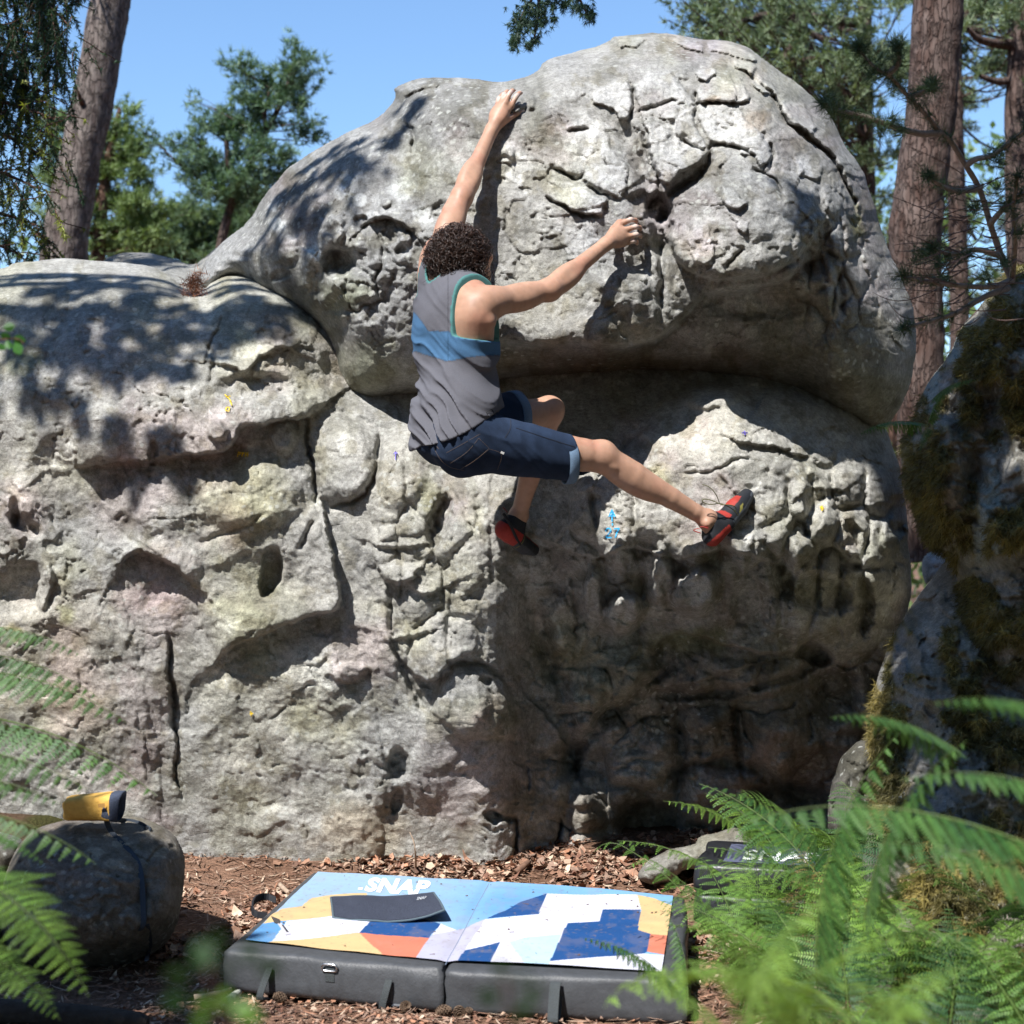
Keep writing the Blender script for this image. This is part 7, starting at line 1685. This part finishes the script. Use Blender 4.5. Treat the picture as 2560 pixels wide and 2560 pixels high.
fern('soft bracken spray along the bottom edge below the pad corner', [(FD[1],(2250,2640,2.5),(1510,2520,2.3),.2),(FD[0],(2200,2700,2.3),(1640,2430,2.3),.1),(FC[1],(2400,2750,2.2),(1900,2450,2.2),.2),(FD[0],(1900,2700,2.2),(1560,2470,2.2),.0)], FG)
fern('small polypody fern clinging to the flank of the tall mossy boulder', [(FB[0],(2310,1060,4.82),(2150,1086,4.7),.4),(FB[1],(2330,1000,4.85),(2440,950,4.7),.3),(FB[0],(2320,1060,4.8),(2380,960,4.7),.2),(FB[1],(2320,1070,4.8),(2300,1130,4.7),0)])
# ---- shaggy moss hanging on the two mossy boulders
R = np.random.RandomState(44)
for ob, nm in ((mo1, 11000), (mo2, 9000)):
    n = len(ob.data.vertices); co = np.empty(n * 3, np.float32); ob.data.vertices.foreach_get('co', co); co = co.reshape(-1, 3); no = np.empty(n * 3, np.float32); ob.data.vertices.foreach_get('normal', no); no = no.reshape(-1, 3)
    cl = np.empty(n * 4, np.float32); ob.data.color_attributes['tint'].data.foreach_get('color', cl); cl = cl.reshape(-1, 4)
    k = np.nonzero((cl[:, 2] < cl[:, 0] * .42) & (co[:, 1] < 5.6))[0]; k = k[R.randint(len(k), size=nm)]
    col_ = cl[k, :3] * R.uniform(.55, 1.2, (nm, 1)); v, f, c = blades(co[k], no[k] * .55 + np.array([0, 0, -.75]), 5, .030, .0032, col_, .55, 3)
    o = link('moss', np_mesh('moss', v, f, c, smooth=False), M_NEEDLE); o.parent = ob; o['kind'] = 'stuff'
# ---- small broad leaves, left sprig and near blurs
def sprig(label, stems, leaves, size, col, seed=1):
    R = np.random.RandomState(seed); root = empty('leafy_twig', tuple(A(*stems[0][0])), label, 'twig'); bpy.context.view_layer.update()
    for s in stems:
        v, f = tube([A(*p) for p in chaikin(np.array(s, float), 1, False)], .0016, 5); par(link('stem', pydata('stem', v, f, True), M_BARKD), root)
    V = []; k = 0
    prof = [(0,0),(.25,.28),(.5,.36),(.75,.26),(1,0)]
    for (u, v, d, ang) in leaves:
        c = A(u, v, d); a = math.radians(ang); dx = np.array([math.cos(a), R.normal(0, .3), math.sin(a)]); dx = unit(dx); dy = unit(np.cross(dx, [R.normal(0, .3), -1, R.normal(0, .3)])); nn = np.cross(dx, dy); s_ = size * R.uniform(.8, 1.2)
        V = [c + dx * s_ * t + dy * s_ * w + nn * abs(w) * s_ * .25 for t, w in prof] + [c + dx * s_ * t - dy * s_ * w + nn * abs(w) * s_ * .25 for t, w in prof[1:4]] + [c + dx * s_ * t for t in (.25, .5, .75)]
        F = [(0,1,8),(1,2,9,8),(2,3,10,9),(3,4,10),(0,8,5),(8,9,6,5),(9,10,7,6),(10,4,7)]
        me = pydata('leaf', V, F); ca = me.color_attributes.new('tint', 'FLOAT_COLOR', 'POINT'); ca.data.foreach_set('color', np.tile(np.r_[np.array(col) * R.uniform(.7, 1.3), 1], len(V)).astype(np.float32)); par(link('leaf', me, M_BROAD), root)
sprig('green leafy twig poking in at the left edge over the rock', [[(-60,850,3),(0,850,3),(45,845,3),(62,862,3)]], [(0,836,3,-20),(18,850,3,-70),(30,846,3,-10),(36,856,3,-60),(6,820,3,10),(-8,860,3,-30)], .024, (.05,.15,.03))
sprig('dark out of focus leaves in front of the right half of the pad', [[(1300,2760,.9),(1280,2560,.9),(1262,2440,.9)]], [(1262,2450,.9,110),(1290,2470,.9,40),(1300,2500,.9,-20),(1250,2500,.9,160),(1320,2480,.9,20),(1280,2560,.9,60)], .013, (.018,.050,.012), 2)
sprig('dark out of focus leaves in front of the near left corner of the pad', [[(600,2800,.85),(560,2560,.85),(520,2420,.85)]], [(520,2420,.85,120),(560,2440,.85,60),(480,2450,.85,170),(600,2400,.85,30),(640,2430,.85,10),(470,2500,.85,190),(540,2380,.85,80)], .015, (.018,.050,.012), 3)
sprig('bright blurred leaves at the bottom edge left of the pad', [[(560,2800,1.0),(560,2640,1.0),(555,2540,1.0)]], [(540,2530,1.0,150),(560,2530,1.0,90),(580,2540,1.0,30),(600,2550,1.0,10),(520,2560,1.0,170)], .014, (.10,.20,.03), 4)
# moss bank behind the low boulder
mb = pydata('mb', [(0, 0, 0)], [])
gx_, gy_ = np.meshgrid(np.linspace(-2.3, -1.25, 60), np.linspace(5.2, 6.7, 60)); gz_ = .24 * smooth01((-1.35 - gx_) / .6) * smooth01((gy_ - 5.1) / .5) + .02 * fbm(gx_ * 100, gy_ * 100, 20, 3, 3) - .02
idg = np.arange(3600).reshape(60, 60); gf = np.stack([idg[:-1, :-1].ravel(), idg[:-1, 1:].ravel(), idg[1:, 1:].ravel(), idg[1:, :-1].ravel()], 1)
kk = smooth01(.4 + fbm(gx_.ravel() * 100, gy_.ravel() * 100, 26, 3, 5) * 2)[:, None]; gc = np.array((.06,.058,.02)) * kk + np.array((.10,.06,.04)) * (1 - kk)
tag(link('mossy_bank', np_mesh('mossy_bank', np.stack([gx_.ravel(), gy_.ravel(), gz_.ravel()], 1), gf, gc), gm), kind='structure')
print('ferns', round(time.time() - T0, 1))

# ================================================================ unseen leaf cover added to cut sky light, the wood far beyond, and the trees whose crowns dapple the rock
def leafcloud(n, cen, rad, size, cols, seed, flat=.6):
    R = np.random.RandomState(seed); c = np.asarray(cen)[R.randint(len(cen), size=n)]; r = np.asarray(rad)
    p = c + np.clip(R.normal(0, .5, (n, 3)), -1.3, 1.3) * r; a = R.normal(0, 1, (n, 3)); a /= np.linalg.norm(a, axis=1)[:, None]; b = np.cross(a, R.normal(0, 1, (n, 3))); b /= np.linalg.norm(b, axis=1)[:, None]
    s = size * R.uniform(.6, 1.3, (n, 1)); V = np.stack([p - a * s, p + b * s * flat, p + a * s, p - b * s * flat], 1).reshape(-1, 3)
    k = R.rand(n, 1); c_ = np.array(cols[0]) * (1 - k) + np.array(cols[1]) * k; return V, np.arange(n * 4).reshape(-1, 4), np.repeat(c_, 4, 0)
R = np.random.RandomState(77); cen = []
for k in range(520):
    az = R.uniform(0, 2 * math.pi); rad = R.uniform(11, 17); x, y = math.sin(az) * rad, 3 + math.cos(az) * rad
    fx, fy = x, y
    if y > 8 and abs(x) < 9: continue
    sun_side = (x < 1 and y < 1); top_ = 8.0 if sun_side else 11.0
    cen.append((x, y, R.uniform(.3, top_)))
sd_ = -np.array(LDIR)
while len(cen) < 1500:  # leaf dome with a gap towards the sun, added to hold back sky light
    az = R.uniform(0, 2 * math.pi); el_ = math.asin(R.uniform(.30, .98)); q = np.array([math.sin(az) * math.cos(el_), math.cos(az) * math.cos(el_), math.sin(el_)])
    if q @ sd_ > math.cos(math.radians(27)): continue
    if q[1] > 0 and el_ < math.radians(48): continue
    rad = R.uniform(12, 16); c_ = np.array((q[0] * rad, 3 + q[1] * rad, 1 + q[2] * rad)); hit_ = c_ + np.array(LDIR) / .8 * (c_[2] - 3)
    if hit_[1] > 8.5: cen.append((0, -14 + R.normal(0, 1), R.uniform(1, 6))); continue
    cen.append(tuple(c_))
V, F, C = leafcloud(70000, cen, (1.1, 1.1, 1.1), .25, ((.03,.055,.02),(.06,.10,.035)), 5)
tag(link('sky_blocking_leaves', np_mesh('sky_blocking_leaves', V, F, C, smooth=False), M_BROAD), kind='stuff')  # unseen ring and dome of leaves, added to dim the sky fill
cen = [(R.uniform(-16, 16), R.uniform(27, 34), R.uniform(.5, 1)) for _ in range(10)]
cen = []
for k in range(300):
    x = R.uniform(-16, 20); y = R.uniform(28, 36); u = CX + x / y * FPX; topz = 1.35 + (1338 - (600 if u < 1300 else 330 if u > 1500 else 700)) / FPX * y
    cen.append((x, y, R.uniform(0, 1) ** .7 * topz))
for k in range(120): y = R.uniform(20, 30); cen.append((R.uniform(3.2, 13), y, R.uniform(.2, 4.5)))
V, F, C = leafcloud(26000, cen, (.9, .9, .7), .10, ((.08,.13,.05),(.18,.25,.10)), 6)
tag(link('far_forest', np_mesh('far_forest', V, F, C, smooth=False), M_BROAD), kind='stuff')
def shade_tree(label, base, targets, seed, size=.07, nper=60, spread=.12):
    """a tree whose boughs stand in the sun's way of the given places: (u, v, d, radius, metres up the ray, share of clusters)"""
    R = np.random.RandomState(seed); root = empty('pine_tree', base, label, 'tree'); bpy.context.view_layer.update(); L = np.array(LDIR); cl = []; allc = []
    for u, v, d, rad, t, n in targets:
        c = A(u, v, d) - L * t; allc.append(c)
        a = unit(np.cross(L, [0, 0, 1])); b = np.cross(L, a)
        for _ in range(n): q = R.uniform(0, 1) ** .5 * rad; th = R.uniform(0, 6.28); cl.append(c + a * q * math.cos(th) + b * q * math.sin(th) + L * R.uniform(-.5, .5))
    cl = np.array(cl); V, F, C = leafcloud(len(cl) * nper, cl, (spread, spread, spread), size, ((.04,.08,.03),(.08,.13,.05)), seed); par(link('crown', np_mesh('crown', V, F, C, smooth=False), M_BROAD), root)
    top_ = max(c[2] for c in allc) + .5; par(link('trunk', trunk_mesh('trunk', [np.array(base), np.array(base) + np.array([.05, 0, top_ * .5]), np.array(base) + np.array([0, .1, top_])], [.15, .11, .04], 14, .05, 4), M_BARK), root)
    lim = []
    for c in allc: s0 = np.array(base) + np.array([0, 0, max(1.0, c[2] - .6)]); lim.append((curve3(s0, c, .05, 8, .03, R), list(np.linspace(.04, .012, 8))))
    o = tubes('branches', lim, M_BARK, root, 6); o['kind'] = 'stuff'
shade_tree('pine standing out of the picture to the left whose boughs dapple the upper rock', (-6.2, 4.6, 0), [(60,720,6.4,.42,5,34),(250,720,6.3,.42,5,36),(430,770,6.3,.38,5,32),(360,880,6.2,.36,5,14),(120,850,6.3,.38,5,12),(560,800,6.3,.22,5,7),(700,430,6.4,.36,5,18),(840,470,6.3,.30,5,10),(620,600,6.5,.32,5,12),(930,300,6.3,.26,5,8)], 61, .045, 16, .055)
shade_tree('low leafy tree out of the picture at the left that keeps the low boulder dark', (-4.6, 3.2, 0), [(100,2280,4.8,.24,4.6,24),(300,2310,4.75,.22,4.6,24),(60,2450,4.6,.30,4.6,26),(250,2480,4.4,.30,4.6,22),(330,2180,4.8,.16,4.6,8),(90,2150,4.85,.10,4.6,5)], 62, .06, 60)
shade_tree('dense tree out of the picture overhead that shades the mossy boulders', (2.6, .2, 0), [(2430,1000,5,.34,5.8,12),(2450,1300,5,.4,5.8,15),(2380,1600,4.9,.38,5.8,14),(2450,1900,4.7,.34,5.8,8),(2500,800,5,.3,5.8,7),(2240,1200,6.4,.18,6.5,3)], 63, .07, 60)
print('wood', round(time.time() - T0, 1))
